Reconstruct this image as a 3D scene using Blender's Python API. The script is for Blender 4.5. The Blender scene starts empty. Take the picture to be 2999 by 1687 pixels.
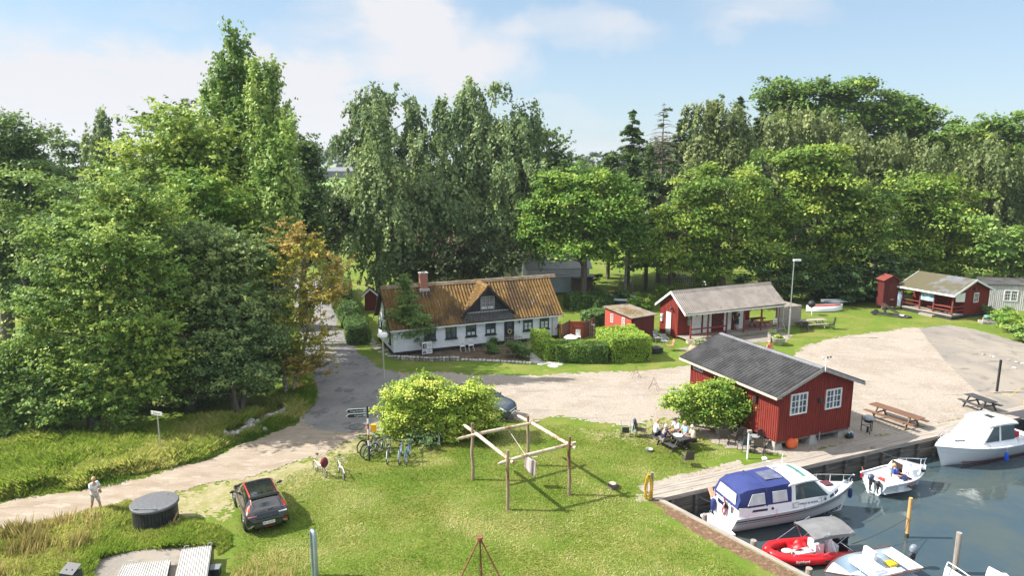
import bpy, math, random
import numpy as np
from mathutils import Matrix, Vector
R=math.radians
SC=bpy.context.scene
COL=SC.collection
# ------------------------------------------------------------------ camera
F_PX=2025.8; CX,CY=1499.5,843.5; CAMH=15.0
TP=(843.5-471.5)/F_PX; PITCH=math.atan(TP); SP,CP=math.sin(PITCH),math.cos(PITCH)
cam=bpy.data.cameras.new('camera'); camo=bpy.data.objects.new('camera',cam); COL.objects.link(camo)
camo.location=(0,0,CAMH); camo.rotation_euler=(R(90)-PITCH,0,0)
cam.sensor_width=36; cam.lens=36*F_PX/2999; cam.clip_end=5000; cam.clip_start=.1
SC.camera=camo
# ------------------------------------------------------------------ light
SUN_EL=R(44); SUN_AZ=R(-88)      # the sun stands to the left: azimuth measured from +Y towards +X
sd=Vector((math.sin(SUN_AZ)*math.cos(SUN_EL),math.cos(SUN_AZ)*math.cos(SUN_EL),math.sin(SUN_EL)))
sl=bpy.data.lights.new('sun','SUN'); sl.energy=4.6; sl.angle=R(.5); sl.color=(1,.95,.87)
so=bpy.data.objects.new('sun',sl); COL.objects.link(so); so.rotation_euler=sd.to_track_quat('Z','Y').to_euler()
SC.view_settings.view_transform='Standard'; SC.view_settings.look='None'; SC.view_settings.gamma=1
SC.view_settings.exposure=1.15
w=bpy.data.worlds.new('World'); SC.world=w; w.use_nodes=True
nt=w.node_tree; nt.nodes.clear()
class N:
    """tiny node helper"""
    def __init__(s,nt): s.nt=nt
    def __call__(s,t,ins={},**kw):
        n=s.nt.nodes.new(t)
        for k,v in kw.items(): setattr(n,k,v)
        for k,v in ins.items():
            if isinstance(v,bpy.types.NodeSocket): s.nt.links.new(v,n.inputs[k])
            else: n.inputs[k].default_value=v
        return n
    def math(s,op,a,b=None,c=None,clamp=False):
        i={0:a}
        if b is not None: i[1]=b
        if c is not None: i[2]=c
        return s('ShaderNodeMath',i,operation=op,use_clamp=clamp).outputs[0]
    def mix(s,fac,a,b,blend='MIX'):
        n=s('ShaderNodeMix',{},data_type='RGBA',blend_type=blend)
        for k,v in ((0,fac),(6,a),(7,b)):
            if isinstance(v,bpy.types.NodeSocket): s.nt.links.new(v,n.inputs[k])
            else: n.inputs[k].default_value=v if k==0 else (*v[:3],1)
        return n.outputs[2]
    def noise(s,vec,scale,detail=3,rough=.5,dist=0):
        return s('ShaderNodeTexNoise',{'Vector':vec,'Scale':scale,'Detail':detail,'Roughness':rough,'Distortion':dist}).outputs['Fac']
    def mapr(s,v,a,b,c=0,d=1,smooth=True):
        return s('ShaderNodeMapRange',{0:v,1:a,2:b,3:c,4:d},interpolation_type='SMOOTHSTEP' if smooth else 'LINEAR').outputs[0]
def sky_world():
    n=N(nt)
    sky=n('ShaderNodeTexSky',sky_type='NISHITA',sun_disc=False,sun_elevation=SUN_EL,sun_rotation=SUN_AZ,altitude=50,air_density=1.0,dust_density=.6,ozone_density=2.2)
    tc=n('ShaderNodeTexCoord').outputs['Generated']
    # clouds: soft banks at their own directions in the sky, warped by noise
    wn=n('ShaderNodeTexNoise',{'Vector':tc,'Scale':5.0,'Detail':5,'Roughness':.6}).outputs['Color']
    off=n('ShaderNodeVectorMath',{0:wn,1:(.5,.5,.5)},operation='SUBTRACT').outputs[0]
    off=n('ShaderNodeVectorMath',{0:off,3:.16},operation='SCALE'); off.inputs['Scale'].default_value=.16
    wv=n('ShaderNodeVectorMath',{0:tc,1:off.outputs[0]},operation='ADD').outputs[0]
    tot=None
    def D(u,v):
        x=(u-CX)/F_PX; y=-(v-CY)/F_PX
        return Vector((x,CP+y*SP,-SP+y*CP)).normalized()
    def blob(u,v,ru,rv,s):
        nonlocal tot
        d=D(u,v); right=Vector((d.y,-d.x,0)).normalized(); up=right.cross(d)
        a=n('ShaderNodeVectorMath',{0:wv,1:tuple(d)},operation='SUBTRACT').outputs[0]
        px=n('ShaderNodeVectorMath',{0:a,1:tuple(right*(F_PX/ru))},operation='DOT_PRODUCT').outputs['Value']
        py=n('ShaderNodeVectorMath',{0:a,1:tuple(up*(F_PX/rv))},operation='DOT_PRODUCT').outputs['Value']
        fr=n('ShaderNodeVectorMath',{0:tc,1:tuple(d)},operation='DOT_PRODUCT').outputs['Value']
        r2=n.math('ADD',n.math('MULTIPLY',px,px),n.math('MULTIPLY',py,py))
        g=n.math('MULTIPLY',n.mapr(r2,0,1.0,s,0),n.math('GREATER_THAN',fr,0))
        tot=g if tot is None else n.math('ADD',tot,g)
    for b in ((1240,150,230,230,.95),(1130,40,260,120,.6),(1490,150,130,120,.6),(1400,220,230,110,.45),(1720,85,260,80,.5),(1850,60,110,50,.25),
              (2230,20,230,70,.5),(2130,85,120,40,.3),(120,260,520,210,.8),(560,260,470,170,.75),(60,120,250,50,.3),(420,330,600,200,.7),(940,300,300,200,.7),(1060,420,300,120,.6),
              (700,150,150,40,.25),(900,95,170,40,.3),(450,35,180,22,.2),(1640,330,200,45,.3),(1650,430,350,70,.35),(2400,420,700,60,.2),(830,210,200,60,.4)):
        blob(*b)
    st=n('ShaderNodeMapping',{'Vector':tc,'Scale':(3,3,14)}).outputs[0]
    fine=n.noise(st,2.2,7,.62,.4)
    fac=n.math('MULTIPLY',n.math('MULTIPLY',tot,n.mapr(fine,.22,.62,.35,1.15)),.86,clamp=True)
    # general thin cloud away from the photographed part too
    sep=n('ShaderNodeSeparateXYZ',{0:tc})
    gen=n.math('MULTIPLY',n.mapr(n.noise(n('ShaderNodeMapping',{'Vector':tc,'Scale':(1.2,1.2,3)}).outputs[0],2.4,6,.6,.5),.52,.75),n.mapr(sep.outputs[1],.45,-.1,0,.6))
    fac=n.math('MAXIMUM',fac,gen)
    high=n.math('MULTIPLY',n.mapr(n.noise(n('ShaderNodeMapping',{'Vector':tc,'Scale':(1.5,1.5,1.5)}).outputs[0],1.6,6,.6,.5),.36,.55),n.mapr(sep.outputs[2],.36,.62))
    lo=n.mapr(sep.outputs[2],.0,.35,.75,.0)          # thin pale veil low over the land
    skyc=n('ShaderNodeVectorMath',{0:sky.outputs[0],3:1},operation='SCALE'); skyc.inputs['Scale'].default_value=.074
    sc=n.mix(n.math('MULTIPLY',lo,.30),skyc.outputs[0],(.36,.41,.47))
    sc=n.mix(.45,sc,(.23,.32,.405))
    out=n.mix(fac,sc,(.385,.39,.41))
    out=n.mix(high,out,(.70,.71,.73))     # bright cloud added overhead, out of view, to lift the shadows
    bg=n('ShaderNodeBackground',{0:out,1:1.0})
    n('ShaderNodeOutputWorld',{0:bg.outputs[0]})
sky_world()
# ------------------------------------------------------------------ placing
def G(u,v,z=0):
    x=(u-CX)/F_PX; y=-(v-CY)/F_PX
    d=(x,CP+y*SP,-SP+y*CP); t=(z-CAMH)/d[2]
    return Vector((d[0]*t,d[1]*t,z))
def AT(u,v,Y):
    x=(u-CX)/F_PX; y=-(v-CY)/F_PX
    t=Y/(CP+y*SP)
    return Vector((x*t,Y,CAMH+(-SP+y*CP)*t))
def HT(X,Y,v):
    y=-(v-CY)/F_PX
    return CAMH+Y*(-SP+y*CP)/(CP+y*SP)
def depth(Y,Z=0): return Y*CP+(CAMH-Z)*SP
# ------------------------------------------------------------------ materials
MATS={}
def mat(name,c,c2=None,scale=4,rough=.7,bump=0,bscale=30,metal=0,spec=.4,lo=.35,hi=.65,stretch=(1,1,1),detail=4,c3=None,s3=1,lo3=.5,hi3=.6,coat=0,alpha=1,trans=0,coord='Object',emit=None):
    if name in MATS: return MATS[name]
    m=bpy.data.materials.new(name); m.use_nodes=True; t=m.node_tree; n=N(t)
    b=t.nodes['Principled BSDF']
    b.inputs['Roughness'].default_value=rough; b.inputs['Metallic'].default_value=metal
    b.inputs['Specular IOR Level'].default_value=spec; b.inputs['Coat Weight'].default_value=coat
    b.inputs['Alpha'].default_value=alpha; b.inputs['Transmission Weight'].default_value=trans
    col=(*c,1)
    if c2 or c3 or bump:
        tc=n('ShaderNodeTexCoord').outputs[coord]
        mp=n('ShaderNodeMapping',{'Vector':tc,'Scale':stretch}).outputs[0]
    if c2:
        col=n.mix(n.mapr(n.noise(mp,scale,detail,.6),lo,hi),c,c2)
    if c3:
        col=n.mix(n.mapr(n.noise(mp,s3,6,.65,.3),lo3,hi3),col if c2 else c,c3)
    if isinstance(col,bpy.types.NodeSocket): t.links.new(col,b.inputs['Base Color'])
    else: b.inputs['Base Color'].default_value=col
    if bump:
        bp=n('ShaderNodeBump',{'Height':n.noise(mp,bscale,4,.65),'Strength':min(bump,1),'Distance':.03*max(1,bump)})
        t.links.new(bp.outputs[0],b.inputs['Normal'])
    MATS[name]=m; return m
def srgb(r,g,b):
    f=lambda c:(c/255/12.92 if c<=10 else ((c/255+.055)/1.055)**2.4)
    return (f(r),f(g),f(b))
# ------------------------------------------------------------------ objects
def thing(name,label,cat,loc=(0,0,0),rz=0,group=None):
    o=bpy.data.objects.new(name,None); COL.objects.link(o); o.empty_display_size=.1
    o.location=loc; o.rotation_euler=(0,0,rz); o['label']=label; o['category']=cat
    if group: o['group']=group
    return o
def tag(o,label,cat,group=None):
    o['label']=label; o['category']=cat
    if group: o['group']=group
    return o
def kind(o,k,label=None):
    o['kind']=k
    if label: o['label']=label
    return o
def dup(root,loc,rz=None,label=None,group=None,scale=None):
    r=root.copy(); COL.objects.link(r); r.location=loc
    if rz is not None: r.rotation_euler=(0,0,rz)
    if label: r['label']=label
    if group: r['group']=group
    if scale: r.scale=(scale,)*3
    def rec(a,b):
        for ch in [o for o in a.children]:
            c=ch.copy(); COL.objects.link(c); c.parent=b; rec(ch,c)
    rec(root,r); return r
def frame(o,d,n):
    """matrix: local x = d, local y = -n (into the wall), z = up, at o"""
    d=Vector(d).normalized(); n=Vector(n).normalized(); z=d.cross(-n).normalized()
    M=Matrix((( d.x,-n.x,z.x,o[0]),(d.y,-n.y,z.y,o[1]),(d.z,-n.z,z.z,o[2]),(0,0,0,1)))
    return M
class MB:
    def __init__(s,T=None): s.v=[]; s.f=[]; s.m=[]; s.T=T; s.mi=0; s.mark=[]
    def add(s,vs,fs):
        k=len(s.v); s.mark.append((k,len(s.f)))
        if s.T is not None: vs=[tuple(s.T@Vector(p)) for p in vs]
        else: vs=[tuple(p) for p in vs]
        s.v+=vs; s.f+=[tuple(i+k for i in f) for f in fs]; s.m+=[s.mi]*len(fs); return s
    def box(s,x0,x1,y0,y1,z0,z1):
        return s.add([(x0,y0,z0),(x1,y0,z0),(x1,y1,z0),(x0,y1,z0),(x0,y0,z1),(x1,y0,z1),(x1,y1,z1),(x0,y1,z1)],
            [(0,3,2,1),(4,5,6,7),(0,1,5,4),(1,2,6,5),(2,3,7,6),(3,0,4,7)])
    def cbox(s,c,sz,rz=0,rx=0,ry=0):
        M=Matrix.Translation(c)@Matrix.Rotation(rz,4,'Z')@Matrix.Rotation(ry,4,'Y')@Matrix.Rotation(rx,4,'X')
        a,b,d=(q/2 for q in sz)
        vs=[M@Vector((x,y,z)) for z in(-d,d) for x,y in((-a,-b),(a,-b),(a,b),(-a,b))]
        return s.add(vs,[(0,3,2,1),(4,5,6,7),(0,1,5,4),(1,2,6,5),(2,3,7,6),(3,0,4,7)])
    def beam(s,p0,p1,w,h,up=(0,0,1)):
        p0,p1=Vector(p0),Vector(p1); d=(p1-p0).normalized(); u=Vector(up)
        if abs(d.dot(u))>.98: u=Vector((0,1,0))
        x=d.cross(u).normalized(); y=x.cross(d)
        vs=[p+x*a*w/2+y*b*h/2 for p in(p0,p1) for a,b in((-1,-1),(1,-1),(1,1),(-1,1))]
        return s.add(vs,[(0,3,2,1),(4,5,6,7),(0,1,5,4),(1,2,6,5),(2,3,7,6),(3,0,4,7)])
    def tube(s,pts,r,n=8,caps=True,closed=False):
        pts=[Vector(p) for p in pts]; K=len(pts)
        rs=list(r) if hasattr(r,'__len__') else [r]*K
        vs=[];prev=None
        for i,p in enumerate(pts):
            if closed: d=pts[(i+1)%K]-pts[i-1]
            else: d=(pts[min(i+1,K-1)]-pts[max(i-1,0)])
            if d.length<1e-9: d=Vector((0,0,1))
            d.normalize()
            if prev is None: u=Vector((0,0,1)) if abs(d.z)<.9 else Vector((1,0,0))
            else: u=prev
            x=d.cross(u)
            if x.length<1e-6: x=d.cross(Vector((1,0,0)))
            x.normalize(); y=x.cross(d); prev=y
            vs+=[p+(x*math.cos(2*math.pi*k/n)+y*math.sin(2*math.pi*k/n))*rs[i] for k in range(n)]
        fs=[]
        for i in range(K if closed else K-1):
            for k in range(n):
                a=i*n+k;b=i*n+(k+1)%n;j=((i+1)%K)*n
                fs.append((a,b,j+(k+1)%n,j+k))
        if caps and not closed: fs+= [tuple(range(n-1,-1,-1)),tuple((K-1)*n+k for k in range(n))]
        return s.add(vs,fs)
    def cyl(s,p,r,h,n=16,r2=None):
        r2=r if r2 is None else r2
        return s.tube([p,(p[0],p[1],p[2]+h)],[r,r2],n)
    def sph(s,c,r,nu=12,nv=8,half=False):
        if not hasattr(r,'__len__'): r=(r,r,r)
        vs=[];fs=[]
        for j in range(nv+1):
            t=math.pi*(j/nv)*(.5 if half else 1)
            for i in range(nu):
                a=2*math.pi*i/nu
                vs.append((c[0]+r[0]*math.sin(t)*math.cos(a),c[1]+r[1]*math.sin(t)*math.sin(a),c[2]+r[2]*math.cos(t)))
        for j in range(nv):
            for i in range(nu): fs.append((j*nu+i,(j+1)*nu+i,(j+1)*nu+(i+1)%nu,j*nu+(i+1)%nu))
        return s.add(vs,fs)
    def lathe(s,prof,c=(0,0,0),n=20):
        vs=[];fs=[]
        for r,z in prof:
            for i in range(n):
                a=2*math.pi*i/n; vs.append((c[0]+r*math.cos(a),c[1]+r*math.sin(a),c[2]+z))
        for j in range(len(prof)-1):
            for i in range(n): fs.append((j*n+i,j*n+(i+1)%n,(j+1)*n+(i+1)%n,(j+1)*n+i))
        fs+=[tuple(range(n-1,-1,-1)),tuple((len(prof)-1)*n+k for k in range(n))]
        return s.add(vs,fs)
    def extr(s,poly,vec):
        k=len(poly); vec=Vector(vec); poly=[Vector(p) for p in poly]
        vs=poly+[p+vec for p in poly]
        fs=[tuple(range(k-1,-1,-1)),tuple(range(k,2*k))]+[(i,(i+1)%k,k+(i+1)%k,k+i) for i in range(k)]
        return s.add(vs,fs)
    def grid(s,fn,nu,nv,wrapu=False):
        vs=[fn(i/nu,j/nv) for j in range(nv+1) for i in range(nu+(0 if wrapu else 1))]
        W=nu if wrapu else nu+1; fs=[]
        for j in range(nv):
            for i in range(nu): fs.append((j*W+i,j*W+(i+1)%W,(j+1)*W+(i+1)%W,(j+1)*W+i))
        return s.add(vs,fs)
    def loft(s,rings,closed=False,cap0=False,cap1=False):
        n=len(rings[0]); vs=[p for r in rings for p in r]; fs=[]
        for j in range(len(rings)-1):
            for i in range(n if closed else n-1): fs.append((j*n+i,j*n+(i+1)%n,(j+1)*n+(i+1)%n,(j+1)*n+i))
        if cap0: fs.append(tuple(range(n-1,-1,-1)))
        if cap1: fs.append(tuple((len(rings)-1)*n+k for k in range(n)))
        return s.add(vs,fs)
    def each(s,name,m,parent=None):
        b=s.mark+[(len(s.v),len(s.f))]
        for (v0,f0),(v1,f1) in zip(b[:-1],b[1:]):
            q=MB(); q.v=s.v[v0:v1]; q.f=[tuple(i-v0 for i in f) for f in s.f[f0:f1]]; q.m=s.m[f0:f1]; q.build(name,m,parent)
    def build(s,name,m,parent=None,smooth=False,label=None,mir=False):
        me=bpy.data.meshes.new(name); me.from_pydata(s.v,[],s.f)
        ms=m if isinstance(m,(list,tuple)) else [m]
        for q in ms: me.materials.append(q)
        if len(ms)>1: me.polygons.foreach_set('material_index',s.m)
        if smooth:
            me.polygons.foreach_set('use_smooth',[True]*len(me.polygons))
            if smooth!=2:
                try: me.set_sharp_from_angle(angle=R(40))
                except Exception: pass
        me.update()
        o=bpy.data.objects.new(name,me); COL.objects.link(o)
        if parent: o.parent=parent
        if label: o['label']=label
        return o
def text_obj(name,txt,size,m,parent,M,ext=.004,align='CENTER',spacing=1):
    """lettering turned into a mesh, laid in the plane of M (x right, z up, -y towards the reader)"""
    cu=bpy.data.curves.new(name,'FONT'); cu.body=txt; cu.size=size; cu.extrude=ext; cu.align_x=align; cu.align_y='CENTER'; cu.resolution_u=2; cu.space_character=spacing
    o=bpy.data.objects.new(name,cu); COL.objects.link(o)
    dg=bpy.context.evaluated_depsgraph_get(); me=bpy.data.meshes.new_from_object(o.evaluated_get(dg))
    COL.objects.unlink(o); bpy.data.objects.remove(o)
    me.transform(M@Matrix.Rotation(R(90),4,'X')); me.materials.clear(); me.materials.append(m); me.name=name
    q=bpy.data.objects.new(name,me); COL.objects.link(q); q.parent=parent; return q
# ================================================================== THE SETTING
def vnoise(x,y,seed=0):
    xi=np.floor(x).astype(np.int64); yi=np.floor(y).astype(np.int64); fx=x-xi; fy=y-yi
    fx=fx*fx*(3-2*fx); fy=fy*fy*(3-2*fy)
    def h(a,b):
        n=(a*374761393+b*668265263+seed*1442695041)&0x7fffffff
        n=((n^(n>>13))*1274126177)&0x7fffffff
        return ((n^(n>>16))&0xffff)/65535.
    return (h(xi,yi)*(1-fx)+h(xi+1,yi)*fx)*(1-fy)+(h(xi,yi+1)*(1-fx)+h(xi+1,yi+1)*fx)*fy
def fbm(x,y,s,seed=0,o=4):
    r=0;a=.5;t=0
    for k in range(o): r=r+a*vnoise(x*s,y*s,seed+k*17); t+=a; a*=.5; s*=2.03
    return r/t
def poly_sdf(X,Y,P):
    d=np.full(X.shape,1e9); ins=np.zeros(X.shape,bool); n=len(P)
    for i in range(n):
        ax,ay=P[i][0],P[i][1]; bx,by=P[(i+1)%n][0],P[(i+1)%n][1]
        ex,ey=bx-ax,by-ay; L=ex*ex+ey*ey+1e-12
        t=np.clip(((X-ax)*ex+(Y-ay)*ey)/L,0,1)
        d=np.minimum(d,(X-ax-t*ex)**2+(Y-ay-t*ey)**2)
        c=((ay>Y)!=(by>Y))&(X<(bx-ax)*(Y-ay)/(by-ay+1e-12)+ax); ins^=c
    d=np.sqrt(d); return np.where(ins,d,-d)
def mesh_np(name,V,F,m,attr=None,link=True,smooth=False):
    """V (n,3) F (k,4) -> object"""
    me=bpy.data.meshes.new(name); k=F.shape[1]
    me.vertices.add(len(V)); me.vertices.foreach_set('co',V.astype(np.float32).ravel())
    me.loops.add(F.size); me.loops.foreach_set('vertex_index',F.astype(np.int32).ravel())
    me.polygons.add(len(F)); me.polygons.foreach_set('loop_start',np.arange(0,F.size,k,dtype=np.int32))
    me.update(calc_edges=True); me.materials.append(m)
    if attr is not None:
        a=me.attributes.new('tint','FLOAT','POINT'); a.data.foreach_set('value',attr.astype(np.float32))
    if smooth: me.polygons.foreach_set('use_smooth',np.ones(len(F),bool))
    if not link: return me
    o=bpy.data.objects.new(name,me); COL.objects.link(o); return o
def sheet(name,P,z,m,cell=.15,amp=.5,sc=1.2,seed=0,holes=(),bounds=None,fine=.25):
    P=[(p[0],p[1]) for p in P]
    x0=min(p[0] for p in P)-1; x1=max(p[0] for p in P)+1; y0=min(p[1] for p in P)-1; y1=max(p[1] for p in P)+1
    if bounds: x0=max(x0,bounds[0]);x1=min(x1,bounds[1]);y0=max(y0,bounds[2]);y1=min(y1,bounds[3])
    nx=int((x1-x0)/cell)+1; ny=int((y1-y0)/cell)+1
    X,Y=np.meshgrid(x0+(np.arange(nx)+.5)*cell,y0+(np.arange(ny)+.5)*cell)
    s=poly_sdf(X,Y,P)
    s=s+(fbm(X,Y,sc,seed,4)-.5)*2*amp+(fbm(X,Y,6,seed+5,2)-.5)*2*fine
    for Hh,am in holes: s=np.minimum(s,-poly_sdf(X,Y,Hh)+(fbm(X,Y,2,seed+9,3)-.5)*am)
    keep=s>0
    # solid interior is kept as the same fine grid, borders are ragged
    j,i=np.nonzero(keep); ids=np.full((ny+1,nx+1),-1,np.int64)
    cs=[(j,i),(j,i+1),(j+1,i+1),(j+1,i)]
    for a,b in cs: ids[a,b]=1
    vv=np.argwhere(ids>0); ids[vv[:,0],vv[:,1]]=np.arange(len(vv))
    V=np.stack([x0+vv[:,1]*cell,y0+vv[:,0]*cell,np.full(len(vv),z)],1)
    F=np.stack([ids[a,b] for a,b in cs],1)
    return kind(mesh_np(name,V,F,m),'structure')
S=lambda *a:[G(a[i]*1.16421,a[i+1]*1.16421) for i in range(0,len(a),2)]   # points read off the ground, in overview pixels
# ---- materials of the ground
def ground_mat(name,cols,scales,bump=.6,bscale=25,rough=.9,stripes=None):
    m=bpy.data.materials.new(name); m.use_nodes=True; t=m.node_tree; n=N(t); b=t.nodes['Principled BSDF']
    tc=n('ShaderNodeNewGeometry').outputs['Position']; col=cols[0][0]
    for k,(c,s,lo,hi,st) in enumerate(cols[1:]):
        mp=n('ShaderNodeMapping',{'Vector':tc,'Scale':st,'Location':(k*7.3,k*3.1,0)}).outputs[0]
        col=n.mix(n.mapr(n.noise(mp,s,5,.65,.2),lo,hi),col,c)
    t.links.new(col,b.inputs['Base Color']); b.inputs['Roughness'].default_value=rough; b.inputs['Specular IOR Level'].default_value=.15
    h=n.noise(tc,bscale,5,.7)
    bp=n('ShaderNodeBump',{'Height':h,'Strength':bump,'Distance':.05}); t.links.new(bp.outputs[0],b.inputs['Normal'])
    return m
o1=(1,1,1)
M_LAWN=ground_mat('lawn',[((0.109,0.170,0.019),),((0.180,0.190,0.045),.35,.42,.66,o1),((0.309,0.258,0.117),.9,.60,.76,o1),((0.072,0.139,0.012),.22,.52,.72,o1),((0.226,0.242,0.059),3.2,.55,.72,o1),((0.057,0.103,0.012),9,.56,.72,o1),((0.278,0.278,0.106),16,.60,.72,o1)],0,.9,22)
M_GRAVEL=ground_mat('gravel',[((.36,.31,.255),),((.30,.25,.20),.25,.42,.62,o1),((.375,.335,.295),1.3,.50,.68,o1),((.25,.215,.18),.7,.56,.70,(.35,1.6,1)),((.19,.16,.13),8,.55,.66,o1),((.52,.49,.45),12,.55,.65,o1),((.17,.145,.12),17,.58,.68,o1)],0,1,30)
M_TRACK=ground_mat('packed_sand',[((0.310,0.257,0.200),),((0.260,0.207,0.155),.5,.42,.62,(1,3,1)),((0.359,0.310,0.253),1.7,.5,.66,(.5,1.5,1)),((0.223,0.174,0.127),6,.60,.7,o1)],0,.7,14)
M_ASPH=ground_mat('asphalt',[((0.178,0.173,0.173),),((0.230,0.219,0.212),.4,.4,.6,o1),((0.126,0.124,0.126),.8,.55,.62,o1),((0.344,0.311,0.270),1.1,.60,.78,(.6,1.6,1)),((0.240,0.235,0.230),14,.5,.7,o1)],0,.5,50)
M_SLAB=ground_mat('old_concrete',[((0.210,0.191,0.169),),((0.268,0.235,0.197),.35,.4,.6,(1,.4,1)),((0.153,0.144,0.131),.9,.52,.68,o1),((0.293,0.261,0.223),7,.55,.7,o1)],0,.5,20)
M_SOIL=ground_mat('garden_soil',[((.10,.072,.05),),((.16,.12,.085),1.2,.4,.65,o1),((.06,.045,.03),4,.5,.7,o1)],0,1,12)
M_MULCH=ground_mat('bark_mulch',[((.17,.105,.065),),((.30,.20,.13),5,.5,.65,o1),((.09,.055,.035),9,.5,.65,o1)],0,1,22)
M_FIELD=ground_mat('far_field',[((.16,.27,.06),),((.20,.31,.08),.02,.4,.6,o1),((.13,.22,.05),.05,.55,.7,o1)],0,.1,5)
# ---- ground sheet with the harbour basin cut out of it
QC=G(1917,1462)                                   # inner corner of the quay
QA=G(2343,1687)-QC; QA.normalize()                # the edge that runs towards the viewer
QB=(G(2940,1232)-QC); QB.normalize()              # the edge that runs away to the right
BOARD=1.05
q1=QC+QA*30; q2=QC+QB*90
bm=MB(); P=[(-600,-40,0),(q1.x,q1.y,0),(QC.x,QC.y,0),(q2.x,q2.y,0),(700,q2.y,0),(700,900,0),(-600,900,0)]
bm.add([(-600,-40,0),(q1.x,-40,0),(q1.x,q1.y,0),(QC.x,QC.y,0),(q2.x,q2.y,0),(900,q2.y,0),(900,1200,0),(-800,1200,0),(-800,-40,0)],[(0,1,2,3,8),(3,4,5,6,7,8)])
ground=kind(bm.build('ground',M_LAWN),'structure')
# water of the basin
M_WATER=bpy.data.materials.new('harbour_water'); M_WATER.use_nodes=True
t=M_WATER.node_tree; n=N(t); b=t.nodes['Principled BSDF']
b.inputs['Roughness'].default_value=.03; b.inputs['IOR'].default_value=1.33; b.inputs['Specular IOR Level'].default_value=.9
gp=n('ShaderNodeNewGeometry').outputs['Position']
t.links.new(n.mix(n.mapr(n.noise(gp,.3,4,.6),.4,.62),(.038,.062,.075),(.055,.072,.068)),b.inputs['Base Color'])
hh=n.math('ADD',n.math('MULTIPLY',n.noise(n('ShaderNodeMapping',{'Vector':gp,'Scale':(1,2,1)}).outputs[0],.9,2,.5,.6),1.0),n.math('MULTIPLY',n.noise(gp,5,2,.5),.10))
bp=n('ShaderNodeBump',{'Height':hh,'Strength':.22,'Distance':.07}); t.links.new(bp.outputs[0],b.inputs['Normal'])
WZ=-1.1
wm=MB(); wm.add([(QC.x-2,QC.y+3,WZ),(q1.x-2,-60,WZ),(900,-60,WZ),(900,q2.y+3,WZ),(q2.x,q2.y+3,WZ)],[(0,1,2,3,4)])
kind(wm.build('water',M_WATER),'structure')
# ---- sheets laid on the ground
asph=S(735,700,742,760,748,800,757,850,768,900,790,955,800,975,795,1010,762,1050,735,1078,800,1098,860,1104,902,1090,945,1074,985,1060,1000,1020,1010,985,1000,945,985,932,950,925,900,885,868,848,850,818,846,760,826,700)
track=S(-260,1310,-60,1280,0,1266,130,1243,258,1224,386,1195,515,1156,645,1104,713,1070,745,1052,800,1085,905,1086,952,1066,950,1078,900,1101,800,1146,700,1176,600,1204,520,1222,400,1246,250,1290,180,1304,0,1336,-260,1400)
yb=[QC+QB*t+Vector((-QB.y,QB.x,0))*BOARD for t in (60,40,27,18,12,9.5)]
yard=S(980,938,1100,939,1220,943,1350,944,1500,939,1620,932,1740,922,1880,905,1990,893,2040,868,2120,846,2200,838,2300,822,2330,826,2450,850,2576,885,2720,930)+[Vector((62,62,0))]+yb+S(1868,1135,1800,1112,1752,1090,1735,1062,1690,1046,1650,1046,1600,1076,1560,1072,1500,1062,1400,1052,1320,1054,1250,1064,1120,1050,1010,1040,990,1010)
slab=S(2312,826,2390,818,2452,829,2500,842,2600,872,2700,905)+[G(3250,1270),G(3000,1230),G(2924,1207)]+S(2440,968,2380,912,2330,850)
kind(sheet('gravel_yard',yard,.006,M_GRAVEL,.16,.55,.8,3,bounds=(-12,60,20,90),fine=.35),'structure')
sheet('road',asph,.012,M_ASPH,.13,.35,1.0,7,fine=.15)
sheet('dirt_track',track,.018,M_TRACK,.13,.5,.8,11,fine=.3)
M_DRY=ground_mat('trampled_grass',[((0.306,0.272,0.153),),((0.238,0.230,0.090),1.5,.42,.6,o1),((0.391,0.340,0.234),5,.52,.7,o1)],0,.8,18)
sheet('trampled_strip',S(120,1330,250,1300,400,1255,520,1222,600,1204,700,1176,800,1146,900,1101,930,1105,880,1150,800,1195,720,1225,600,1250,560,1300,500,1300,400,1300,300,1320),.003,M_DRY,.09,.9,1.3,41,fine=1.1)
sheet('worn_patch',S(1690,1050,1740,1060,1780,1105,1700,1120,1640,1110,1500,1100,1480,1085,1600,1078),.003,M_DRY,.09,.8,1.0,43,fine=1.0)
sheet('bank_strip',[QC+Vector((-.6,.9,0)),QC+Vector((.1,1.0,0)),QC+QB*3+Vector((-.4,1.0,0)),QC+QB*6+Vector((-.4,1.0,0)),QC+QB*6.2+Vector((-.6,1.6,0)),QC+QB*3+Vector((-.5,1.5,0)),QC+Vector((-.4,1.4,0)),QC+Vector((-.9,-.2,0)),QC+Vector((-.3,-.5,0))],.0045,M_GRAVEL,.07,.12,1.5,47,fine=.15)
sheet('concrete_slipway',slab,.011,M_SLAB,.2,.10,.8,5,fine=.05)
Zc=lambda s,x0,y0:(lambda *a:[G(x0+a[i]/s,y0+a[i+1]/s) for i in range(0,len(a),2)])
Z1=Zc(3.958,1050,750); Z3=Zc(3.958,1700,720); Z5=Zc(3.958,1900,950); ZS=Zc(3.685,2300,720); Z17=Zc(4.528,1780,1180); Z20=Zc(4.83,2050,1300); Z24=Zc(4.83,2480,1180); Z21=Zc(4.293,2180,1450); Z13=Zc(4.262,1300,1180); Z8=Zc(6.0375,880,1180)
sheet('garden_soil',Z1(400,1200,420,1120,1650,970,1960,1040,1990,1200,1500,1215),.006,M_SOIL,.1,.12,2,13,fine=.1)
sheet('shore_mulch',[QC+QA*t+Vector((QA.y,-QA.x,0))*(-s if 0 else s) for t,s in((0,0),(0,.15),)]+[QC+QA*t+Vector((-QA.y,QA.x,0))*-s for t,s in((1.2,.55),(3,.8),(5,.75),(8,.6),(14,.5))]+[QC+QA*14,QC],.005,M_MULCH,.07,.12,2.5,17,fine=.12)
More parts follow.
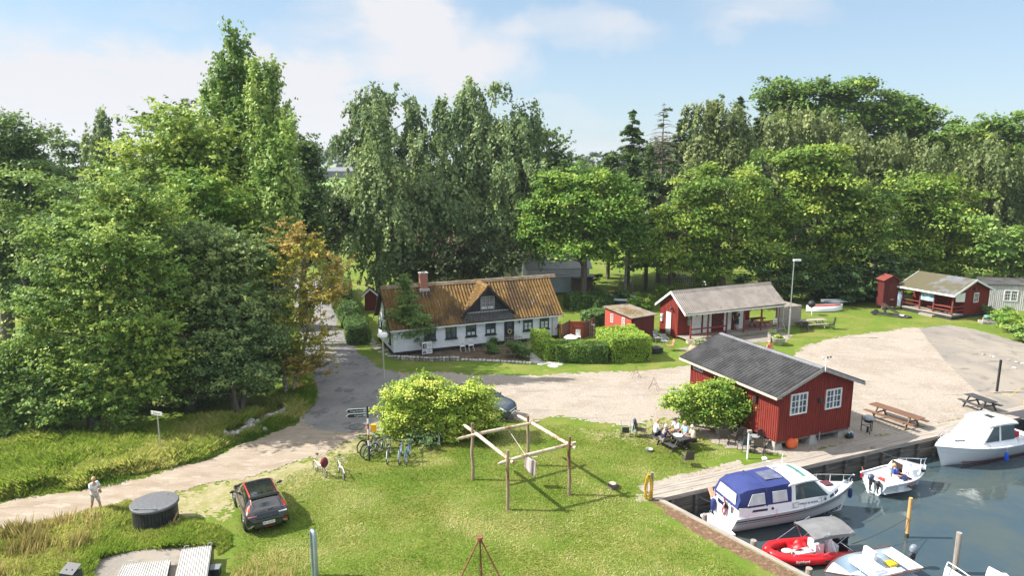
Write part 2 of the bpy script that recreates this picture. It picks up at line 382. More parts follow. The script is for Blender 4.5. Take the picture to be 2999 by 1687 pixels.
# ================================================================== MATERIALS FOR BUILDINGS
def board_mat(name,c,c2,c3=None,rough=.75,sx=(9,9,.6),bump=.25,lo=.4,hi=.65):
    return mat(name,c,c2,1.6,rough,bump,22,stretch=sx,lo=lo,hi=hi,c3=c3,s3=.9,lo3=.56,hi3=.72)
M_RED=board_mat('falu_red_boards',(.23,.028,.017),(.15,.020,.014),(.31,.06,.036))
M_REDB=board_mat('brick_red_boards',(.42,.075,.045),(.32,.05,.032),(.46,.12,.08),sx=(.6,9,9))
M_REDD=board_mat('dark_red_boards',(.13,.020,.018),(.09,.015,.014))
M_BROWNRED=board_mat('brown_red_boards',(.20,.040,.030),(.14,.028,.022),(.25,.08,.05))
M_BLACKP=mat('black_tar_paint',(.018,.018,.02),(.035,.034,.034),3,.6)
M_WHITE=mat('white_paint',(.78,.78,.76),(.66,.66,.63),2.5,.45,.05,20)
M_LIME=mat('whitewashed_wall',(.80,.81,.82),(.70,.71,.72),1.3,.85,.5,9,c3=(.58,.58,.57),s3=.7,lo3=.62,hi3=.8)
M_GLASS=mat('window_glass',(.03,.04,.055),(.10,.12,.15),.9,.04,spec=.9)
M_CURTAIN=mat('white_curtain',(.65,.65,.63),(.5,.5,.5),6,.8)
M_GREENB=mat('dark_green_frame',(.022,.05,.045),(.03,.065,.055),3,.5)
M_CORR=mat('weathered_fibre_cement',(.175,.155,.14),(.24,.215,.195),1.1,.85,.35,24,lo=.38,hi=.62,c3=(.16,.135,.115),s3=1.8,lo3=.55,hi3=.7)
M_CORRD=mat('black_fibre_cement',(.045,.044,.046),(.085,.083,.084),1.2,.7,.3,24,c3=(.24,.235,.22),s3=6,lo3=.62,hi3=.74)
def mossy():
    m=bpy.data.materials.new('mossy_roof'); m.use_nodes=True; t=m.node_tree; n=N(t); b=t.nodes['Principled BSDF']; b.inputs['Roughness'].default_value=.95; b.inputs['Specular IOR Level'].default_value=.1
    tc=n('ShaderNodeTexCoord').outputs['Object']
    sx=n('ShaderNodeMapping',{'Vector':tc,'Scale':(3,.8,.8)}).outputs[0]
    c=n.mix(n.mapr(n.noise(sx,1.3,5,.65),.38,.6),(.19,.115,.042),(.135,.078,.032))
    c=n.mix(n.mapr(n.noise(sx,4.5,5,.7),.5,.64),c,(.24,.155,.055))
    c=n.mix(n.mapr(n.noise(n('ShaderNodeMapping',{'Vector':tc,'Location':(5,2,1)}).outputs[0],.42,4,.6),.47,.62),c,(.085,.055,.03))
    c=n.mix(n.mapr(n.noise(n('ShaderNodeMapping',{'Vector':tc,'Scale':(5,.9,.9),'Location':(3,9,1)}).outputs[0],2.2,4,.7),.60,.68),c,(.40,.35,.28))
    t.links.new(c,b.inputs['Base Color'])
    bp=n('ShaderNodeBump',{'Height':n.noise(tc,12,5,.7),'Strength':.9,'Distance':.05}); t.links.new(bp.outputs[0],b.inputs['Normal'])
    return m
M_MOSS=mossy()
def bricks(name,c1,c2,mc,sc=4,rot=(R(90),0,0)):
    m=bpy.data.materials.new(name); m.use_nodes=True; t=m.node_tree; n=N(t); b=t.nodes['Principled BSDF']; b.inputs['Roughness'].default_value=.85
    tc=n('ShaderNodeTexCoord').outputs['Object']
    sx=n('ShaderNodeSeparateXYZ',{0:tc}); u=n.math('ADD',sx.outputs[0],sx.outputs[1])
    v=n('ShaderNodeCombineXYZ',{0:u,1:sx.outputs[2]}).outputs[0]
    br=n('ShaderNodeTexBrick',{'Vector':v,'Color1':(*c1,1),'Color2':(*c2,1),'Mortar':(*mc,1),'Scale':sc,'Mortar Size':.018,'Bias':0,'Brick Width':.5,'Row Height':.2})
    t.links.new(br.outputs[0],b.inputs['Base Color']); return m
M_BRICK=bricks('red_brick',(.40,.12,.075),(.30,.08,.05),(.42,.36,.30))
M_GREYWOOD=mat('weathered_wood',(.26,.225,.19),(.36,.32,.275),1.5,.85,.5,14,stretch=(.5,9,9),c3=(.13,.115,.10),s3=2.2,lo3=.55,hi3=.7)
M_GREYWOODV=mat('weathered_wood_upright',(.25,.215,.185),(.35,.31,.265),1.5,.85,.5,14,stretch=(9,9,.6),c3=(.13,.115,.10),s3=2.2,lo3=.55,hi3=.7)
M_QWALL=mat('tarred_timber_wall',(.105,.095,.085),(.19,.175,.155),1.2,.85,.6,12,stretch=(.4,6,5),c3=(.05,.047,.042),s3=1.4,lo3=.5,hi3=.68)
M_PALEWOOD=mat('pale_bare_wood',(.56,.46,.36),(.46,.36,.27),2,.8,.4,12,stretch=(2,2,2),c3=(.25,.13,.075),s3=1.1,lo3=.52,hi3=.62)
M_CONC=mat('concrete',(.38,.36,.33),(.29,.275,.255),3,.9,.4,20)
M_STEEL=mat('galvanised_steel',(.55,.57,.59),(.45,.47,.49),6,.35,metal=.7)
M_CHROME=mat('polished_steel',(.72,.73,.75),rough=.18,metal=1)
M_BLACK=mat('black_plastic',(.02,.02,.022),(.035,.035,.038),6,.5)
M_DKMETAL=mat('dark_metal',(.03,.032,.036),(.05,.05,.055),8,.45,metal=.4)
M_RUST=mat('rusty_steel',(.24,.10,.05),(.15,.06,.032),6,.8,.2,20)
def battens(mb,xs,z0,ztop,w=.045,pr=.028):
    for x in xs:
        z1=ztop(x)
        if z1-z0>.05: mb.box(x-w/2,x+w/2,-pr,.0,z0,z1)
def boardwall(mb,M,pts,pitch=.15,w=.045,pr=.028,holes=(),th=.08):
    """pts: outline (x,z) of a flat wall seen from outside; M its frame; battens stop at the holes"""
    mb.T=M; mb.extr([(x,0,z) for x,z in pts],(0,th,0))
    xs=[p[0] for p in pts]; x0,x1=min(xs),max(xs); k=max(1,int((x1-x0)/pitch)); P=pts
    for i in range(k+1):
        x=x0+(x1-x0)*i/k; x=min(max(x,x0+w/2+.001),x1-w/2-.001)
        zs=[]
        for a in range(len(P)):
            (ax,az),(bx,bz)=P[a],P[(a+1)%len(P)]
            if abs(bx-ax)>1e-6 and min(ax,bx)<=x<=max(ax,bx): zs.append(az+(bz-az)*(x-ax)/(bx-ax))
        if len(zs)<2: continue
        seg=[(min(zs)+.002,max(zs)-.012)]
        for hx0,hx1,hz0,hz1 in holes:
            if hx0-w<x<hx1+w:
                ns=[]
                for a,b in seg:
                    if hz0>a: ns.append((a,min(b,hz0)))
                    if hz1<b: ns.append((max(a,hz1),b))
                    if hz0>=b or hz1<=a: ns=[(a,b)]
                seg=ns
        for a,b in seg:
            if b-a>.03: mb.box(x-w/2,x+w/2,-pr,.0,a,b)
    mb.T=None
def clapwall(mb,M,pts,pitch=.14,th=.08):
    mb.T=M; mb.extr([(x,0,z) for x,z in pts],(0,th,0)); P=pts
    z0=min(p[1] for p in pts); z1=max(p[1] for p in pts); k=int((z1-z0)/pitch)
    for i in range(k):
        z=z0+i*pitch; zz=z+pitch*.5; xs=[]
        for a in range(len(P)):
            (ax,az),(bx,bz)=P[a],P[(a+1)%len(P)]
            if abs(bz-az)>1e-6 and min(az,bz)<=zz<=max(az,bz): xs.append(ax+(bx-ax)*(zz-az)/(bz-az))
        if len(xs)<2: continue
        a,b=min(xs)+.004,max(xs)-.004
        mb.add([(a,-.035,z),(b,-.035,z),(b,-.004,z+pitch),(a,-.004,z+pitch),(a,-.001,z),(b,-.001,z)],[(0,1,2,3),(4,5,1,0)])
    mb.T=None
def roof_plane(mb,A,B,C,D,pitch=.2,amp=.035,rows=3,th=.05,seg=6):
    """A,B eave ends, C,D ridge ends (same order)"""
    A,B,C,D=map(Vector,(A,B,C,D)); L=((B-A).length+(D-C).length)/2; n=max(8,int(L/pitch*seg)); nm=(B-A).cross(C-A).normalized()
    if nm.z<0: nm=-nm
    for r in range(rows):
        t0=r/rows; t1=min(1,(r+1)/rows+.015); lift=.012
        def fn(u,v):
            t=t0+(t1-t0)*v; p=(A.lerp(C,t)).lerp(B.lerp(D,t),u)
            return p+nm*(amp*math.sin(u*L/pitch*2*math.pi)+amp+lift*(1-v))
        mb.grid(fn,n,1)
        # lower lip of each row
        mb.grid(lambda u,v:(A.lerp(C,t0)).lerp(B.lerp(D,t0),u)+nm*((amp*math.sin(u*L/pitch*2*math.pi)+amp+lift)*(1-v)-.004*v),n,1)
    mb.extr([A,B,D,C],-nm*th)
def window(parent,M,w,h,nx=2,ny=3,fm=None,fw=.06,mw=.028,label=None,sill=None,curtain=0,mull=0,name='window',off=.03):
    """M: frame whose origin is the window's lower left outer corner on the wall face"""
    fm=fm or M_WHITE; a=MB(M)
    a.box(0,w,-off-.03,0,0,fw); a.box(0,w,-off-.03,0,h-fw,h); a.box(0,fw,-off-.03,0,fw,h-fw); a.box(w-fw,w,-off-.03,0,fw,h-fw)
    if mull: a.box(w/2-fw*.55,w/2+fw*.55,-off-.026,0,fw,h-fw)
    for i in range(1,nx):
        x=fw+(w-2*fw)*i/nx
        if mull and abs(x-w/2)<.02: continue
        a.box(x-mw/2,x+mw/2,-off-.02,-.01,fw,h-fw)
    for i in range(1,ny):
        z=fw+(h-2*fw)*i/ny; a.box(fw,w-fw,-off-.018,-.01,z-mw/2,z+mw/2)
    f=a.build(name,fm,parent,label=label)
    g=MB(M); g.box(fw,w-fw,-.022,-.002,fw,h-fw); g.build('pane',M_GLASS,f)
    if curtain:
        c=MB(M)
        for i in range(2):
            x0=fw+(w-2*fw)*(i/2)+.05; c.box(x0,x0+(w-2*fw)/2-.1,-.027,-.0225,fw+.02,fw+(h-2*fw)*curtain)
        c.build('curtain',M_CURTAIN,f)
    if sill:
        s=MB(M); s.box(-.07,w+.07,-off-.09,0,-.10,-.002); s.build('sill',sill,f)
    return f
# ================================================================== THE QUAY
def quay():
    ang=math.atan2(QB.y,QB.x)
    t=thing('wooden_quay','weathered grey plank boardwalk along the harbour edge with dark timber facing below','quay',(QC.x,QC.y,0),ang)
    rnd=random.Random(5); L=70
    m=MB(); x=0
    for k in range(5):
        x=-.1; y0=.02+k*.208
        while x<L:
            l=rnd.choice((3.6,4.2,4.8)); dz=rnd.uniform(-.008,.008)
            m.box(x,x+l-.012,y0,y0+.196,-.02+dz,.055+dz); x+=l
    m.build('deck_planks',M_GREYWOOD,t)
    m=MB(); m.box(-.06,L,-.19,.005,-.12,.075); m.build('edge_beam',M_GREYWOOD,t)
    m=MB()
    for k in range(6): m.box(0,L,.02+rnd.uniform(-.01,.01),.10,-.13-.26*(k+1)+.012,-.13-.26*k)
    m.build('facing_boards',M_QWALL,t)
    for i in range(22):
        m=MB(); x=.9+i*1.35; m.box(x-.08,x+.08,-.14,.02,-1.9,-.12); m.box(x-.03,x+.03,-.17,-.14,-.5,-.42); m.build('pile',M_QWALL,t)
    m=MB()      # small landing steps in the corner
    for k in range(3): m.box(.05,.95+.1*k,-.50-.10*k,-.2,-.42-.28*k,-.36-.28*k)
    m.box(.02,.07,-.7,-.18,-1.3,-.3); m.build('landing_steps',M_GREYWOOD,t)
    angA=math.atan2(QA.y,QA.x)
    t=thing('timber_bulkhead','long squared pale timber edge beam on boards holding back the lawn beside the moored boats','bulkhead',(QC.x,QC.y,0),angA)
    m=MB(); x=0
    while x<24: m.box(x,x+3.98,-.0,.20,-.16,.065+.01*rnd.random()); x+=4
    m.build('edge_beam',M_GREYWOOD,t)
    m=MB()
    for k in range(6): m.box(0,24,.04,.12,-.16-.26*(k+1)+.012,-.16-.26*k)
    m.build('facing_boards',M_QWALL,t)
    m=MB(); p=QC+QA*5.2
    return
quay()
# ================================================================== COTTAGE
def cottage():
    ang=R(22.9); o=G(*( 1153.6,1043)); L,D,H,RZ=14.3,5.4,2.02,4.98
    t=thing('cottage','long low whitewashed cottage under a mossy brown corrugated roof with a black gabled dormer','cottage',o,ang)
    m=MB()
    m.box(0,L,0,D,.0,H)
    for x0,x1 in((0,.25),(L-.25,L)): m.extr([(x0,0,H),(x0,D,H),(x0,D/2,RZ-.25)],(x1-x0,0,0))
    m.build('wall',M_LIME,t)
    m=MB(); m.box(-.04,L+.04,-.04,D+.04,-.05,.27); m.build('plinth',M_BLACKP,t)
    s=(RZ-2.13)/(D/2+.3)
    ex0,ex1=-.32,L+.32
    m=MB(); roof_plane(m,(ex0,-.32,2.12),(ex1,-.32,2.12),(ex0,D/2,RZ),(ex1,D/2,RZ),.27,.045,4,.07)
    roof_plane(m,(ex1,D+.32,2.12),(ex0,D+.32,2.12),(ex1,D/2,RZ),(ex0,D/2,RZ),.27,.045,4,.07)
    rf=m.build('roof',M_MOSS,t)
    m=MB(); rnd=random.Random(4); k=0
    while k<L+.6:
        m.extr([(ex0+k,D/2-.24,RZ-.09),(ex0+k,D/2-.09,RZ+.15),(ex0+k,D/2+.09,RZ+.15),(ex0+k,D/2+.24,RZ-.09)],(1.03,0,0)); k+=1.04
    m.build('ridge_cap',mat('lichened_ridge',(.30,.23,.165),(.18,.125,.07),2.5,.9,.8,12),rf)
    m=MB()
    for x in(ex0-.03,ex1):
        for sy in(-1,1):
            a=Vector((x,D/2+sy*(D/2+.34),2.02)); b=Vector((x,D/2,RZ-.06)); m.extr([a,b,b+Vector((0,0,-.24)),a+Vector((0,0,-.16))],(.03,0,0))
    m.each('verge_board',M_BLACKP,rf)
    m=MB(); m.box(ex0,ex1,-.33,-.29,1.98,2.10); m.build('eaves_board',M_WHITE,rf)
    # chimney
    m=MB(); m.box(2.92,3.52,2.3,2.82,4.55,5.98); ch=m.build('chimney',M_BRICK,rf)
    m=MB(); m.box(2.87,3.57,2.25,2.87,5.98,6.06); m.box(2.80,3.64,2.15,2.95,4.35,4.74); m.build('mortar_cap',mat('pale_mortar',(.52,.50,.46),(.42,.40,.37),5,.9),ch)
    m=MB(); m.box(3.02,3.42,2.4,2.72,6.06,6.065); m.build('flue',M_BLACKP,ch)
    # dormer
    cx,fy,pz=7.93,.26,4.93; bz=2.82; sl=1.03
    m=MB(); hw=(pz-bz)/sl-.02
    m.extr([(cx-hw,fy,bz),(cx+hw,fy,bz),(cx,fy,pz-.05)],(0,2.2,0)); dm=m.build('dormer',board_mat('black_dormer_boards',(.022,.022,.024),(.035,.034,.034)),t)
    m=MB(); zm=lambda y:2.12+s*(y+.32)
    for sg in(-1,1):
        y0,y1=fy-.28,D/2-.05; n=int((y1-y0)/.27*6)
        def fn(u,v,sg=sg,y0=y0,y1=y1):
            y=y0+(y1-y0)*u; zb=max(zm(max(y,fy-.3)),2.42)-.02; w=math.sin((y-y0)/.27*2*math.pi)*.04+.04
            z=pz+(zb-pz)*v; return (cx+sg*((pz-z)/sl)+sg*w*.7,y,z+w*.7+.05)
        m.grid(fn,n,4)
        m.extr([(cx,y0,pz+.02),(cx+sg*(pz-2.42)/sl,y0,2.44),(cx+sg*(pz-2.42)/sl,y0+.35,2.44),(cx,y1,pz+.02)],(0,0,-.05))
    m.extr([(cx-.22,fy-.3,pz-.03),(cx-.08,fy-.3,pz+.17),(cx+.08,fy-.3,pz+.17),(cx+.22,fy-.3,pz-.03)],(0,2.7,0))
    m.build('dormer_roof',M_MOSS,dm)
    m=MB()
    for sg in(-1,1):
        m.extr([(cx,fy-.31,pz+.03),(cx+sg*2.46,fy-.31,2.42),(cx+sg*2.46,fy-.31,2.26),(cx,fy-.31,pz-.16)],(0,.03,0))
    m.build('dormer_verge',M_BLACKP,dm)
    window(dm,Matrix.Translation((7.33,fy,3.03)),1.22,1.08,3,2,mat('grey_window_paint',(.32,.34,.34),rough=.5),.055,.035,curtain=.18)
    m=MB(); roof_plane(m,(cx-2.3,-.345,2.15),(cx+2.2,-.345,2.15),(cx-1.9,fy+.02,2.84),(cx+1.9,fy+.02,2.84),.27,.045,1,.02); m.build('dormer_apron',M_CORRD,dm)
    m=MB(); m.cbox((cx,fy-.03,2.86),(3.8,.14,.03),rx=.5); m.build('lead_flashing',mat('lead_sheet',(.45,.45,.44),rough=.5),dm)
    # windows and door of the long front
    for k,(x0,x1) in enumerate(((2.48,3.42),(4.24,5.16),(5.96,6.84),(7.66,8.54),(11.04,11.9),(12.56,13.42))):
        window(t,Matrix.Translation((x0,0,.98)),x1-x0,1.06,2,(1,2,3,1,3,3)[k],M_GREENB,.07,.03,sill=M_BLACKP,curtain=(0,0,.3,.36,.62,.6)[k],mull=1)
    m=MB(); m.box(9.32,10.2,-.05,0,.25,2.0); dr=m.build('door',M_BLACKP,t)
    m=MB(); m.box(9.55,9.97,-.065,-.051,1.15,1.85); m.build('pane',M_GLASS,dr)
    m=MB(); m.box(10.08,10.12,-.10,-.05,1.05,1.15); m.build('handle',M_STEEL,dr)
    # left gable (faces the road)
    gm=frame((0,D,0),(0,-1,0),(-1,0,0))
    window(t,gm@Matrix.Translation((4.15,0,.75)),.42,1.15,1,2,M_GREENB,.06,.03,sill=M_BLACKP)
    window(t,gm@Matrix.Translation((1.0,0,1.35)),.4,.6,1,1,M_GREENB,.05,.03,sill=M_BLACKP)
    window(t,gm@Matrix.Translation((.25,0,1.25)),.35,.65,1,1,M_GREENB,.05,.03,sill=M_BLACKP)
    window(t,gm@Matrix.Translation((2.5,0,2.5)),.45,.9,1,2,M_GREENB,.05,.03,sill=M_BLACKP)
    m=MB(); m.tube([(13.75,-.06,2.0),(13.75,-.12,1.7),(13.72,-.06,1.5),(13.72,-.06,.3)],.035,8); m.build('downpipe',M_STEEL,t)
    m=MB(); m.tube([(10.62,-.02,1.9),(10.62,-.14,1.86)],.02,6); m.cyl((10.62,-.16,1.70),.06,.16,10); m.build('wall_lamp',M_BLACK,t)
    # straw wreath hanging on the door
    wr=MB(Matrix.Translation(o)@Matrix.Rotation(ang,4,'Z')); wr.tube([(9.76+.16*math.cos(a),-.12+0*a,1.06+.17*math.sin(a)) for a in [2*math.pi*k/14 for k in range(14)]],.045,7,closed=True)
    wr=wr.build('straw_wreath',mat('straw',(.55,.45,.24),(.4,.3,.15),20,.9,.6,30),smooth=True); tag(wr,'round straw wreath hanging on the black cottage door','wreath')
    return t,o,ang
COT,COT_O,COT_A=cottage()
def inframe(o,ang): return Matrix.Translation(o)@Matrix.Rotation(ang,4,'Z')
CF=inframe(COT_O,COT_A)
def cf(x,y,z=0): return CF@Vector((x,y,z))
# ================================================================== BOATHOUSE WITH VERANDA
BO=Vector((15.02,56.57,0)); BA=R(22.0); BF=inframe(BO,BA)
def bf(x,y,z=0): return BF@Vector((x,y,z))
def boathouse():
    t=thing('boathouse','long red clubhouse with grey corrugated roof and open veranda beside the gravel yard','clubhouse',BO,BA)
    x0,x1,y0,y1=-.45,6.75,1.22,3.85; fz=.28; D=(y0+0)
    er,ez,rz=-.2,2.42,3.95; ry=1.95
    m=MB()
    zr=lambda y: ez-.02+(rz-ez)*(y-er)/(ry-er) if y<ry else rz-.0-(rz-2.5)*(y-ry)/(4.2-ry)
    boardwall(m,frame((x0,y1,0),(0,-1,0),(-1,0,0)),[(0,.06),(y1-y0,.06),(y1-y0,zr(y0)-.1),(y1-ry,rz-.12),(0,zr(y1)-.1)],.19,holes=[(.98,1.72,0,2.15)])
    # narrow stretch of gable that shelters the veranda, and the long recessed wall
    boardwall(m,frame((x0,y0,0),(1,0,0),(0,-1,0)),[(0,.2),(x1-x0,.2),(x1-x0,2.62),(0,2.62)],.19)
    boardwall(m,frame((x1+2.7,y1,0),(-1,0,0),(0,1,0)),[(0,.1),(x1+2.7-x0,.1),(x1+2.7-x0,2.5),(0,2.5)],.19)
    boardwall(m,frame((x1,y0+.02,0),(0,1,0),(1,0,0)),[(0,.2),(y1-y0-.1,.2),(y1-y0-.1,2.7),(ry-y0,3.4),(0,2.7)],.19)
    m.build('wall',M_RED,t)
    m=MB(); roof_plane(m,(-.75,er,ez),(9.95,er,ez+.1),(-.75,ry,rz),(9.95,ry,rz+.1),.21,.048,3,.05)
    roof_plane(m,(9.95,4.2,2.55),(-.75,4.2,2.5),(9.95,ry,rz+.1),(-.75,ry,rz),.21,.048,3,.05)
    rf=m.build('roof',M_CORR,t)
    m=MB(); k=-.75
    while k<9.9: m.extr([(k,ry-.22,rz-.06+.01*k),(k,ry-.04,rz+.13+.01*k),(k,ry+.04,rz+.13+.01*k),(k,ry+.22,rz-.06+.01*k)],(min(1.1,9.97-k),0,.011)); k+=1.11
    m.build('ridge_cap',M_CORR,rf)
    m=MB()
    m.extr([(-.79,er-.04,ez+.06),(-.79,ry,rz+.12),(-.79,ry,rz-.10),(-.79,er-.04,ez-.14)],(.035,0,0)); m.extr([(-.79,4.24,2.56),(-.79,ry,rz+.12),(-.79,ry,rz-.10),(-.79,4.24,2.36)],(.035,0,0))
    m.box(-.75,9.95,er-.03,er,ez-.12,ez-.0)
    m.each('verge_board',M_WHITE,rf)
    m=MB(); rnd=random.Random(8)
    x=-.6
    for k in range(13): m.box(-.45,10.0,-.15+k*.105,-.05+k*.105,fz-.05,fz)
    for k in range(18): m.box(6.8,9.95,1.22+k*.145,1.22+k*.145+.135,fz-.05,fz)
    m.box(-.4,9.95,-.1,-.05,.02,fz-.06); m.build('deck',M_GREYWOOD,t)
    m=MB(); m.box(-.55,.5,-.5,-.16,.0,.12); m.box(-.55,.5,-.34,-.16,.12,.22); m.build('deck_step',M_PALEWOOD,t)
    for k,x in enumerate((0,1.76,3.70,5.56,7.46,9.36)):
        m=MB(); m.box(x-.055,x+.055,-.06,.05,.0 if k else -.0,2.42+.01*x); m.build('post',M_BROWNRED,t)
    for a,b in((0,1.76),(1.76,3.7),(5.56,7.46),(7.46,9.36)):
        m=MB(); m.box(a+.06,b-.06,-.03,.02,.98,1.10); m.box(a+.06,b-.06,-.03,.02,.52,.62); m.build('railing',M_BROWNRED,t)
    # doors and panels in the recessed wall
    def panel(nm,a,b,z0,z1,mm,extra=True,label=None):
        m=MB(); m.box(a,b,y0-.07,y0-.03,z0,z1); q=m.build(nm,mm,t,label=label)
        if extra: m=MB(); m.box(b-.12,b-.09,y0-.12,y0-.07,1.15,1.25); m.build('handle',M_STEEL,q)
        return q
    d=panel('door',.95,1.95,.3,2.25,M_WHITE)
    m=MB(); c=(1.42,y0-.075,1.98); m.extr([(c[0]-.2,c[1],c[2]),(c[0],c[1],c[2]-.17),(c[0]+.2,c[1],c[2]),(c[0],c[1],c[2]+.17)],(0,-.012,0)); m.build('diamond_window',mat('dark_glass',(.03,.03,.03),rough=.1),d)
    panel('door',2.15,2.62,.3,2.25,M_WHITE); panel('white_panel',2.78,3.02,.3,2.25,M_WHITE,False); panel('dark_door',3.1,4.32,.3,2.2,M_REDD); panel('white_panel',4.36,4.66,.3,2.25,M_WHITE,False)
    panel('white_panel',4.78,5.16,.3,2.25,M_WHITE,False); panel('dark_door',5.2,5.74,.3,2.2,M_REDD); panel('door',5.78,6.48,.3,2.25,M_WHITE)
    g=frame((x0,y1,0),(0,-1,0),(-1,0,0))
    m=MB(g); m.box(1.0,1.7,-.06,0,.12,2.1); d=m.build('side_door',M_WHITE,t); m=MB(g); m.box(1.0,1.7,-.075,-.061,.12,.34); m.build('kick_plate',M_STEEL,d)
    m=MB(g); m.box(.95,1.0,-.05,0,.1,2.15); m.box(1.7,1.75,-.05,0,.1,2.15); m.box(.95,1.75,-.05,0,2.1,2.16); m.build('door_frame',M_RED,t)
    m=MB(g); m.box(.25,.5,-.16,0,1.1,1.75); mb=m.build('meter_box',M_WHITE,t); m=MB(g); m.box(.3,.45,-.165,-.161,1.35,1.55); m.build('dial',M_BLACK,mb)
    m=MB(g); m.tube([(1.9,0,2.55),(1.9,-.22,2.62)],.02,6); m.lathe([(.05,0),(.12,-.1),(.13,-.22),(.03,-.26)],(1.9,-.22,2.68),10); m.build('wall_lamp',M_BLACK,t)
    # phone box and meter on the short front stretch
    m=MB(); m.box(.52,.84,y0-.22,y0-.03,1.15,1.62); m.box(.56,.80,y0-.12,y0-.03,1.68,2.0); q=m.build('junction_box',mat('pale_green_box',(.22,.45,.40),rough=.5),t)
    m=MB(); m.box(.6,.76,y0-.226,y0-.221,1.25,1.5); m.build('dial',M_BLACK,q)
    m=MB(); m.box(9.20,9.24,-.12,-.08,.0,2.4); m.tube([(9.62,-.3,2.45),(9.62,-.3,.9),(9.85,-.5,.1)],.035,8); m.build('downpipe',M_STEEL,t)
    # notice on the railing
    m=MB(); m.box(8.78,9.18,-.05,-.032,.75,1.25); q=m.build('notice',M_WHITE,t)
    m=MB(); m.box(8.83,9.13,-.056,-.051,.80,.88); m.build('print_line',M_BLACK,q)
    text_obj('lettering','24',.22,M_BLACK,q,Matrix.Translation((8.98,-.052,1.04)))
    m=MB(); 
    for k in range(4): m.box(7.0,9.3,3.3,3.34,1.3+k*.22,1.42+k*.22)
    m.build('inner_shelf',M_REDD,t)
    # benches under the veranda
    for (bx,by) in((7.6,1.2),):
        b=thing('veranda_bench','dark red table with bench under the open end of the clubhouse veranda','bench',bf(bx,by,fz),BA)
        m=MB(); m.box(0,1.5,.0,.6,.68,.74); m.build('tabletop',M_REDD,b)
        m=MB(); m.box(0,1.5,-.45,-.2,.4,.45); m.build('seat',M_REDD,b)
        for x in(.15,1.3):
            m=MB(); m.beam((x,-.3,0),(x,.35,.68),.06,.08); m.beam((x,.6,0),(x,.2,.68),.06,.08); m.build('leg',M_REDD,b)
    return t
boathouse()
# ================================================================== SMALL SHED
def small_shed():
    A=G(1771,980); # far left corner of the sunlit wall (hidden behind hedge)
    C=G(1847.8,1002)
    ang=math.atan2(C.y-A.y,C.x-A.x)
    L=(C-A).length
    M0=inframe(C,0)
    d=(A-C).normalized(); n=Vector((d.y,-d.x,0)); 
    if n.y>0: n=-n
    e=Vector((-d.y,d.x,0))
    if e.x<0: e=-e
    ang=math.atan2(e.y,e.x)
    t=thing('garden_shed','small brick red clapboard shed with mossy lean-to roof between hedge and clubhouse','shed',C,ang)
    W,Dp=2.75,L   # local x along e (door side), local y towards A
    yA=Dp
    h0=lambda y:2.02+ .42*y/Dp
    m=MB()
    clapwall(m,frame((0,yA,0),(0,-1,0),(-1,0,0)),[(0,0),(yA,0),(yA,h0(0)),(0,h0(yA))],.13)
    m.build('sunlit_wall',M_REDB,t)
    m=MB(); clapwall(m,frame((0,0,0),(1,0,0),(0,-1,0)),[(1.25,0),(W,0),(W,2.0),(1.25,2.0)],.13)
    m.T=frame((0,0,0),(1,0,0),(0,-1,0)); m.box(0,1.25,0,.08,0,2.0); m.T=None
    m.box(W-.08,W,0.08,Dp,0,2.0); m.box(0,W,Dp-.08,Dp,0,2.4); m.build('shaded_wall',M_REDD,t)  # shaded side gets a darker red, its shade put into the colour
    m=MB(); m.box(.12,1.08,-.05,-.001,.1,1.85); dr=m.build('door',M_REDD,t); m=MB(); m.box(.45,.75,-.075,-.051,1.45,1.50); m.build('handle',M_BLACK,dr)
    m=MB(); m.extr([(-.2,-.2,2.06),(W+.25,-.2,1.99),(W+.25,Dp+.15,2.32),(-.2,Dp+.15,2.50)],(0,0,.06)); rf=m.build('roof',mat('old_felt_roof',(.25,.215,.18),(.16,.13,.10),2,.9,.6,14,c3=(.26,.19,.06),s3=.9,lo3=.5,hi3=.6),t)
    m=MB(); rnd=random.Random(3)
    for k in range(260):
        x,y=rnd.gauss(.9,.45),rnd.gauss(1.3,.5); z=2.15+.1*y; l=rnd.uniform(.15,.4); a=rnd.uniform(-.6,.6)
        m.beam((x,y,z),(x+l*math.cos(a),y+l*math.sin(a),z+rnd.uniform(-.03,.06)),.015,.012)
    m.build('dry_straw',mat('dry_straw',(.45,.33,.15),(.3,.2,.09),9,.9),rf)
    g=frame((0,yA,0),(0,-1,0),(-1,0,0))
    for u in(.22,.66): window(t,g@Matrix.Translation((yA*u,0,1.3-.1*u)),.34,.72,2,3,M_WHITE,.05,.03)
    return C,ang
small_shed()
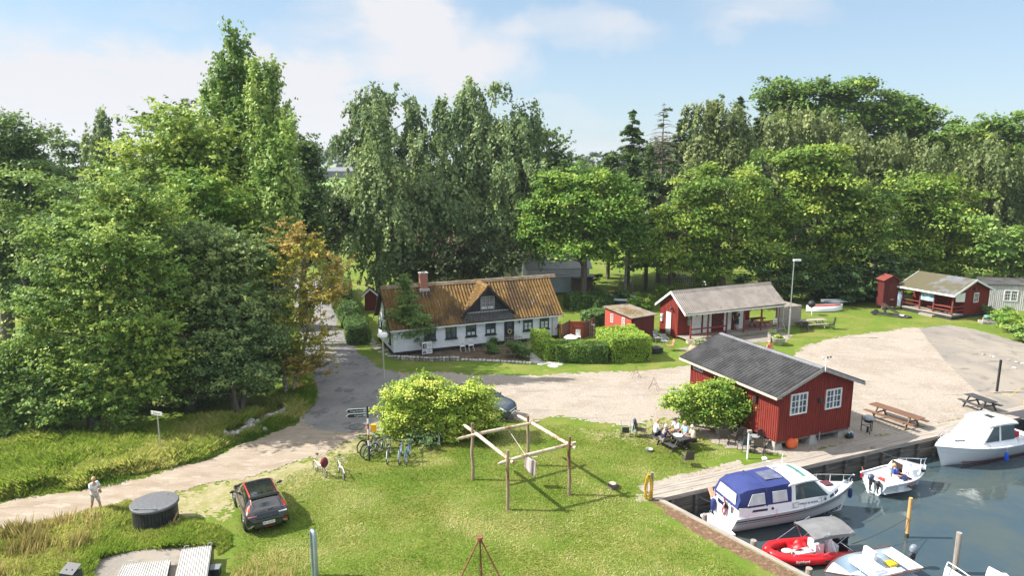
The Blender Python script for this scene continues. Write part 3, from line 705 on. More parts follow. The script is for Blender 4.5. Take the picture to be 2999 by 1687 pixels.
# ================================================================== RED HUT ON PIERS
HO=Vector((13.84,34.16,0)); HA=R(23.3); HF=inframe(HO,HA)
def hf(x,y,z=0): return HF@Vector((x,y,z))
def hut():
    t=thing('red_harbour_hut','dark red boarded hut on concrete piers with a black corrugated roof at the quayside','hut',HO,HA)
    W,L,fz=5.24,7.25,.5; wt=3.06; ez,rz=3.10,4.28; er=-.5
    m=MB()
    boardwall(m,frame((0,0,0),(1,0,0),(0,-1,0)),[(0,fz),(W,fz),(W,wt+.12),(W/2,rz-.13),(0,wt+.12)],.152,holes=[(.74,1.94,1.84,3.04),(3.22,4.4,1.8,2.96)])
    boardwall(m,frame((0,L,0),(0,-1,0),(-1,0,0)),[(0,fz),(L,fz),(L,wt+.1),(0,wt+.1)],.152)
    boardwall(m,frame((W,L,0),(-1,0,0),(0,1,0)),[(0,fz),(W,fz),(W,wt+.1),(W/2,rz-.13),(0,wt+.1)],.152)
    boardwall(m,frame((W,0,0),(0,1,0),(1,0,0)),[(0,fz),(L,fz),(L,wt+.1),(0,wt+.1)],.152)
    m.box(.02,W-.02,.02,L-.02,fz,fz+.06)
    m.build('wall',M_RED,t)
    m=MB(); c=W/2
    roof_plane(m,(er,L+.5,ez),(er,-.32,ez),(c,L+.5,rz),(c,-.32,rz),.23,.055,5,.04)
    roof_plane(m,(W-er,-.32,ez),(W-er,L+.5,ez),(c,-.32,rz),(c,L+.5,rz),.23,.055,5,.04)
    rf=m.build('roof',M_CORRD,t)
    m=MB(); y=-.34
    while y<L+.4: m.extr([(c-.03,y,rz+.11),(c+.22,y,rz+.02),(c+.22,y,rz-.03),(c-.2,y,rz-.0),(c-.2,y,rz+.07)],(0,min(.96,L+.5-y),0)); y+=.97
    m.build('ridge_cap',mat('slate_grey_ridge',(.15,.155,.17),(.20,.205,.22),2,.6),rf)
    vb=mat('grey_fascia',(.36,.33,.30),(.28,.26,.24),3,.7); m=MB()
    for sg,ex in((1,er),(-1,W-er)):
        m.extr([(ex,-.35,ez+.05),(c,-.35,rz+.06),(c,-.35,rz-.14),(ex,-.35,ez-.13)],(0,.03,0))
        m.extr([(ex,L+.5,ez+.05),(c,L+.5,rz+.06),(c,L+.5,rz-.14),(ex,L+.5,ez-.13)],(0,.03,0))
    m.each('verge_board',vb,rf)
    m=MB(); m.box(er-.03,er,-.35,L+.53,ez-.12,ez+.0); m.box(er,-.08,-.3,L+.5,ez-.10,ez-.085); m.build('eaves_board',mat('cream_fascia',(.62,.55,.42),(.5,.44,.34),2,.7),rf)
    m=MB(); m.box(W-er,W-er+.03,-.35,L+.53,ez-.12,ez+.0); m.build('gutter_board',vb,rf)
    window(t,Matrix.Translation((.76,0,1.86)),1.16,1.16,4,3,M_WHITE,.075,.035,mull=1); window(t,Matrix.Translation((3.24,0,1.82)),1.14,1.12,4,3,M_WHITE,.075,.035,mull=1)
    m=MB(); m.tube([(2.62,0,2.5),(2.62,-.2,2.6)],.02,6); m.lathe([(.03,.12),(.13,.02),(.10,-.16),(.04,-.2)],(2.62,-.22,2.55),10); m.build('wall_lamp',M_BLACK,t)
    g=frame((0,L,0),(0,-1,0),(-1,0,0))
    m=MB(g); m.box(L-1.72,L-1.5,-.16,0,2.2,2.55); m.build('wall_lamp',M_BLACK,t)
    m=MB(g); m.box(L-1.35,L-.95,-.06,0,1.15,2.35)
    m=MB(g); m.box(.3,1.15,-.06,-.03,2.55,2.85); s=m.build('name_sign',M_WHITE,t)
    m=MB(g); m.box(.34,1.11,-.068,-.061,2.59,2.81); sb=m.build('sign_field',mat('sign_blue',(.03,.05,.14),rough=.4),s)
    text_obj('lettering','Havnekontoret',.105,M_WHITE,s,g@Matrix.Translation((.725,-.069,2.70)))
    for (x,y,lb) in((.25,.35,1),(2.55,.2,1),(W-.45,.35,1),(.3,2.6,1),(W-.4,2.8,1),(.3,5,1),(W-.4,5.2,1),(2.6,3.5,1),(.3,6.8,1),(W-.4,6.9,1)):
        m=MB(); a,b=.30,.19; q=[(x-a,y-a,-.02),(x+a,y-a,-.02),(x+a,y+a,-.02),(x-a,y+a,-.02)]; p=[(x-b,y-b,fz),(x+b,y-b,fz),(x+b,y+b,fz),(x-b,y+b,fz)]
        m.add(q+p,[(0,3,2,1),(4,5,6,7),(0,1,5,4),(1,2,6,5),(2,3,7,6),(3,0,4,7)]); m.build('pier',M_CONC,t)
    m=MB(); m.box(.02,W-.02,.04,.14,fz-.14,fz-.003); m.box(.02,W-.02,L-.14,L-.04,fz-.14,fz-.003); m.each('floor_beam',M_QWALL,t)
    m=MB(); m.cyl((2.9,-.12,.1),.03,.55,8); m.build('drain_pipe',M_STEEL,t)
    # weather vane / anemometer on the gable peak
    v=thing('weather_mast','short white mast with anemometer cups on the hut gable peak','anemometer',hf(c,-.40,rz-.15),HA)
    m=MB(); m.cyl((0,0,0),.028,.72,8); m.build('mast',M_WHITE,v)
    m=MB(); m.tube([(-.26,0,.66),(.3,0,.70)],.013,6); m.build('cross_arm',M_WHITE,v)
    for x in(-.26,.1,.3):
        m=MB(); m.sph((x,0,.78),.05,8,6); m.cyl((x,0,.68),.012,.1,6); m.build('cup',M_WHITE if x<0 else M_DKMETAL,v)
hut()
# ================================================================== OPEN SHELTER AND SHEDS ON THE RIGHT
def shelter():
    Fp=Vector((42.05,64.6,0)); Rp=Vector((47.02,66.95,0)); Lp=Vector((41.0,69.6,0))
    ang=math.atan2(Rp.y-Fp.y,Rp.x-Fp.x); W=(Rp-Fp).length; Ln=5.2
    t=thing('red_shelter','red timber shelter with open railed porch and grey felt roof beyond the slipway','shelter',Fp,ang)
    fz=.45; px=1.75; wt=2.55; rz=3.75; c=W/2
    m=MB(); m.box(.0,W,.0,Ln,-.05,.32); m.build('base',M_BLACKP,t)
    m=MB()
    boardwall(m,frame((px,0,0),(1,0,0),(0,-1,0)),[(0,.33),(W-px,.33),(W-px,wt),(c-px,rz-.12),(0,wt+ (rz-wt)*px/c-.12)],.16)
    boardwall(m,frame((W,0,0),(0,1,0),(1,0,0)),[(0,.33),(Ln,.33),(Ln,wt),(0,wt)],.16)
    boardwall(m,frame((px,Ln,0),(0,-1,0),(-1,0,0)),[(0,fz),(Ln,fz),(Ln,wt+.5),(0,wt+.5)],.16)
    m.build('wall',M_RED,t)
    m=MB(); m.box(0,px,0,Ln,.33,fz-.05)
    for k in range(12): m.box(k*.146,k*.146+.13,0,Ln,fz-.05,fz)
    m.build('deck',M_GREYWOOD,t)
    fe=mat('mossy_felt_roof',(.115,.12,.13),(.15,.155,.165),.9,.85,.3,20,c3=(.095,.085,.048),s3=.3,lo3=.46,hi3=.52)
    m=MB(); e=.45
    ezL,ezR=wt-.12,wt-.1
    m.extr([(-e,-.35,ezL),(c,-.35,rz),(c,Ln+.35,rz),(-e,Ln+.35,ezL)],(0,0,.07)); m.extr([(W+e,-.35,ezR),(c,-.35,rz),(c,Ln+.35,rz),(W+e,Ln+.35,ezR)],(0,0,.07)); rf=m.build('roof',fe,t)
    m=MB()
    for y in(-.39,Ln+.35):
        m.extr([(-e,y,ezL+.09),(c,y,rz+.09),(c,y,rz-.13),(-e,y,ezL-.1)],(0,.035,0)); m.extr([(W+e,y,ezR+.09),(c,y,rz+.09),(c,y,rz-.13),(W+e,y,ezR-.1)],(0,.035,0))
    m.box(-e-.04,-e,-.35,Ln+.35,ezL-.1,ezL+.06); m.each('verge_board',M_WHITE,rf)
    for y in(.06,1.9,3.3,Ln-.06):
        m=MB(); m.box(0,.12,y-.06,y+.06,fz,wt-.05); m.build('post',M_BROWNRED,t)
    for a,b in((.12,1.84),(3.36,Ln-.12)):
        m=MB(); m.box(.03,.08,a,b,1.15,1.25); m.box(.03,.08,a,b,.8,.88); m.build('railing',M_BROWNRED,t)
    m=MB(); m.box(.12,px,.02,.06,1.15,1.25); m.box(.12,px,.02,.06,.8,.88); m.build('railing',M_BROWNRED,t)
    m=MB(); m.add([(.35,-.02,1.75),(px-.03,-.02,1.62),(px-.03,-.02,2.5),(.35,-.02,2.35)],[(0,1,2,3)]); m.extr([(.3,-.01,1.9),(px-.05,-.01,1.7),(px-.05,-.01,2.55),(.3,-.01,2.45)],(0,-.03,0)); m.build('white_board',M_WHITE,t)
    window(t,Matrix.Translation((3.05,0,1.45)),.78,.95,3,2,M_WHITE,.07,.035)
    m=MB(); m.box(2.95,3.2,-.14,0,2.7,2.95); m.build('wall_lamp',M_DKMETAL,t)
    m=MB(); m.box(-.02,.02,1.92,3.2,1.45,2.35); q=m.build('map_board',mat('map_print',(.62,.72,.78),(.16,.32,.48),2.2,.5),t)
    for y in(2.0,3.1): pass
    m=MB(); m.box(-.45,.0,1.6,3.0,0,.2); m.build('porch_step',M_GREYWOOD,t)
    m=MB(); m.box(.45,1.25,.5,2.6,fz+.7,fz+.76); tb=thing('shelter_table','brown wooden table inside the porch of the red shelter','table',inframe(Fp,ang)@Vector((0,0,0)),ang); m.build('tabletop',M_BROWNRED,tb)
    for y in(.8,2.3):
        m=MB(); m.beam((.5,y,fz),(1.2,y,fz+.7),.07,.07); m.beam((1.2,y,fz),(.5,y,fz+.7),.07,.07); m.build('leg',M_BROWNRED,tb)
    for x in(.25,1.45):
        m=MB(); m.box(x-.12,x+.12,.5,2.6,fz+.38,fz+.43); m.build('seat',M_BROWNRED,tb)
shelter()
def simple_sheds():
    # tall narrow dark red shed on legs
    o=Vector((37.9,69.3,0)); t=thing('tall_red_shed','tall narrow dark red shed standing on legs under the trees left of the shelter','shed',o,R(3))
    m=MB(); boardwall(m,frame((0,0,0),(1,0,0),(0,-1,0)),[(0,.35),(1.5,.35),(1.5,3.05),(.75,3.45),(0,3.05)],.2); boardwall(m,frame((1.5,0,0),(0,1,0),(1,0,0)),[(0,.35),(1.1,.35),(1.1,3.05),(0,3.05)],.2); boardwall(m,frame((0,1.1,0),(0,-1,0),(-1,0,0)),[(0,.35),(1.1,.35),(1.1,3.05),(0,3.05)],.2); m.box(0,1.45,1.0,1.1,.35,3.05); m.build('wall',M_REDD,t)  # wall red chosen darker, with the tree shade put into the colour
    m=MB(); m.extr([(-.2,-.2,3.0),(.75,-.2,3.5),(1.7,-.2,3.0),(1.7,-.2,3.06),(.75,-.2,3.58),(-.2,-.2,3.06)],(0,1.5,0)); m.build('roof',M_BROWNRED,t)
    m=MB(); m.box(.45,1.25,-.05,-.001,.9,2.7); d=m.build('door',M_REDD,t); m=MB(); m.box(.75,1.1,-.14,-.051,1.05,1.12); m.build('handle',M_GREYWOOD,d)
    for x,y in((.08,.08),(1.38,.08),(.08,1.0),(1.38,1.0)):
        m=MB(); m.box(x-.07,x+.07,y-.07,y+.07,0,.36); m.build('leg',M_QWALL,t)
    # whitewashed shed at the right edge
    o=Vector((48.6,69.6,0)); t=thing('white_shed','peeling white boarded shed with a mullioned window right of the red shelter','shed',o,R(-16))
    m=MB(); boardwall(m,frame((0,0,0),(1,0,0),(0,-1,0)),[(0,0),(5,0),(5,2.62),(0,2.55)],.17); m.box(0,.1,0.1,3,0,2.5); m.box(4.9,5,.1,3,0,2.5)
    m.build('wall',board_mat('peeling_white_boards',(.62,.61,.58),(.40,.39,.37),(.72,.71,.69)),t)
    m=MB(); m.extr([(-.1,-.15,2.6),(5.1,-.15,2.66),(5.1,3.1,2.9),(-.1,3.1,2.85)],(0,0,.05)); m.build('roof',M_CORRD,t)
    window(t,Matrix.Translation((1.55,0,.95)),1.25,1.15,2,3,M_WHITE,.09,.035,mull=1)
    # tiny outhouse left of the cottage
    o=G(1069,910); t=thing('outhouse','tiny dark red outhouse with white bargeboards behind the roadside hedge','outhouse',o,R(12))
    m=MB(); boardwall(m,frame((0,0,0),(1,0,0),(0,-1,0)),[(0,0),(1.15,0),(1.15,1.6),(.57,2.1),(0,1.6)],.16); m.box(.02,1.13,.1,1.2,0,1.6); m.build('wall',M_REDD,t)
    m=MB(); m.extr([(-.3,-.2,1.4),(.57,-.2,2.2),(1.45,-.2,1.4),(1.45,-.2,1.48),(.57,-.2,2.29),(-.3,-.2,1.48)],(0,1.6,0)); rf=m.build('roof',mat('pinkish_tiles',(.36,.22,.19),(.28,.16,.13),8,.8),t)
    m=MB(); m.extr([(-.3,-.24,1.36),(.57,-.24,2.16),(1.45,-.24,1.36),(1.45,-.24,1.52),(.57,-.24,2.33),(-.3,-.24,1.52)],(0,.035,0)); m.build('bargeboard',M_WHITE,rf)
    # house behind the birches: tiled roof and white walls seen through the branches
    o=Vector((-14.5,84,0)); t=thing('background_house','white house with brown tiled roof half hidden behind the weeping birches','house',o,R(10))
    m=MB(); m.box(0,20,0,7,0,2.9); m.extr([(0,0,2.9),(0,7,2.9),(0,3.5,6.3)],(.25,0,0)); m.extr([(19.75,0,2.9),(19.75,7,2.9),(19.75,3.5,6.3)],(.25,0,0)); m.build('wall',M_LIME,t)
    m=MB(); roof_plane(m,(-.4,-.5,2.6),(20.4,-.5,2.6),(-.4,3.5,6.5),(20.4,3.5,6.5),.35,.05,8,.08,4); roof_plane(m,(20.4,7.5,2.6),(-.4,7.5,2.6),(20.4,3.5,6.5),(-.4,3.5,6.5),.35,.05,8,.08,4)
    rf=m.build('roof',mat('brown_clay_tiles',(.34,.20,.14),(.24,.13,.09),3,.85,.4,10),t)
    m=MB(); m.box(5,5.7,3.2,3.9,5.6,7.6); m.build('chimney',M_BRICK,rf)
    for x in(2,5,8,12.5,15.5,17.8): window(t,Matrix.Translation((x,0,1)),1.1,1.2,2,2,M_WHITE,.08,.04)
    m=MB(); m.box(10.2,11.2,-.05,0,.05,2.2); m.build('door',M_GREENB,t)
    # pale grey annex with the log store
    o=G(1548,862); o.y+=.0
    t=thing('grey_outbuilding','pale grey outbuilding with a low dark roof behind the cottage ridge','outbuilding',o,R(8))
    m=MB(); m.box(0,7.2,.5,5,0,2.9); m.extr([(0,.5,2.9),(0,5,2.9),(0,2.75,4.1)],(7.2,0,0)); m.build('wall',mat('pale_grey_render',(.74,.76,.77),(.66,.68,.69),1.5,.85),t)
    m=MB(); m.box(-.3,7.5,-.9,.45,2.0,2.1); m.extr([(-.3,.2,2.85),(-.3,2.75,4.22),(-.3,5.3,2.85),(-.3,5.3,2.76),(-.3,2.75,4.12),(-.3,.2,2.76)],(7.8,0,0)); m.build('roof',mat('grey_sheet_roof',(.30,.31,.33),rough=.6),t)
    for x in(.0,2.2,4.9,7.2):
        m=MB(); m.box(x-.06,x+.06,-.8,-.68,0,2.0); m.build('post',M_QWALL,t)
    for nm,x0,x1,lb in(('firewood_stack',.15,2.1,'split logs stacked high in the left bay of the log store'),('firewood_stack',5.05,7.1,'split logs stacked high in the right bay of the log store')):
        m=MB(inframe(o,R(8))); rnd=random.Random(int(x0*10))
        z=.08
        while z<1.75:
            x=x0+rnd.uniform(0,.08)
            while x<x1-.1:
                r=rnd.uniform(.05,.085); m.tube([(x+r,-.6+rnd.uniform(0,.08),z),(x+r,.1,z)],r,6); x+=2*r
            z+=.13
        q=m.build(nm,mat('split_logs',(.30,.20,.13),(.18,.12,.08),7,.85)); tag(q,lb,'firewood','stacks of firewood')
    # grey plank screen at the right end of the clubhouse
    o=bf(10.1,1.0); t=thing('plank_screen','weathered grey screen of horizontal planks at the right end of the clubhouse','fence',o,BA)
    m=MB(); rnd=random.Random(2)
    for k in range(11): m.box(0,2.9,rnd.uniform(-.01,.01),.03,.1+k*.165,.1+k*.165+.155)
    for k in range(11): m.box(2.9,2.93,.03,2.2,.1+k*.165,.1+k*.165+.155)
    m.build('planks',M_GREYWOOD,t)
    for x in(.05,1.45,2.85):
        m=MB(); m.box(x-.05,x+.05,.035,.13,0,1.95); m.build('post',M_GREYWOODV,t)
    # far barn at the edge of the field
    p=AT(960,503,520); 
    return
simple_sheds()
# ================================================================== VEGETATION
def leafmat(name,cd,cm,cl,tr=.32,rough=.55):
    m=bpy.data.materials.new(name); m.use_nodes=True; t=m.node_tree; n=N(t); b=t.nodes['Principled BSDF']
    a=n('ShaderNodeAttribute',attribute_name='tint').outputs['Fac']
    r=n('ShaderNodeValToRGB',{0:a}); e=r.color_ramp.elements; e[0].color=(*cd,1); e[0].position=.05; e[1].color=(*cl,1); e[1].position=.95
    x=e.new(.5); x.color=(*cm,1)
    t.links.new(r.outputs[0],b.inputs['Base Color']); b.inputs['Roughness'].default_value=rough; b.inputs['Specular IOR Level'].default_value=.25
    tl=n('ShaderNodeBsdfTranslucent',{0:n.mix(.35,r.outputs[0],(.38,.44,.08))})
    mx=n('ShaderNodeMixShader',{0:tr,1:b.outputs[0],2:tl.outputs[0]}); t.links.new(mx.outputs[0],t.nodes['Material Output'].inputs[0])
    return m
L_BROAD=leafmat('maple_leaves',(0.068,0.141,0.031),(0.161,0.276,0.043),(0.354,0.433,0.070))
L_BRIGHT=leafmat('fresh_green_leaves',(0.075,0.167,0.033),(0.169,0.319,0.046),(0.389,0.486,0.084))
L_DARK=leafmat('dark_leaves',(0.060,0.118,0.041),(0.123,0.216,0.068),(0.246,0.365,0.092))
L_POP=leafmat('poplar_leaves',(0.091,0.182,0.040),(0.209,0.345,0.076),(0.453,0.562,0.163))
L_BIRCH=leafmat('birch_leaves',(0.090,0.155,0.064),(0.204,0.290,0.118),(0.408,0.482,0.204))
L_BIRCHD=leafmat('olive_birch_leaves',(0.089,0.128,0.049),(0.198,0.247,0.089),(0.377,0.406,0.168))
L_HORN=leafmat('hornbeam_leaves',(0.074,0.149,0.039),(0.193,0.326,0.064),(0.496,0.573,0.123))
L_SHADE=leafmat('deep_green_leaves',(0.073,0.135,0.052),(0.163,0.255,0.094),(0.384,0.456,0.156))
L_GOLD=leafmat('turning_leaves',(.17,.22,.035),(.42,.37,.06),(.72,.52,.12),.4)
L_RUST=leafmat('rusty_orange_leaves',(.26,.22,.06),(.50,.34,.10),(.68,.48,.17),.35)
L_CON=leafmat('spruce_needles',(0.042,0.086,0.030),(0.084,0.161,0.050),(0.144,0.230,0.070),.2)
L_HEDGE=leafmat('hedge_leaves',(0.123,0.203,0.028),(0.246,0.391,0.043),(0.455,0.596,0.089))
L_HEDGED=leafmat('dark_hedge_leaves',(0.046,0.099,0.026),(0.083,0.165,0.043),(0.165,0.281,0.074))
L_PALE=leafmat('elder_leaves',(0.143,0.247,0.033),(0.342,0.478,0.058),(0.645,0.676,0.148))
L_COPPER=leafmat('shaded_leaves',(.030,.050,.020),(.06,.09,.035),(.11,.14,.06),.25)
L_GRASS=leafmat('long_grass',(0.140,0.250,0.024),(0.280,0.369,0.056),(0.550,0.510,0.180),.5)
L_STRAWG=leafmat('dry_grass',(0.275,0.225,0.075),(0.500,0.388,0.163),(0.750,0.587,0.300),.25)
M_BARK=mat('grey_brown_bark',(.10,.08,.062),(.16,.135,.11),3,.95,.8,9,stretch=(3,3,.6))
M_BARKL=mat('pale_bark',(.38,.35,.30),(.20,.175,.15),1.6,.9,.5,9,stretch=(1,1,3),lo=.45,hi=.6)
M_DEADW=mat('dead_branches',(.24,.19,.15),(.15,.12,.10),4,.95)
def unit(a): return a/np.maximum(np.linalg.norm(a,axis=-1,keepdims=True),1e-9)
def leaves_obj(name,C,A,B,tint,m,parent=None):
    n=len(C); V=np.empty((n,4,3)); V[:,0]=C-A; V[:,1]=C+B; V[:,2]=C+A; V[:,3]=C-B
    o=mesh_np(name,V.reshape(-1,3),np.arange(4*n).reshape(n,4),m,np.repeat(tint,4))
    if parent: o.parent=parent
    return o
LEAFTOTAL=[0]
def crown(rg,blobs,kind,ls,cov,crad,tsp=.18,tbias=.45,hole=.25,flat=.4):
    """blobs: world (x,y,z,rx,ry,rz). returns C,A,B,tint and the cluster centres"""
    blobs=np.array(blobs,float); area=math.pi*(blobs[:,3]*blobs[:,5])
    la=ls*ls*.58*2*.5*2*.5; ntot=int(area.sum()*cov/(ls*ls*.30)); K=int({'broad':46,'birch':30,'poplar':26,'spiky':30}[kind]*1.0)
    NC=max(6,int(ntot/K)); pr=area/area.sum(); bi=rg.choice(len(blobs),NC,p=pr); b=blobs[bi]
    d=unit(rg.normal(size=(NC,3))+np.array([0,-.25,.22]))
    rr=np.where(rg.random(NC)<.74,rg.uniform(.74,1.04,NC),rg.random(NC)**.5*.8)
    ph=rg.uniform(0,6.28,(3,)); lump=1+.16*np.sin(d[:,0]*5+ph[0]+bi)*np.cos(d[:,2]*4+ph[1])+.12*np.sin(d[:,1]*8+ph[2]+2*bi)
    # boughs: clusters gather on the domed tops of a limited number of boughs, the leaves in the hollows between tinted darker as shade
    bru=np.array([.30,.30,.18]) if kind in('broad','spiky') else (np.array([.22,.22,.34]) if kind=='birch' else np.array([.2,.2,.42]))
    nbg=np.maximum(5,(26*pr*len(blobs))).astype(int); bid=bi*64+(rg.random(NC)*np.minimum(nbg[bi],60)).astype(int); uq,inv=np.unique(bid,return_inverse=True); M_=len(uq)
    bd=unit(rg.normal(size=(M_,3))+np.array([0,-.35,.25])); brr=np.where(rg.random(M_)<.8,rg.uniform(.66,.98,M_),rg.random(M_)*.6); bsz=rg.uniform(.75,1.35,M_); btn=rg.normal(size=M_)*tsp*.8
    hemi=unit(rg.normal(size=(NC,3))+np.array([0,-.2,.75])); bo=b[:,:3]+bd[inv]*b[:,3:6]*(brr[inv]*lump)[:,None]+hemi*b[:,3:6]*bru*1.25*bsz[inv][:,None]
    cc=b[:,:3]+d*b[:,3:6]*(rr*lump)[:,None]; usb=rg.random(NC)<.80; cc=np.where(usb[:,None],bo,cc*1.0); d=np.where(usb[:,None],unit(hemi*.6+bd[inv]*.6),d); btn=np.where(usb,btn[inv],-.12)
    # carve irregular hollows so that whatever is behind shows through
    q=np.sin(cc[:,0]*1.1/crad*.55+ph[0])*np.sin(cc[:,1]*.9/crad*.5+ph[1])*np.sin(cc[:,2]*1.2/crad*.55+ph[2])
    keep=q>-(1-hole)*.62
    if keep.sum()<8: keep[:]=True
    cc=cc[keep]; d=d[keep]; rr=rr[keep]; btn=btn[keep]; NC=len(cc)
    out=unit(d*np.array([1,1,.35]))
    u=rg.normal(size=(NC,K,3)); cs=crad*rg.uniform(.6,1.35,(NC,1,1))
    if kind in('spiky','poplar'): cs=cs*np.where(rg.random((NC,1,1))<.16,1.9,1)
    t=rg.random((NC,K,1))
    if kind=='broad':
        off=u*np.array([.55,.55,.55*flat])*cs; off[:,:,2]-=.25*np.linalg.norm(off[:,:,:2],axis=2)*.8
        P=cc[:,None]+off; nn=unit(np.array([0,0,.85])+out[:,None]*.45+rg.normal(size=(NC,K,3))*.55)
        A=unit(np.cross(nn,rg.normal(size=(NC,K,3))))
    elif kind=='birch':
        ln=cs*rg.uniform(1.2,3.0,(NC,1,1)); dr=np.concatenate([out[:,:2]*.18,-np.ones((NC,1))],1)[:,None]
        arch=out[:,None]*cs*.5*np.sqrt(t)
        P=cc[:,None]+dr*ln*t+arch+u*.20*cs*(1-.35*t); A=unit(np.array([0,0,-1.])+rg.normal(size=(NC,K,3))*.45); nn=unit(out[:,None]+rg.normal(size=(NC,K,3))*.7+np.array([0,0,.3]))
    elif kind=='poplar':
        ln=cs*rg.uniform(1.3,2.6,(NC,1,1)); dr=np.concatenate([out[:,:2]*.42,np.ones((NC,1))],1)[:,None]
        P=cc[:,None]+dr*ln*(t-.4)+u*.24*cs*(1.1-.6*t); A=unit(np.array([0,0,1.])+rg.normal(size=(NC,K,3))*.8); nn=unit(out[:,None]*.9+rg.normal(size=(NC,K,3))*.7+np.array([0,0,.45]))
    else:
        ln=cs*rg.uniform(1.2,2.6,(NC,1,1)); dr=np.concatenate([out[:,:2],.28+.3*rg.normal(size=(NC,1))],1)[:,None]
        P=cc[:,None]+dr*ln*(t-.35)+u*.22*cs*(1.15-.8*t)*np.array([1,1,.6]); A=unit(dr+rg.normal(size=(NC,K,3))*.6); nn=unit(np.array([0,0,.8])+out[:,None]*.4+rg.normal(size=(NC,K,3))*.5)
    A=unit(A-nn*(A*nn).sum(-1,keepdims=True)); B=np.cross(nn,A)
    s=ls*rg.uniform(.7,1.3,(NC,K,1)); A=A*s*.58; B=B*s*.36
    big=np.sin(cc[:,0]*.5+ph[2])*.08+np.sin(cc[:,2]*.8+cc[:,1]*.4+ph[0])*.07
    tt=np.clip((tbias+big+btn+rg.normal(size=NC)*tsp*.6)[:,None]+rg.normal(size=(NC,K))*.10,0,1)
    P=P.reshape(-1,3); ok=P[:,2]>.05
    return P[ok],A.reshape(-1,3)[ok],B.reshape(-1,3)[ok],tt.reshape(-1)[ok],cc
def limb(m,p0,p1,r0,r1,rnd,sag=.1,n=5):
    p0,p1=Vector(p0),Vector(p1); L=(p1-p0).length; pts=[];rs=[]
    w=Vector((rnd.uniform(-1,1),rnd.uniform(-1,1),rnd.uniform(-.4,.6)))*L*sag
    for i in range(n+1):
        t=i/n; pts.append(p0.lerp(p1,t)+w*math.sin(t*math.pi)); rs.append(r0+(r1-r0)*t)
    m.tube(pts,rs,6 if r0>.06 else 4,caps=False)
def tree(name,label,cat,ub,Y,blobs,kind,lm,seed,cov=4.2,group=None,tr=.3,crad=.75,ls=None,bark=None,tsp=.17,tbias=.45,hole=.25,flat=.4,limbs=14,trunktop=.6,bright=None,stems=1,extra=None,thick=.85,lowv=None):
    rg=np.random.default_rng(seed); rnd=random.Random(seed)
    X=(ub-CX)/F_PX*depth(Y); t=thing(name,label,cat,(X,Y,0),0,group)
    W=[]
    for b in blobs:
        u,v,ru,rv=b[:4]; dy=b[4] if len(b)>4 else 0
        p=AT(u,v,Y+dy); k=depth(Y+dy,p.z)/F_PX
        W.append((p.x-X,dy,p.z,ru*k,max(.3,min(ru*k,rv*k*1.3)*thick),rv*k))
    ls=ls or (.0043*depth(Y,6)+.018)
    P,A,B,T,cc=crown(rg,W,kind,ls,cov,crad,tsp,tbias,hole,flat)
    LEAFTOTAL[0]+=len(P)
    leaves_obj('crown',P,A,B,T,lm,t)
    if extra:
        for (bl,m2,cv,nm) in extra:
            W2=[]
            for b in bl:
                u,v,ru,rv=b[:4]; dy=b[4] if len(b)>4 else 0; p=AT(u,v,Y+dy); k=depth(Y+dy,p.z)/F_PX
                W2.append((p.x-X,dy,p.z,ru*k,max(.3,min(ru*k,rv*k)*thick),rv*k))
            P,A,B,T,c2=crown(rg,W2,kind,ls,cv,crad,tsp,.5,hole,flat); leaves_obj(nm,P,A,B,T,m2,t); LEAFTOTAL[0]+=len(P)
    wb=np.array(W); ctr=(wb[:,:3]*wb[:,3:4]*wb[:,5:6]).sum(0)/(wb[:,3]*wb[:,5]).sum(); top=(wb[:,2]+wb[:,5]).max()
    m=MB()
    for s in range(stems):
        a=2*math.pi*s/max(1,stems)+.6; sp=.0 if stems==1 else 1.0
        b0=Vector((sp*.12*math.cos(a),sp*.12*math.sin(a),-.05)); tp=Vector((ctr[0]*.8+sp*math.cos(a)*top*.16,ctr[1]*.8+sp*math.sin(a)*top*.12,top*trunktop))
        pts=[b0]; 
        for i in range(1,6):
            f=i/5; pts.append(b0.lerp(tp,f)+Vector((rnd.uniform(-.1,.1),rnd.uniform(-.1,.1),0))*tr*2)
        pts[1]=b0+(pts[1]-b0); rs=[tr*1.25,tr,tr*.85,tr*.7,tr*.5,tr*.22]
        m.tube(pts,rs,9,caps=False)
        for k in range(limbs//stems):
            c=cc[rnd.randrange(len(cc))]; f=rnd.uniform(.35,.98); i=min(4,int(f*5)); p=pts[i].lerp(pts[i+1],f*5-i)
            if c[2]<p.z-1 and rnd.random()<.6: continue
            limb(m,p,c,tr*(.42-.25*f),tr*.06,rnd)
    m.build('trunk',bark or M_BARK,t,smooth=2)
    return t
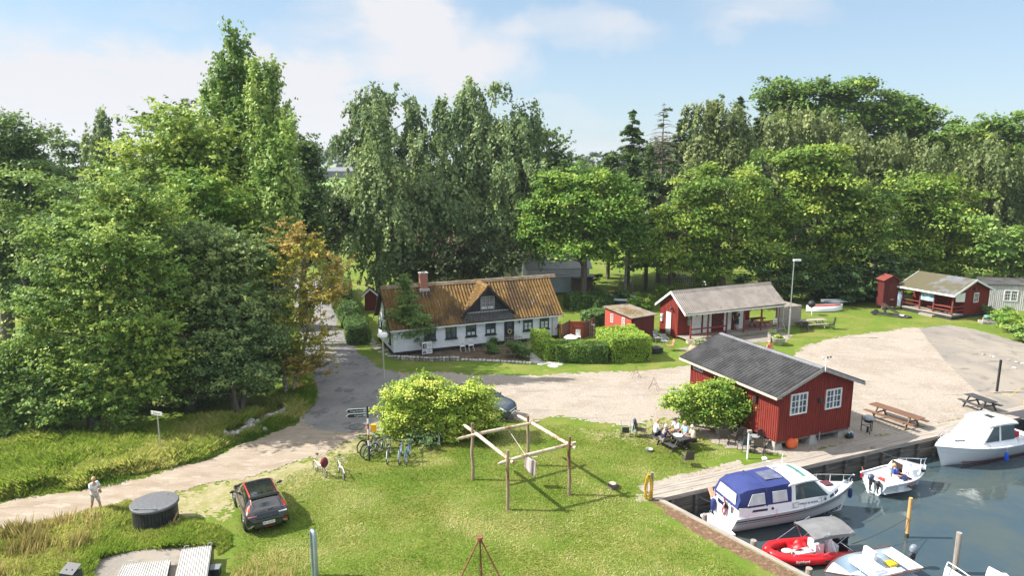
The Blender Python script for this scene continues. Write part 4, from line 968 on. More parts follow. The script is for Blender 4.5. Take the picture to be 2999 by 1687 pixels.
def conifer(name,label,ub,Y,vtop,vbase,wpx,lm,seed,dead=0,group=None,dens=1.0,tbias=.4,cat='tree',lean=0):
    """whorled branches on a straight stem; dead>0 leaves branches bare"""
    rg=np.random.default_rng(seed); rnd=random.Random(seed)
    X=(ub-CX)/F_PX*depth(Y); t=thing(name,label,cat,(X,Y,0),0,group)
    top=AT(ub,vtop,Y).z; low=max(.3,AT(ub,vbase,Y).z); k=depth(Y,top*.6)/F_PX; wmax=wpx*k/2
    m=MB(); m.tube([(0,0,-.05),(lean*.5,0,top*.5),(lean,0,top)],[.26,.17,.025],7,caps=False)
    P=[];A=[];T=[]; z=top-.25; ls=.0050*depth(Y,8)+.02
    while z>low:
        f=(top-z)/(top-low); n=rnd.randint(4,6); R0=wmax*(.10+.9*f**.8)
        for i in range(n):
            a=rnd.uniform(0,6.283); L=R0*rnd.uniform(.55,1.12); d=Vector((math.cos(a),math.sin(a),0)); droop=rnd.uniform(.05,.35)*L
            p0=Vector((lean*z/top,0,z)); p2=p0+d*L+Vector((0,0,-droop+.12*L*(1-f))); p1=p0.lerp(p2,.5)+Vector((0,0,.10*L))
            m.tube([p0,p1,p2],[.045,.03,.008],4,caps=False)
            isdead=rnd.random()<dead
            if isdead:
                for q in range(3):
                    s=rnd.uniform(.35,.95); b=p0.lerp(p2,s); sd=Vector((-d.y,d.x,0))*rnd.choice((-1,1)); m.tube([b,b+(d*.6+sd*.7+Vector((0,0,rnd.uniform(-.3,.3))))*L*.25],[.015,.004],3,caps=False)
                continue
            nl=int(max(10,L*34*dens)); s=rg.random(nl)**.75; sgn=rg.choice([-1,1],nl); wd=.30*L*(1-s*.7)*rg.random(nl)
            base=np.array(p0)[None]*((1-s)**2)[:,None]+2*(s*(1-s))[:,None]*np.array(p1)[None]+(s**2)[:,None]*np.array(p2)[None]
            sd=np.array([-d.y,d.x,0]); pp=base+sd*(sgn*wd)[:,None]+np.array([0,0,-1])*(wd*.5+rg.random(nl)*.18)[:,None]
            P.append(pp); A.append(unit(np.array(d)[None]*.6+sd[None]*(sgn*.6)[:,None]+np.array([0,0,-.35])+rg.normal(size=(nl,3))*.25)); T.append(np.clip(tbias+rnd.gauss(0,.15)+rg.normal(size=nl)*.1,0,1))
        z-=rnd.uniform(.28,.5)*(1+.4*f)
    m.build('trunk',M_BARK if dead<.6 else M_DEADW,t,smooth=2)
    if P:
        P=np.concatenate(P);A=np.concatenate(A);T=np.concatenate(T); nn=unit(rg.normal(size=P.shape)*.6+np.array([0,0,1])); A=unit(A-nn*(A*nn).sum(1,keepdims=True)); B=np.cross(nn,A)
        s=ls*rg.uniform(.7,1.3,(len(P),1)); leaves_obj('crown',P,A*s*.8,B*s*.28,T,lm,t); LEAFTOTAL[0]+=len(P)
    return t
GT='tall trees around the harbour green'
exec('''
tree('poplar','very tall dark poplar whose spire tops everything left of the cottage','tree',700,54,[(688,170,34,62),(672,260,62,85),(640,310,45,60,1),(720,290,60,90),(690,400,90,100),(640,480,90,110),(740,480,70,130),(690,640,110,120)],'poplar',L_POP,11,5.4,GT,.38,crad=.65,tbias=.30,hole=.3,limbs=26,trunktop=.9)
tree('poplar','broad-topped sunlit poplar just right of the tallest spire','tree',790,52,[(760,238,20,50),(795,260,30,60),(768,330,46,80),(805,400,42,110),(770,480,62,110),(822,350,28,60,.5),(800,600,60,120),(760,700,60,110)],'poplar',L_POP,12,5.2,GT,.34,crad=.6,tbias=.62,hole=.22,limbs=24,trunktop=.9)
tree('poplar','pale olive columnar poplar standing in front beside the road','tree',822,47,[(838,400,26,45),(818,470,46,70),(815,560,66,95),(805,660,80,110),(815,760,78,100),(790,850,70,110),(810,960,55,110)],'poplar',L_POP,13,5.4,GT,.3,crad=.55,tbias=.55,hole=.2,limbs=26,trunktop=.85)
tree('beech','yellow-green beech spreading left of the poplars with wispy top twigs','tree',560,50,[(560,400,110,95),(480,440,100,80),(610,490,110,90),(430,520,90,80),(540,570,130,90),(640,620,100,100),(470,640,110,90),(520,750,140,110),(640,780,110,120)],'spiky',L_HORN,14,4.6,GT,.4,crad=.8,tbias=.62,hole=.22,tsp=.2)
tree('beech','bright green beech under the poplars with leaves catching the sun','tree',640,46,[(600,560,90,60),(690,620,70,80),(560,640,90,70),(650,720,90,80),(540,740,110,90),(700,800,80,90)],'spiky',L_BRIGHT,15,4.6,GT,.35,crad=.75,tbias=.5,hole=.22)
tree('ash_tree','open twiggy tree with thin feathery top against the clouds','tree',490,56,[(470,350,60,26),(540,310,42,24),(500,370,80,40),(430,345,24,12),(560,345,50,40)],'spiky',L_HORN,16,2.3,GT,.3,crad=.6,tbias=.15,hole=.5,limbs=30,trunktop=.95)
tree('weeping_birch','thin grey half-bare weeping birch left of the yellow-green beech','tree',320,62,[(308,352,20,28),(285,395,34,40),(340,400,34,45),(300,460,52,60),(350,480,48,60),(310,560,62,80),(360,600,50,80)],'birch',L_BIRCH,17,4.0,GT,.22,crad=.7,tbias=.35,hole=.35,bark=M_BARKL,limbs=26,trunktop=.9)
tree('hornbeam','wide spreading hornbeam with spiky olive shoots above the long verge','tree',274,37.5,[(350,580,90,80,3),(270,640,80,60,1),(180,690,70,45),(430,640,90,90,3),(320,740,130,90),(190,800,95,65),(430,800,110,90,1),(120,900,75,55),(250,900,140,90),(400,940,120,90),(110,1010,80,60),(190,1060,100,70),(320,1070,130,80),(430,1060,110,80,1),(250,1190,110,60,-1),(370,1150,100,60,-.5),(130,1120,80,50,1)],'spiky',L_HORN,18,4.8,GT,.3,crad=.55,tbias=.5,hole=.12,limbs=24,tsp=.2,ls=.16)
tree('hornbeam','rounded dark-shadowed hornbeam between verge and poplars','tree',560,40.5,[(500,720,110,80,2),(600,740,110,80,2),(700,760,80,80,2),(470,850,120,90,1),(600,870,120,90,1),(710,900,90,90,1),(500,990,120,90),(630,1000,120,90),(740,1020,70,80),(560,1090,120,70),(670,1100,90,60),(480,1100,90,60)],'spiky',L_SHADE,19,4.8,GT,.32,crad=.56,tbias=.62,hole=.12,tsp=.22,ls=.17)
tree('hawthorn','low grey-green hawthorn filling the foot of the wood by the signpost','tree',700,39.5,[(660,1010,80,60),(750,980,60,80,1),(600,1060,80,60),(690,1100,80,55),(770,1080,50,50),(540,1130,80,50),(790,1000,40,60,2)],'broad',L_SHADE,20,4.6,GT,.16,crad=.45,tbias=.66,hole=.12,ls=.16,stems=3)
tree('bramble_thicket','dark bramble thicket closing the foot of the wood behind the street sign','thicket',560,41.5,[(360,1150,80,45,-1),(450,1130,90,55),(550,1120,100,60),(650,1105,100,60),(740,1090,80,60),(800,1070,60,60,1),(600,1050,140,60,2),(460,1060,110,60,1)],'broad',L_SHADE,28,5,None,.08,crad=.45,tbias=.3,hole=.05,ls=.17,stems=3)
tree('elm','low leafy elm bush at the left edge of the picture behind the long grass','tree',60,37,[(90,1090,100,80,1),(30,1150,90,80),(150,1150,90,80),(60,1230,100,60),(-40,1120,100,100),(10,1060,60,60),(170,1210,70,60)],'broad',L_DARK,21,4.6,GT,.2,crad=.45,tbias=.8,hole=.12,ls=.17,stems=2)
tree('maple','huge dark maple filling the left edge of the picture','tree',20,57,[(40,400,95,80),(-60,420,110,100),(90,460,55,60),(30,530,140,100),(140,600,90,80),(0,660,150,110),(170,720,90,80),(60,800,150,90)],'broad',L_DARK,22,4.6,GT,.5,crad=1.0,tbias=.45,hole=.25,tsp=.25)
tree('maple','lighter maple bough with pale leaf clumps below the dark maple','tree',110,52,[(80,520,70,35),(130,560,80,40),(220,600,60,55),(60,610,80,50),(150,680,90,60)],'broad',L_DARK,23,3.2,GT,.3,crad=.8,tbias=.8,hole=.35)
tree('pine','flat layered cedar-like pine on the skyline behind the dark maple','tree',190,88,[(190,425,58,18),(150,450,50,16),(215,460,62,16),(260,435,42,15),(180,490,62,20),(240,510,58,22),(200,545,80,30)],'broad',L_CON,24,5,GT,.3,crad=.9,tbias=.8,flat=.25,hole=.2)
tree('oak','dark green oak squeezed between the poplars and the far field','tree',890,62,[(850,440,40,50),(885,430,45,45),(895,500,50,65),(870,590,60,80),(905,660,50,60),(860,700,60,80),(925,560,26,60)],'broad',L_DARK,25,5.0,GT,.4,crad=.8,tbias=.35,hole=.15)
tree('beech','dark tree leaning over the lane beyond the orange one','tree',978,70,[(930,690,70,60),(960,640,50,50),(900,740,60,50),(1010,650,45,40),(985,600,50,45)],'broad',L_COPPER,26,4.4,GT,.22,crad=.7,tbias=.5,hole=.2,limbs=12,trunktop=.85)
tree('rowan','slender rowan with golden dying foliage leaning over the road','tree',846,42.5,[(900,750,60,50),(870,810,70,50),(940,840,60,55),(900,900,80,55),(840,950,60,60),(940,1000,50,50),(870,1040,60,60)],'spiky',L_GOLD,27,2.6,GT,.13,crad=.45,tbias=.5,hole=.3,ls=.15,stems=2,limbs=30,extra=[([(850,690,50,40),(870,730,50,30),(985,790,40,38),(975,860,36,44),(900,1080,56,56)],L_RUST,3.0,'rusty_branch'),([(735,965,60,40),(700,1000,30,24),(770,960,28,26)],L_GOLD,2.6,'golden_branch')],trunktop=.8,bark=M_BARKL)
BR='weeping birches behind the cottage'
tree('weeping_birch','tall weeping birch with ragged split top left behind the cottage','tree',1120,78,[(1085,290,45,40),(1060,330,50,45),(1160,300,55,40),(1140,350,70,50),(1210,345,50,40),(1010,405,34,26),(1060,410,50,50),(1130,440,90,70),(1050,520,70,80),(1150,560,100,80),(1220,430,40,60)],'birch',L_BIRCH,31,4.6,BR,.34,crad=1.0,tbias=.28,hole=.35,bark=M_BARKL,limbs=24,trunktop=.9)
tree('weeping_birch','pale olive weeping birch in front of the ragged one','tree',1110,71,[(1110,350,36,60),(1110,430,58,60),(1120,510,72,70),(1080,600,90,70),(1150,640,90,80),(1070,700,90,60),(1140,760,90,50)],'birch',L_BIRCH,32,4.8,BR,.28,crad=.85,tbias=.60,hole=.2,bark=M_BARKL,limbs=20,trunktop=.85)
tree('weeping_birch','highest weeping birch with several drooping tops behind the dormer','tree',1400,80,[(1310,310,36,36),(1385,300,48,50),(1460,310,55,52),(1530,330,45,42),(1345,350,60,50),(1420,390,100,70),(1500,400,90,70),(1330,430,70,80),(1560,440,60,70),(1440,500,130,90),(1350,560,90,80),(1520,560,100,90),(1430,680,130,80)],'birch',L_BIRCH,33,4.8,BR,.38,crad=1.05,tbias=.38,hole=.27,bark=M_BARKL,limbs=26,trunktop=.9)
tree('weeping_birch','broad low weeping birch hanging over the cottage chimney','tree',1250,74,[(1260,440,60,60),(1280,540,80,70),(1230,620,80,80),(1330,640,70,80),(1200,720,80,70),(1290,740,90,60)],'birch',L_BIRCH,34,4.6,BR,.25,crad=.9,tbias=.42,hole=.25,bark=M_BARKL,limbs=16)
tree('weeping_birch','grey-green weeping birch with rounded boughs right of the dormer','tree',1500,75,[(1500,530,70,60),(1560,600,60,70),(1470,640,80,70),(1540,700,60,60),(1430,750,70,50),(1600,520,40,50)],'birch',L_BIRCH,35,4.4,BR,.25,crad=.9,tbias=.52,hole=.25,bark=M_BARKL,limbs=16)
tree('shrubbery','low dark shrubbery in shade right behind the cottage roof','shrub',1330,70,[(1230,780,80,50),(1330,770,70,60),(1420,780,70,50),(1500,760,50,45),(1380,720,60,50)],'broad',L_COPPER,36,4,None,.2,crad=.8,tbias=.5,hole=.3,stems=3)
tree('larch','dark feathery larch on the right flank of the birches','tree',1610,84,[(1580,400,30,40),(1600,460,48,50),(1640,500,42,50),(1620,570,60,70),(1660,560,34,60)],'spiky',L_DARK,37,4.6,GT,.3,crad=.9,tbias=.55,hole=.3)
conifer('spruce','spruce with long level left branches standing up against the sky',1838,84,318,720,200,L_CON,41,.25,GT,.8,.5)
conifer('spruce','dark green spruce crowding between the sky-high spruce and the dead one',1890,80,420,780,170,L_CON,42,.2,GT,.9,.7)
conifer('dead_spruce','bare dead spruce with a skeleton crown of grey branches',1925,86,300,640,230,L_CON,43,.93,GT)
conifer('dead_spruce','short half-dead spruce with pale bare twigs below the skeleton one',1960,79,430,700,190,L_CON,44,.8,GT)
conifer('spruce','ragged spruce top poking up left of the weeping willow crown',1975,90,345,700,170,L_CON,45,.35,GT)
conifer('spruce','low broad spruce behind the bright maple by the boathouse',1780,88,440,700,300,L_CON,46,.1,GT,1.0,.75)
conifer('thin_spruce','thin leaning spruce tip rising left of the big oak crown',2200,96,262,420,70,L_CON,47,.5,GT)
conifer('thin_spruce','small spruce tip above the weeping willow crown',2140,94,280,440,90,L_CON,48,.25,GT)
conifer('thin_spruce','faint spruce tip between the dead spruce and the willow',2008,97,345,520,60,L_CON,49,.3,GT)
m=MB(); m.tube([(0,0,0),(.1,0,9),(.12,0,11.5)],[.16,.12,.08],8)
o=m.build('bare_tree',M_BARKL); o.location=((1830-CX)/F_PX*depth(76),76,0); tag(o,'bare pale dead trunk standing between the bright maple and the spruces','tree')
tree('weeping_willow','grey-green weeping willow with a domed drooping crown','tree',2090,83,[(2060,320,40,34),(2110,350,70,50),(2060,400,60,60),(2150,410,60,70),(2090,480,90,80),(2040,560,60,70),(2140,560,70,70)],'birch',L_BIRCHD,51,4.8,GT,.35,crad=1.0,tbias=.42,hole=.18,limbs=14)
tree('oak','very large green oak crowning the skyline on the right','tree',2430,112,[(2290,285,75,50),(2400,280,80,50),(2500,285,85,50),(2600,315,85,55),(2340,340,110,60),(2460,350,130,60),(2590,370,100,60),(2700,375,60,55),(2280,360,60,60),(2420,430,170,70),(2640,440,100,60),(2750,430,60,60)],'broad',L_BROAD,52,5.4,GT,.6,crad=1.3,tbias=.34,hole=.08)
tree('oak','distant oak with open twiggy crown near the right edge of the skyline','tree',2880,108,[(2800,400,70,50),(2880,375,70,45),(2960,390,70,55),(2850,430,100,60),(2950,460,90,70),(3040,410,70,70)],'broad',L_BROAD,53,4.8,GT,.5,crad=1.1,tbias=.45,hole=.2)
WB='olive weeping birches on the right slope'
tree('weeping_birch','olive birch with domed drooping boughs left of centre on the right slope','tree',2330,94,[(2300,380,80,55),(2380,390,80,55),(2280,450,80,60),(2370,470,90,60),(2450,400,60,50)],'birch',L_BIRCHD,54,4.4,WB,.35,crad=1.2,tbias=.48,hole=.18,limbs=12)
tree('weeping_birch','olive birch directly above the two biggest maples','tree',2560,90,[(2500,430,80,55),(2590,450,80,60),(2530,510,90,60),(2640,530,80,60),(2680,470,60,60)],'birch',L_BIRCHD,55,4.4,WB,.35,crad=1.1,tbias=.48,hole=.2,limbs=12)
tree('weeping_birch','tall dull birch with pale bare stems at the right edge','tree',2860,82,[(2780,470,70,60),(2870,480,90,70),(2960,520,80,80),(2800,570,80,80),(2900,620,100,80),(2990,640,60,90),(2840,700,80,80)],'birch',L_BIRCHD,56,4.2,WB,.34,crad=1.0,tbias=.38,hole=.27,bark=M_BARKL,limbs=26,trunktop=.9)
MP='bright maples along the grass'
tree('maple','bright yellow-green maple standing alone between cottage and boathouse','tree',1708,71.5,[(1620,540,50,50),(1700,530,60,50),(1770,530,60,50),(1830,580,50,60),(1590,620,60,60),(1680,620,90,80),(1780,640,90,80),(1610,700,70,60),(1700,720,90,60),(1800,720,70,60),(1560,660,40,50),(1850,680,40,60)],'broad',L_BRIGHT,61,4.6,MP,.36,crad=.95,tbias=.50,hole=.2,tsp=.2,limbs=18,trunktop=.7)
tree('maple','spreading maple with gold-tipped leaves behind the boathouse roof','tree',2120,73,[(2010,560,60,50),(2090,540,70,55),(2170,560,60,60),(1960,640,60,50),(2050,640,90,70),(2160,650,80,70),(1930,730,50,60),(2020,740,90,60),(2130,760,90,50),(2230,720,60,60)],'broad',L_BROAD,62,4.6,MP,.4,crad=1.0,tbias=.6,hole=.22,tsp=.22,limbs=16)
tree('maple','biggest rounded maple in the middle of the right-hand wood','tree',2420,76,[(2300,470,80,45),(2400,470,90,45),(2230,520,70,50),(2330,540,100,70),(2450,540,100,70),(2530,600,80,70),(2260,620,90,70),(2380,650,120,80),(2500,700,100,70),(2300,740,100,60),(2420,780,110,50)],'broad',L_BROAD,63,4.6,MP,.5,crad=1.05,tbias=.52,hole=.22,tsp=.24,limbs=18)
tree('maple','golden-green maple behind the red shelter','tree',2720,78,[(2650,560,70,50),(2740,550,80,50),(2800,600,60,60),(2640,640,70,60),(2740,650,90,70),(2820,690,60,60),(2680,730,90,60),(2780,770,80,50)],'broad',L_BROAD,64,4.6,MP,.42,crad=1.0,tbias=.62,hole=.22,tsp=.24,limbs=14)
tree('willow','pale green willow hanging over the white shed at the right edge','tree',2960,74,[(2910,740,60,60),(2970,720,60,60),(3020,760,50,80),(2900,820,50,50),(2980,830,60,50),(2880,660,40,40)],'broad',L_POP,65,4.4,GT,.25,crad=.8,tbias=.5,hole=.2)
tree('beech','dark shaded young beech behind the upturned boats','tree',2500,74.5,[(2400,830,70,50),(2480,820,70,60),(2560,800,70,60),(2530,860,60,40),(2620,790,60,50),(2440,870,50,30)],'broad',L_DARK,66,4.4,GT,.2,crad=.8,tbias=.15,hole=.15)
tree('hazel','dark hazel thicket behind the boathouse roof under the maples','tree',2260,73,[(2240,800,70,50),(2320,800,70,60),(2190,760,50,40),(2350,850,50,40)],'broad',L_DARK,67,4.2,GT,.15,crad=.7,tbias=.25,hole=.2,stems=3)
tree('elder_bush','light green bush lit through a gap under the maples','bush',2385,80,[(2385,820,32,40),(2360,850,25,25)],'broad',L_BRIGHT,68,4.2,None,.1,crad=.5,tbias=.7)
tree('rowan','small dark green street tree in front of the white cottage wall','tree',1213,53.2,[(1188,830,14,26),(1190,870,26,34),(1195,915,40,40),(1180,950,50,34),(1240,950,34,32),(1200,980,50,22)],'broad',L_DARK,71,5.4,None,.10,crad=.34,ls=.15,tbias=.9,hole=.12,trunktop=.75)
tree('elder_bush','large round yellow-green elder bush beside the parked bicycles','bush',1262,36.2,[(1190,1150,66,46),(1260,1140,66,44),(1165,1215,60,52),(1250,1210,90,64),(1340,1180,70,54),(1395,1160,50,46),(1405,1225,52,52),(1330,1245,70,50),(1170,1265,50,34),(1240,1265,60,36)],'broad',L_PALE,72,6.5,None,.10,crad=.33,ls=.13,tbias=.5,hole=.06,tsp=.24,stems=3,bark=M_BARKL,flat=.5)
tree('hawthorn','small wide green tree leaning against the sunlit side of the red harbour hut','tree',2108,36.6,[(2090,1145,66,36),(2030,1165,70,36),(2160,1180,58,40),(2080,1200,90,36),(1975,1172,40,22),(2200,1212,42,26),(2130,1228,60,26),(2040,1215,50,24)],'broad',L_BRIGHT,73,6.0,None,.10,crad=.33,ls=.125,tbias=.62,hole=.1,stems=2,bark=M_BARKL,limbs=12)
''')
# ---------------------------------------------------------------- hedges, shrubs, long grass
def hedge(name,label,cat,path,w,h,lm,seed,ls=.13,dens=1.0,closed=False,wob=.08,tb=.5,group=None,top=None):
    """clipped hedge: leaves over a solid dark core that follows a path"""
    rg=np.random.default_rng(seed); pts=[Vector((p[0],p[1],0)) for p in path]; o0=pts[0].copy()
    t=thing(name,label,cat,o0,0,group); pts=[p-o0 for p in pts]
    m=MB(); L=0; segs=[]
    for a,b in zip(pts[:-1],pts[1:]): segs.append((a,b,(b-a).length)); L+=(b-a).length
    n=len(pts); ring=[]
    for i,p in enumerate(pts):
        d=(pts[min(i+1,n-1)]-pts[max(i-1,0)]).normalized(); s=Vector((-d.y,d.x,0)); ww=w/2-.10; hh=(top(i/(n-1)) if top else h)-.10
        ring.append([p-s*ww,p-s*ww*.97+Vector((0,0,hh*.85)),p-s*ww*.7+Vector((0,0,hh)),p+s*ww*.7+Vector((0,0,hh)),p+s*ww*.97+Vector((0,0,hh*.85)),p+s*ww])
    m.loft(ring,cap0=True,cap1=True); m.build('branches',mat('hedge_core',(.03,.045,.014),(.05,.07,.02),5,.9),t)
    per=2*h+w; N_=int(L*per*dens/(ls*ls*.42)*1.9); P=np.empty((N_,3)); NN=np.empty((N_,3))
    k=rg.choice(len(segs),N_,p=np.array([s[2] for s in segs])/L); u=rg.random(N_); q=rg.random(N_)*per
    A=np.array([list(s[0]) for s in segs])[k]; B=np.array([list(s[1]) for s in segs])[k]; c=A+(B-A)*u[:,None]; d=unit(B-A); s=np.stack([-d[:,1],d[:,0],0*u],1)
    cum=np.cumsum([0]+[x[2] for x in segs])[:-1]; tt=(cum[k]+u*np.array([x[2] for x in segs])[k])/L; hh=np.array([top(x) for x in tt]) if top else np.full(N_,h)
    side=np.where(q<h,-1,np.where(q>h+w,1,0)); z=np.where(side==-1,q/h,np.where(side==1,(per-q)/h,1.0))*hh; off=np.where(side==0,(q-h)-w/2,side*w/2)
    P=c+s*off[:,None]; P[:,2]=z
    bump=(vnoise(P[:,0]*1.6+50,P[:,1]*1.6+P[:,2]*1.3+50,seed)-.5)*2*wob+rg.normal(size=N_)*.035
    nrm=s*side[:,None]+np.array([0,0,1.])*(side==0)[:,None]; edge=np.clip((z/hh-.8)/.2,0,1)*(side!=0); nrm=unit(nrm+np.array([0,0,.6])*edge[:,None]); P=P+nrm*bump[:,None]; P[:,:2]-=(s*side[:,None]*.1*edge[:,None])[:,:2]
    # the two ends
    ne=int(w*h*dens/(ls*ls*.42)*1.6)
    for e,(pp,dd) in enumerate(((pts[0],(pts[0]-pts[1]).normalized()),(pts[-1],(pts[-1]-pts[-2]).normalized()))):
        sx=np.array([-dd.y,dd.x,0]); a=rg.uniform(-w/2,w/2,ne); hz=(top(e) if top else h); b=rg.random(ne)*hz; E=np.array(pp)[None]+sx*a[:,None]+np.array(dd)*(rg.normal(size=ne)*.05)[:,None]; E[:,2]=b
        P=np.concatenate([P,E]); nrm=np.concatenate([nrm,np.repeat(np.array(dd)[None],ne,0)])
    n2=unit(nrm+rg.normal(size=P.shape)*.6+np.array([0,0,.35])); A=unit(np.cross(n2,rg.normal(size=P.shape))); B=np.cross(n2,A); sc=ls*rg.uniform(.7,1.3,(len(P),1))
    T=np.clip(tb+(vnoise(P[:,0]*1.1+9,P[:,1]*1.1+P[:,2]+9,seed+3)-.5)*.5+rg.normal(size=len(P))*.13,0,1)
    leaves_obj('foliage',P,A*sc*.58,B*sc*.36,T,lm,t); LEAFTOTAL[0]+=len(P); return t
hedge('clipped_hedge','bright green clipped hedge arm curving from the cottage gate','hedge',[G(1577,1018),G(1592,1040),G(1622,1060)],1.3,1.5,L_HEDGE,81,.12,1,top=lambda t:1.55-.3*t)
hedge('clipped_hedge','brownish-green low hedge between the two bright hedge masses','hedge',[G(1628,1054),G(1775,1056)],2.0,1.35,L_BROAD,82,.12,1,wob=.16,tb=.3)
hedge('clipped_hedge','big block of bright clipped hedge in front of the little red shed','hedge',[G(1768,1043),G(1878,1037)],4.0,1.85,L_HEDGE,83,.12,1,tb=.55,wob=.14)
hedge('roadside_hedge','dark hedge following the lane left of the cottage','hedge',[G(1052,1010),G(1040,965),G(1012,925),G(1000,890),G(1003,850)],1.7,1.4,L_HEDGED,85,.17,1,wob=.2)
hedge('garden_hedge','dark green hedge between cottage garden and the lawn with the pool','hedge',[G(1660,905),G(1740,900),G(1775,910)],2.0,1.5,L_HEDGED,86,.2,1,wob=.2,tb=.45)
hedge('garden_hedge','mid green round-topped hedge beside the red garden shed','hedge',[G(1720,965),G(1765,950)],1.6,1.5,L_HEDGED,87,.17,1,wob=.2,tb=.8)
hedge('garden_hedge','dark hedge along the gravel lane behind the cottage gable','hedge',[G(985,880),G(960,800),G(930,760)],1.6,1.1,L_HEDGED,88,.22,1,wob=.2,tb=.3)
def bush(name,label,cat,u,v,r,h,lm,seed,ls=.13,cov=4.5,kind='broad',tb=.5,hole=.3,n=5,group=None,flowers=None,crad=.3):
    rg=np.random.default_rng(seed); rnd=random.Random(seed); o=G(u,v); t=thing(name,label,cat,o,0,group)
    W=[(rnd.uniform(-.5,.5)*r,rnd.uniform(-.4,.4)*r,h*rnd.uniform(.4,.72),r*rnd.uniform(.4,.6),r*rnd.uniform(.4,.6),h*rnd.uniform(.26,.38)) for _ in range(n)]
    P,A,B,T,cc=crown(rg,W,kind,ls,cov,crad,.17,tb,hole); leaves_obj('foliage',P,A,B,T,lm,t); LEAFTOTAL[0]+=len(P)
    m=MB()
    for k in range(6): limb(m,(rnd.uniform(-.1,.1),rnd.uniform(-.1,.1),0),cc[rnd.randrange(len(cc))],.025,.006,rnd)
    m.build('stems',M_BARK,t)
    if flowers:
        i=rg.choice(len(P),flowers[1]); nn=unit(rg.normal(size=(flowers[1],3))); A=unit(np.cross(nn,rg.normal(size=nn.shape))); B=np.cross(nn,A); leaves_obj('blossoms',P[i]+np.array([0,-.05,.06]),A*.05,B*.05,np.full(flowers[1],.6),flowers[0],t)
    return t
L_PINK=leafmat('pink_blossom',(.5,.2,.2),(.6,.25,.22),(.7,.4,.35)); L_LILAC=leafmat('lilac_blossom',(.5,.4,.5),(.62,.50,.60),(.75,.65,.72)); L_REDF=leafmat('orange_blossom',(.5,.05,.03),(.6,.12,.05),(.7,.2,.1))
bush('rose_bush','loose rose bush with pinkish blooms by the cottage gate','bush',1505,1050,1.3,1.25,L_HEDGED,91,tb=.7,flowers=(L_PINK,26),hole=.45)
bush('rose_bush','smaller leafy rose bush left of the gate bush','bush',1435,1035,.8,.8,L_HEDGED,92,tb=.75,hole=.45,n=3)
bush('garden_shrub','thin low shrub against the white cottage wall','bush',1440,1012,.6,.8,L_BROAD,93,tb=.6,hole=.5,n=3,cov=2.5)
bush('flowering_shrub','pale lilac flowering shrub at the corner of the clubhouse veranda','bush',2045,1015,.8,.8,L_BIRCH,94,tb=.7,flowers=(L_LILAC,160),n=4)
bush('garden_shrub','bright vegetable greenery behind the garden shed roof','bush',1870,905,2.2,1.6,L_BRIGHT,95,tb=.5,ls=.2)
bush('garden_shrub','light green shrub at the fence posts behind the clubhouse','bush',1960,880,2.0,1.8,L_BRIGHT,96,tb=.65,ls=.22)
bush('garden_shrub','dark leafy shrub left of the fence posts','bush',1820,890,1.6,1.5,L_HEDGED,97,tb=.7,ls=.2)
bush('garden_shrub','shrub glowing in sunlight under the maples behind the clubhouse','bush',2075,842,2.8,2.2,L_BRIGHT,98,tb=.7,ls=.26)
bush('lawn_shrub','dark rounded shrub on the lawn by the lone maple','bush',1735,850,1.5,2.0,L_HEDGED,99,tb=.6,ls=.24)
bush('waterside_bush','fresh green bush at the right edge below the white shed','bush',2960,965,2.0,1.7,L_BRIGHT,100,tb=.55,ls=.2)
bush('waterside_bush','low leafy bush between pump and white shed','bush',2925,930,1.6,1.3,L_HEDGED,101,tb=.8,ls=.2)
bush('waterside_bush','yellowish-green leafy bush cut off by the right edge','bush',3010,1000,1.7,1.6,L_POP,102,tb=.6,ls=.2)
bush('dark_thicket','dark leafy thicket overhanging the left side of the tall red shed','bush',2490,893,1.7,2.4,L_DARK,105,ls=.2,tb=.2,hole=.15)
bush('undergrowth','tangled dry undergrowth at the foot of the elder bush','bush',1420,1275,1.1,1.0,L_SHADE,103,ls=.13,cov=3,tb=.5,hole=.4,kind='spiky')
bush('undergrowth','dark twiggy undergrowth under the elder by the bicycles','bush',1240,1300,1.2,.8,L_SHADE,104,ls=.13,cov=3,tb=.35,hole=.4,kind='spiky')
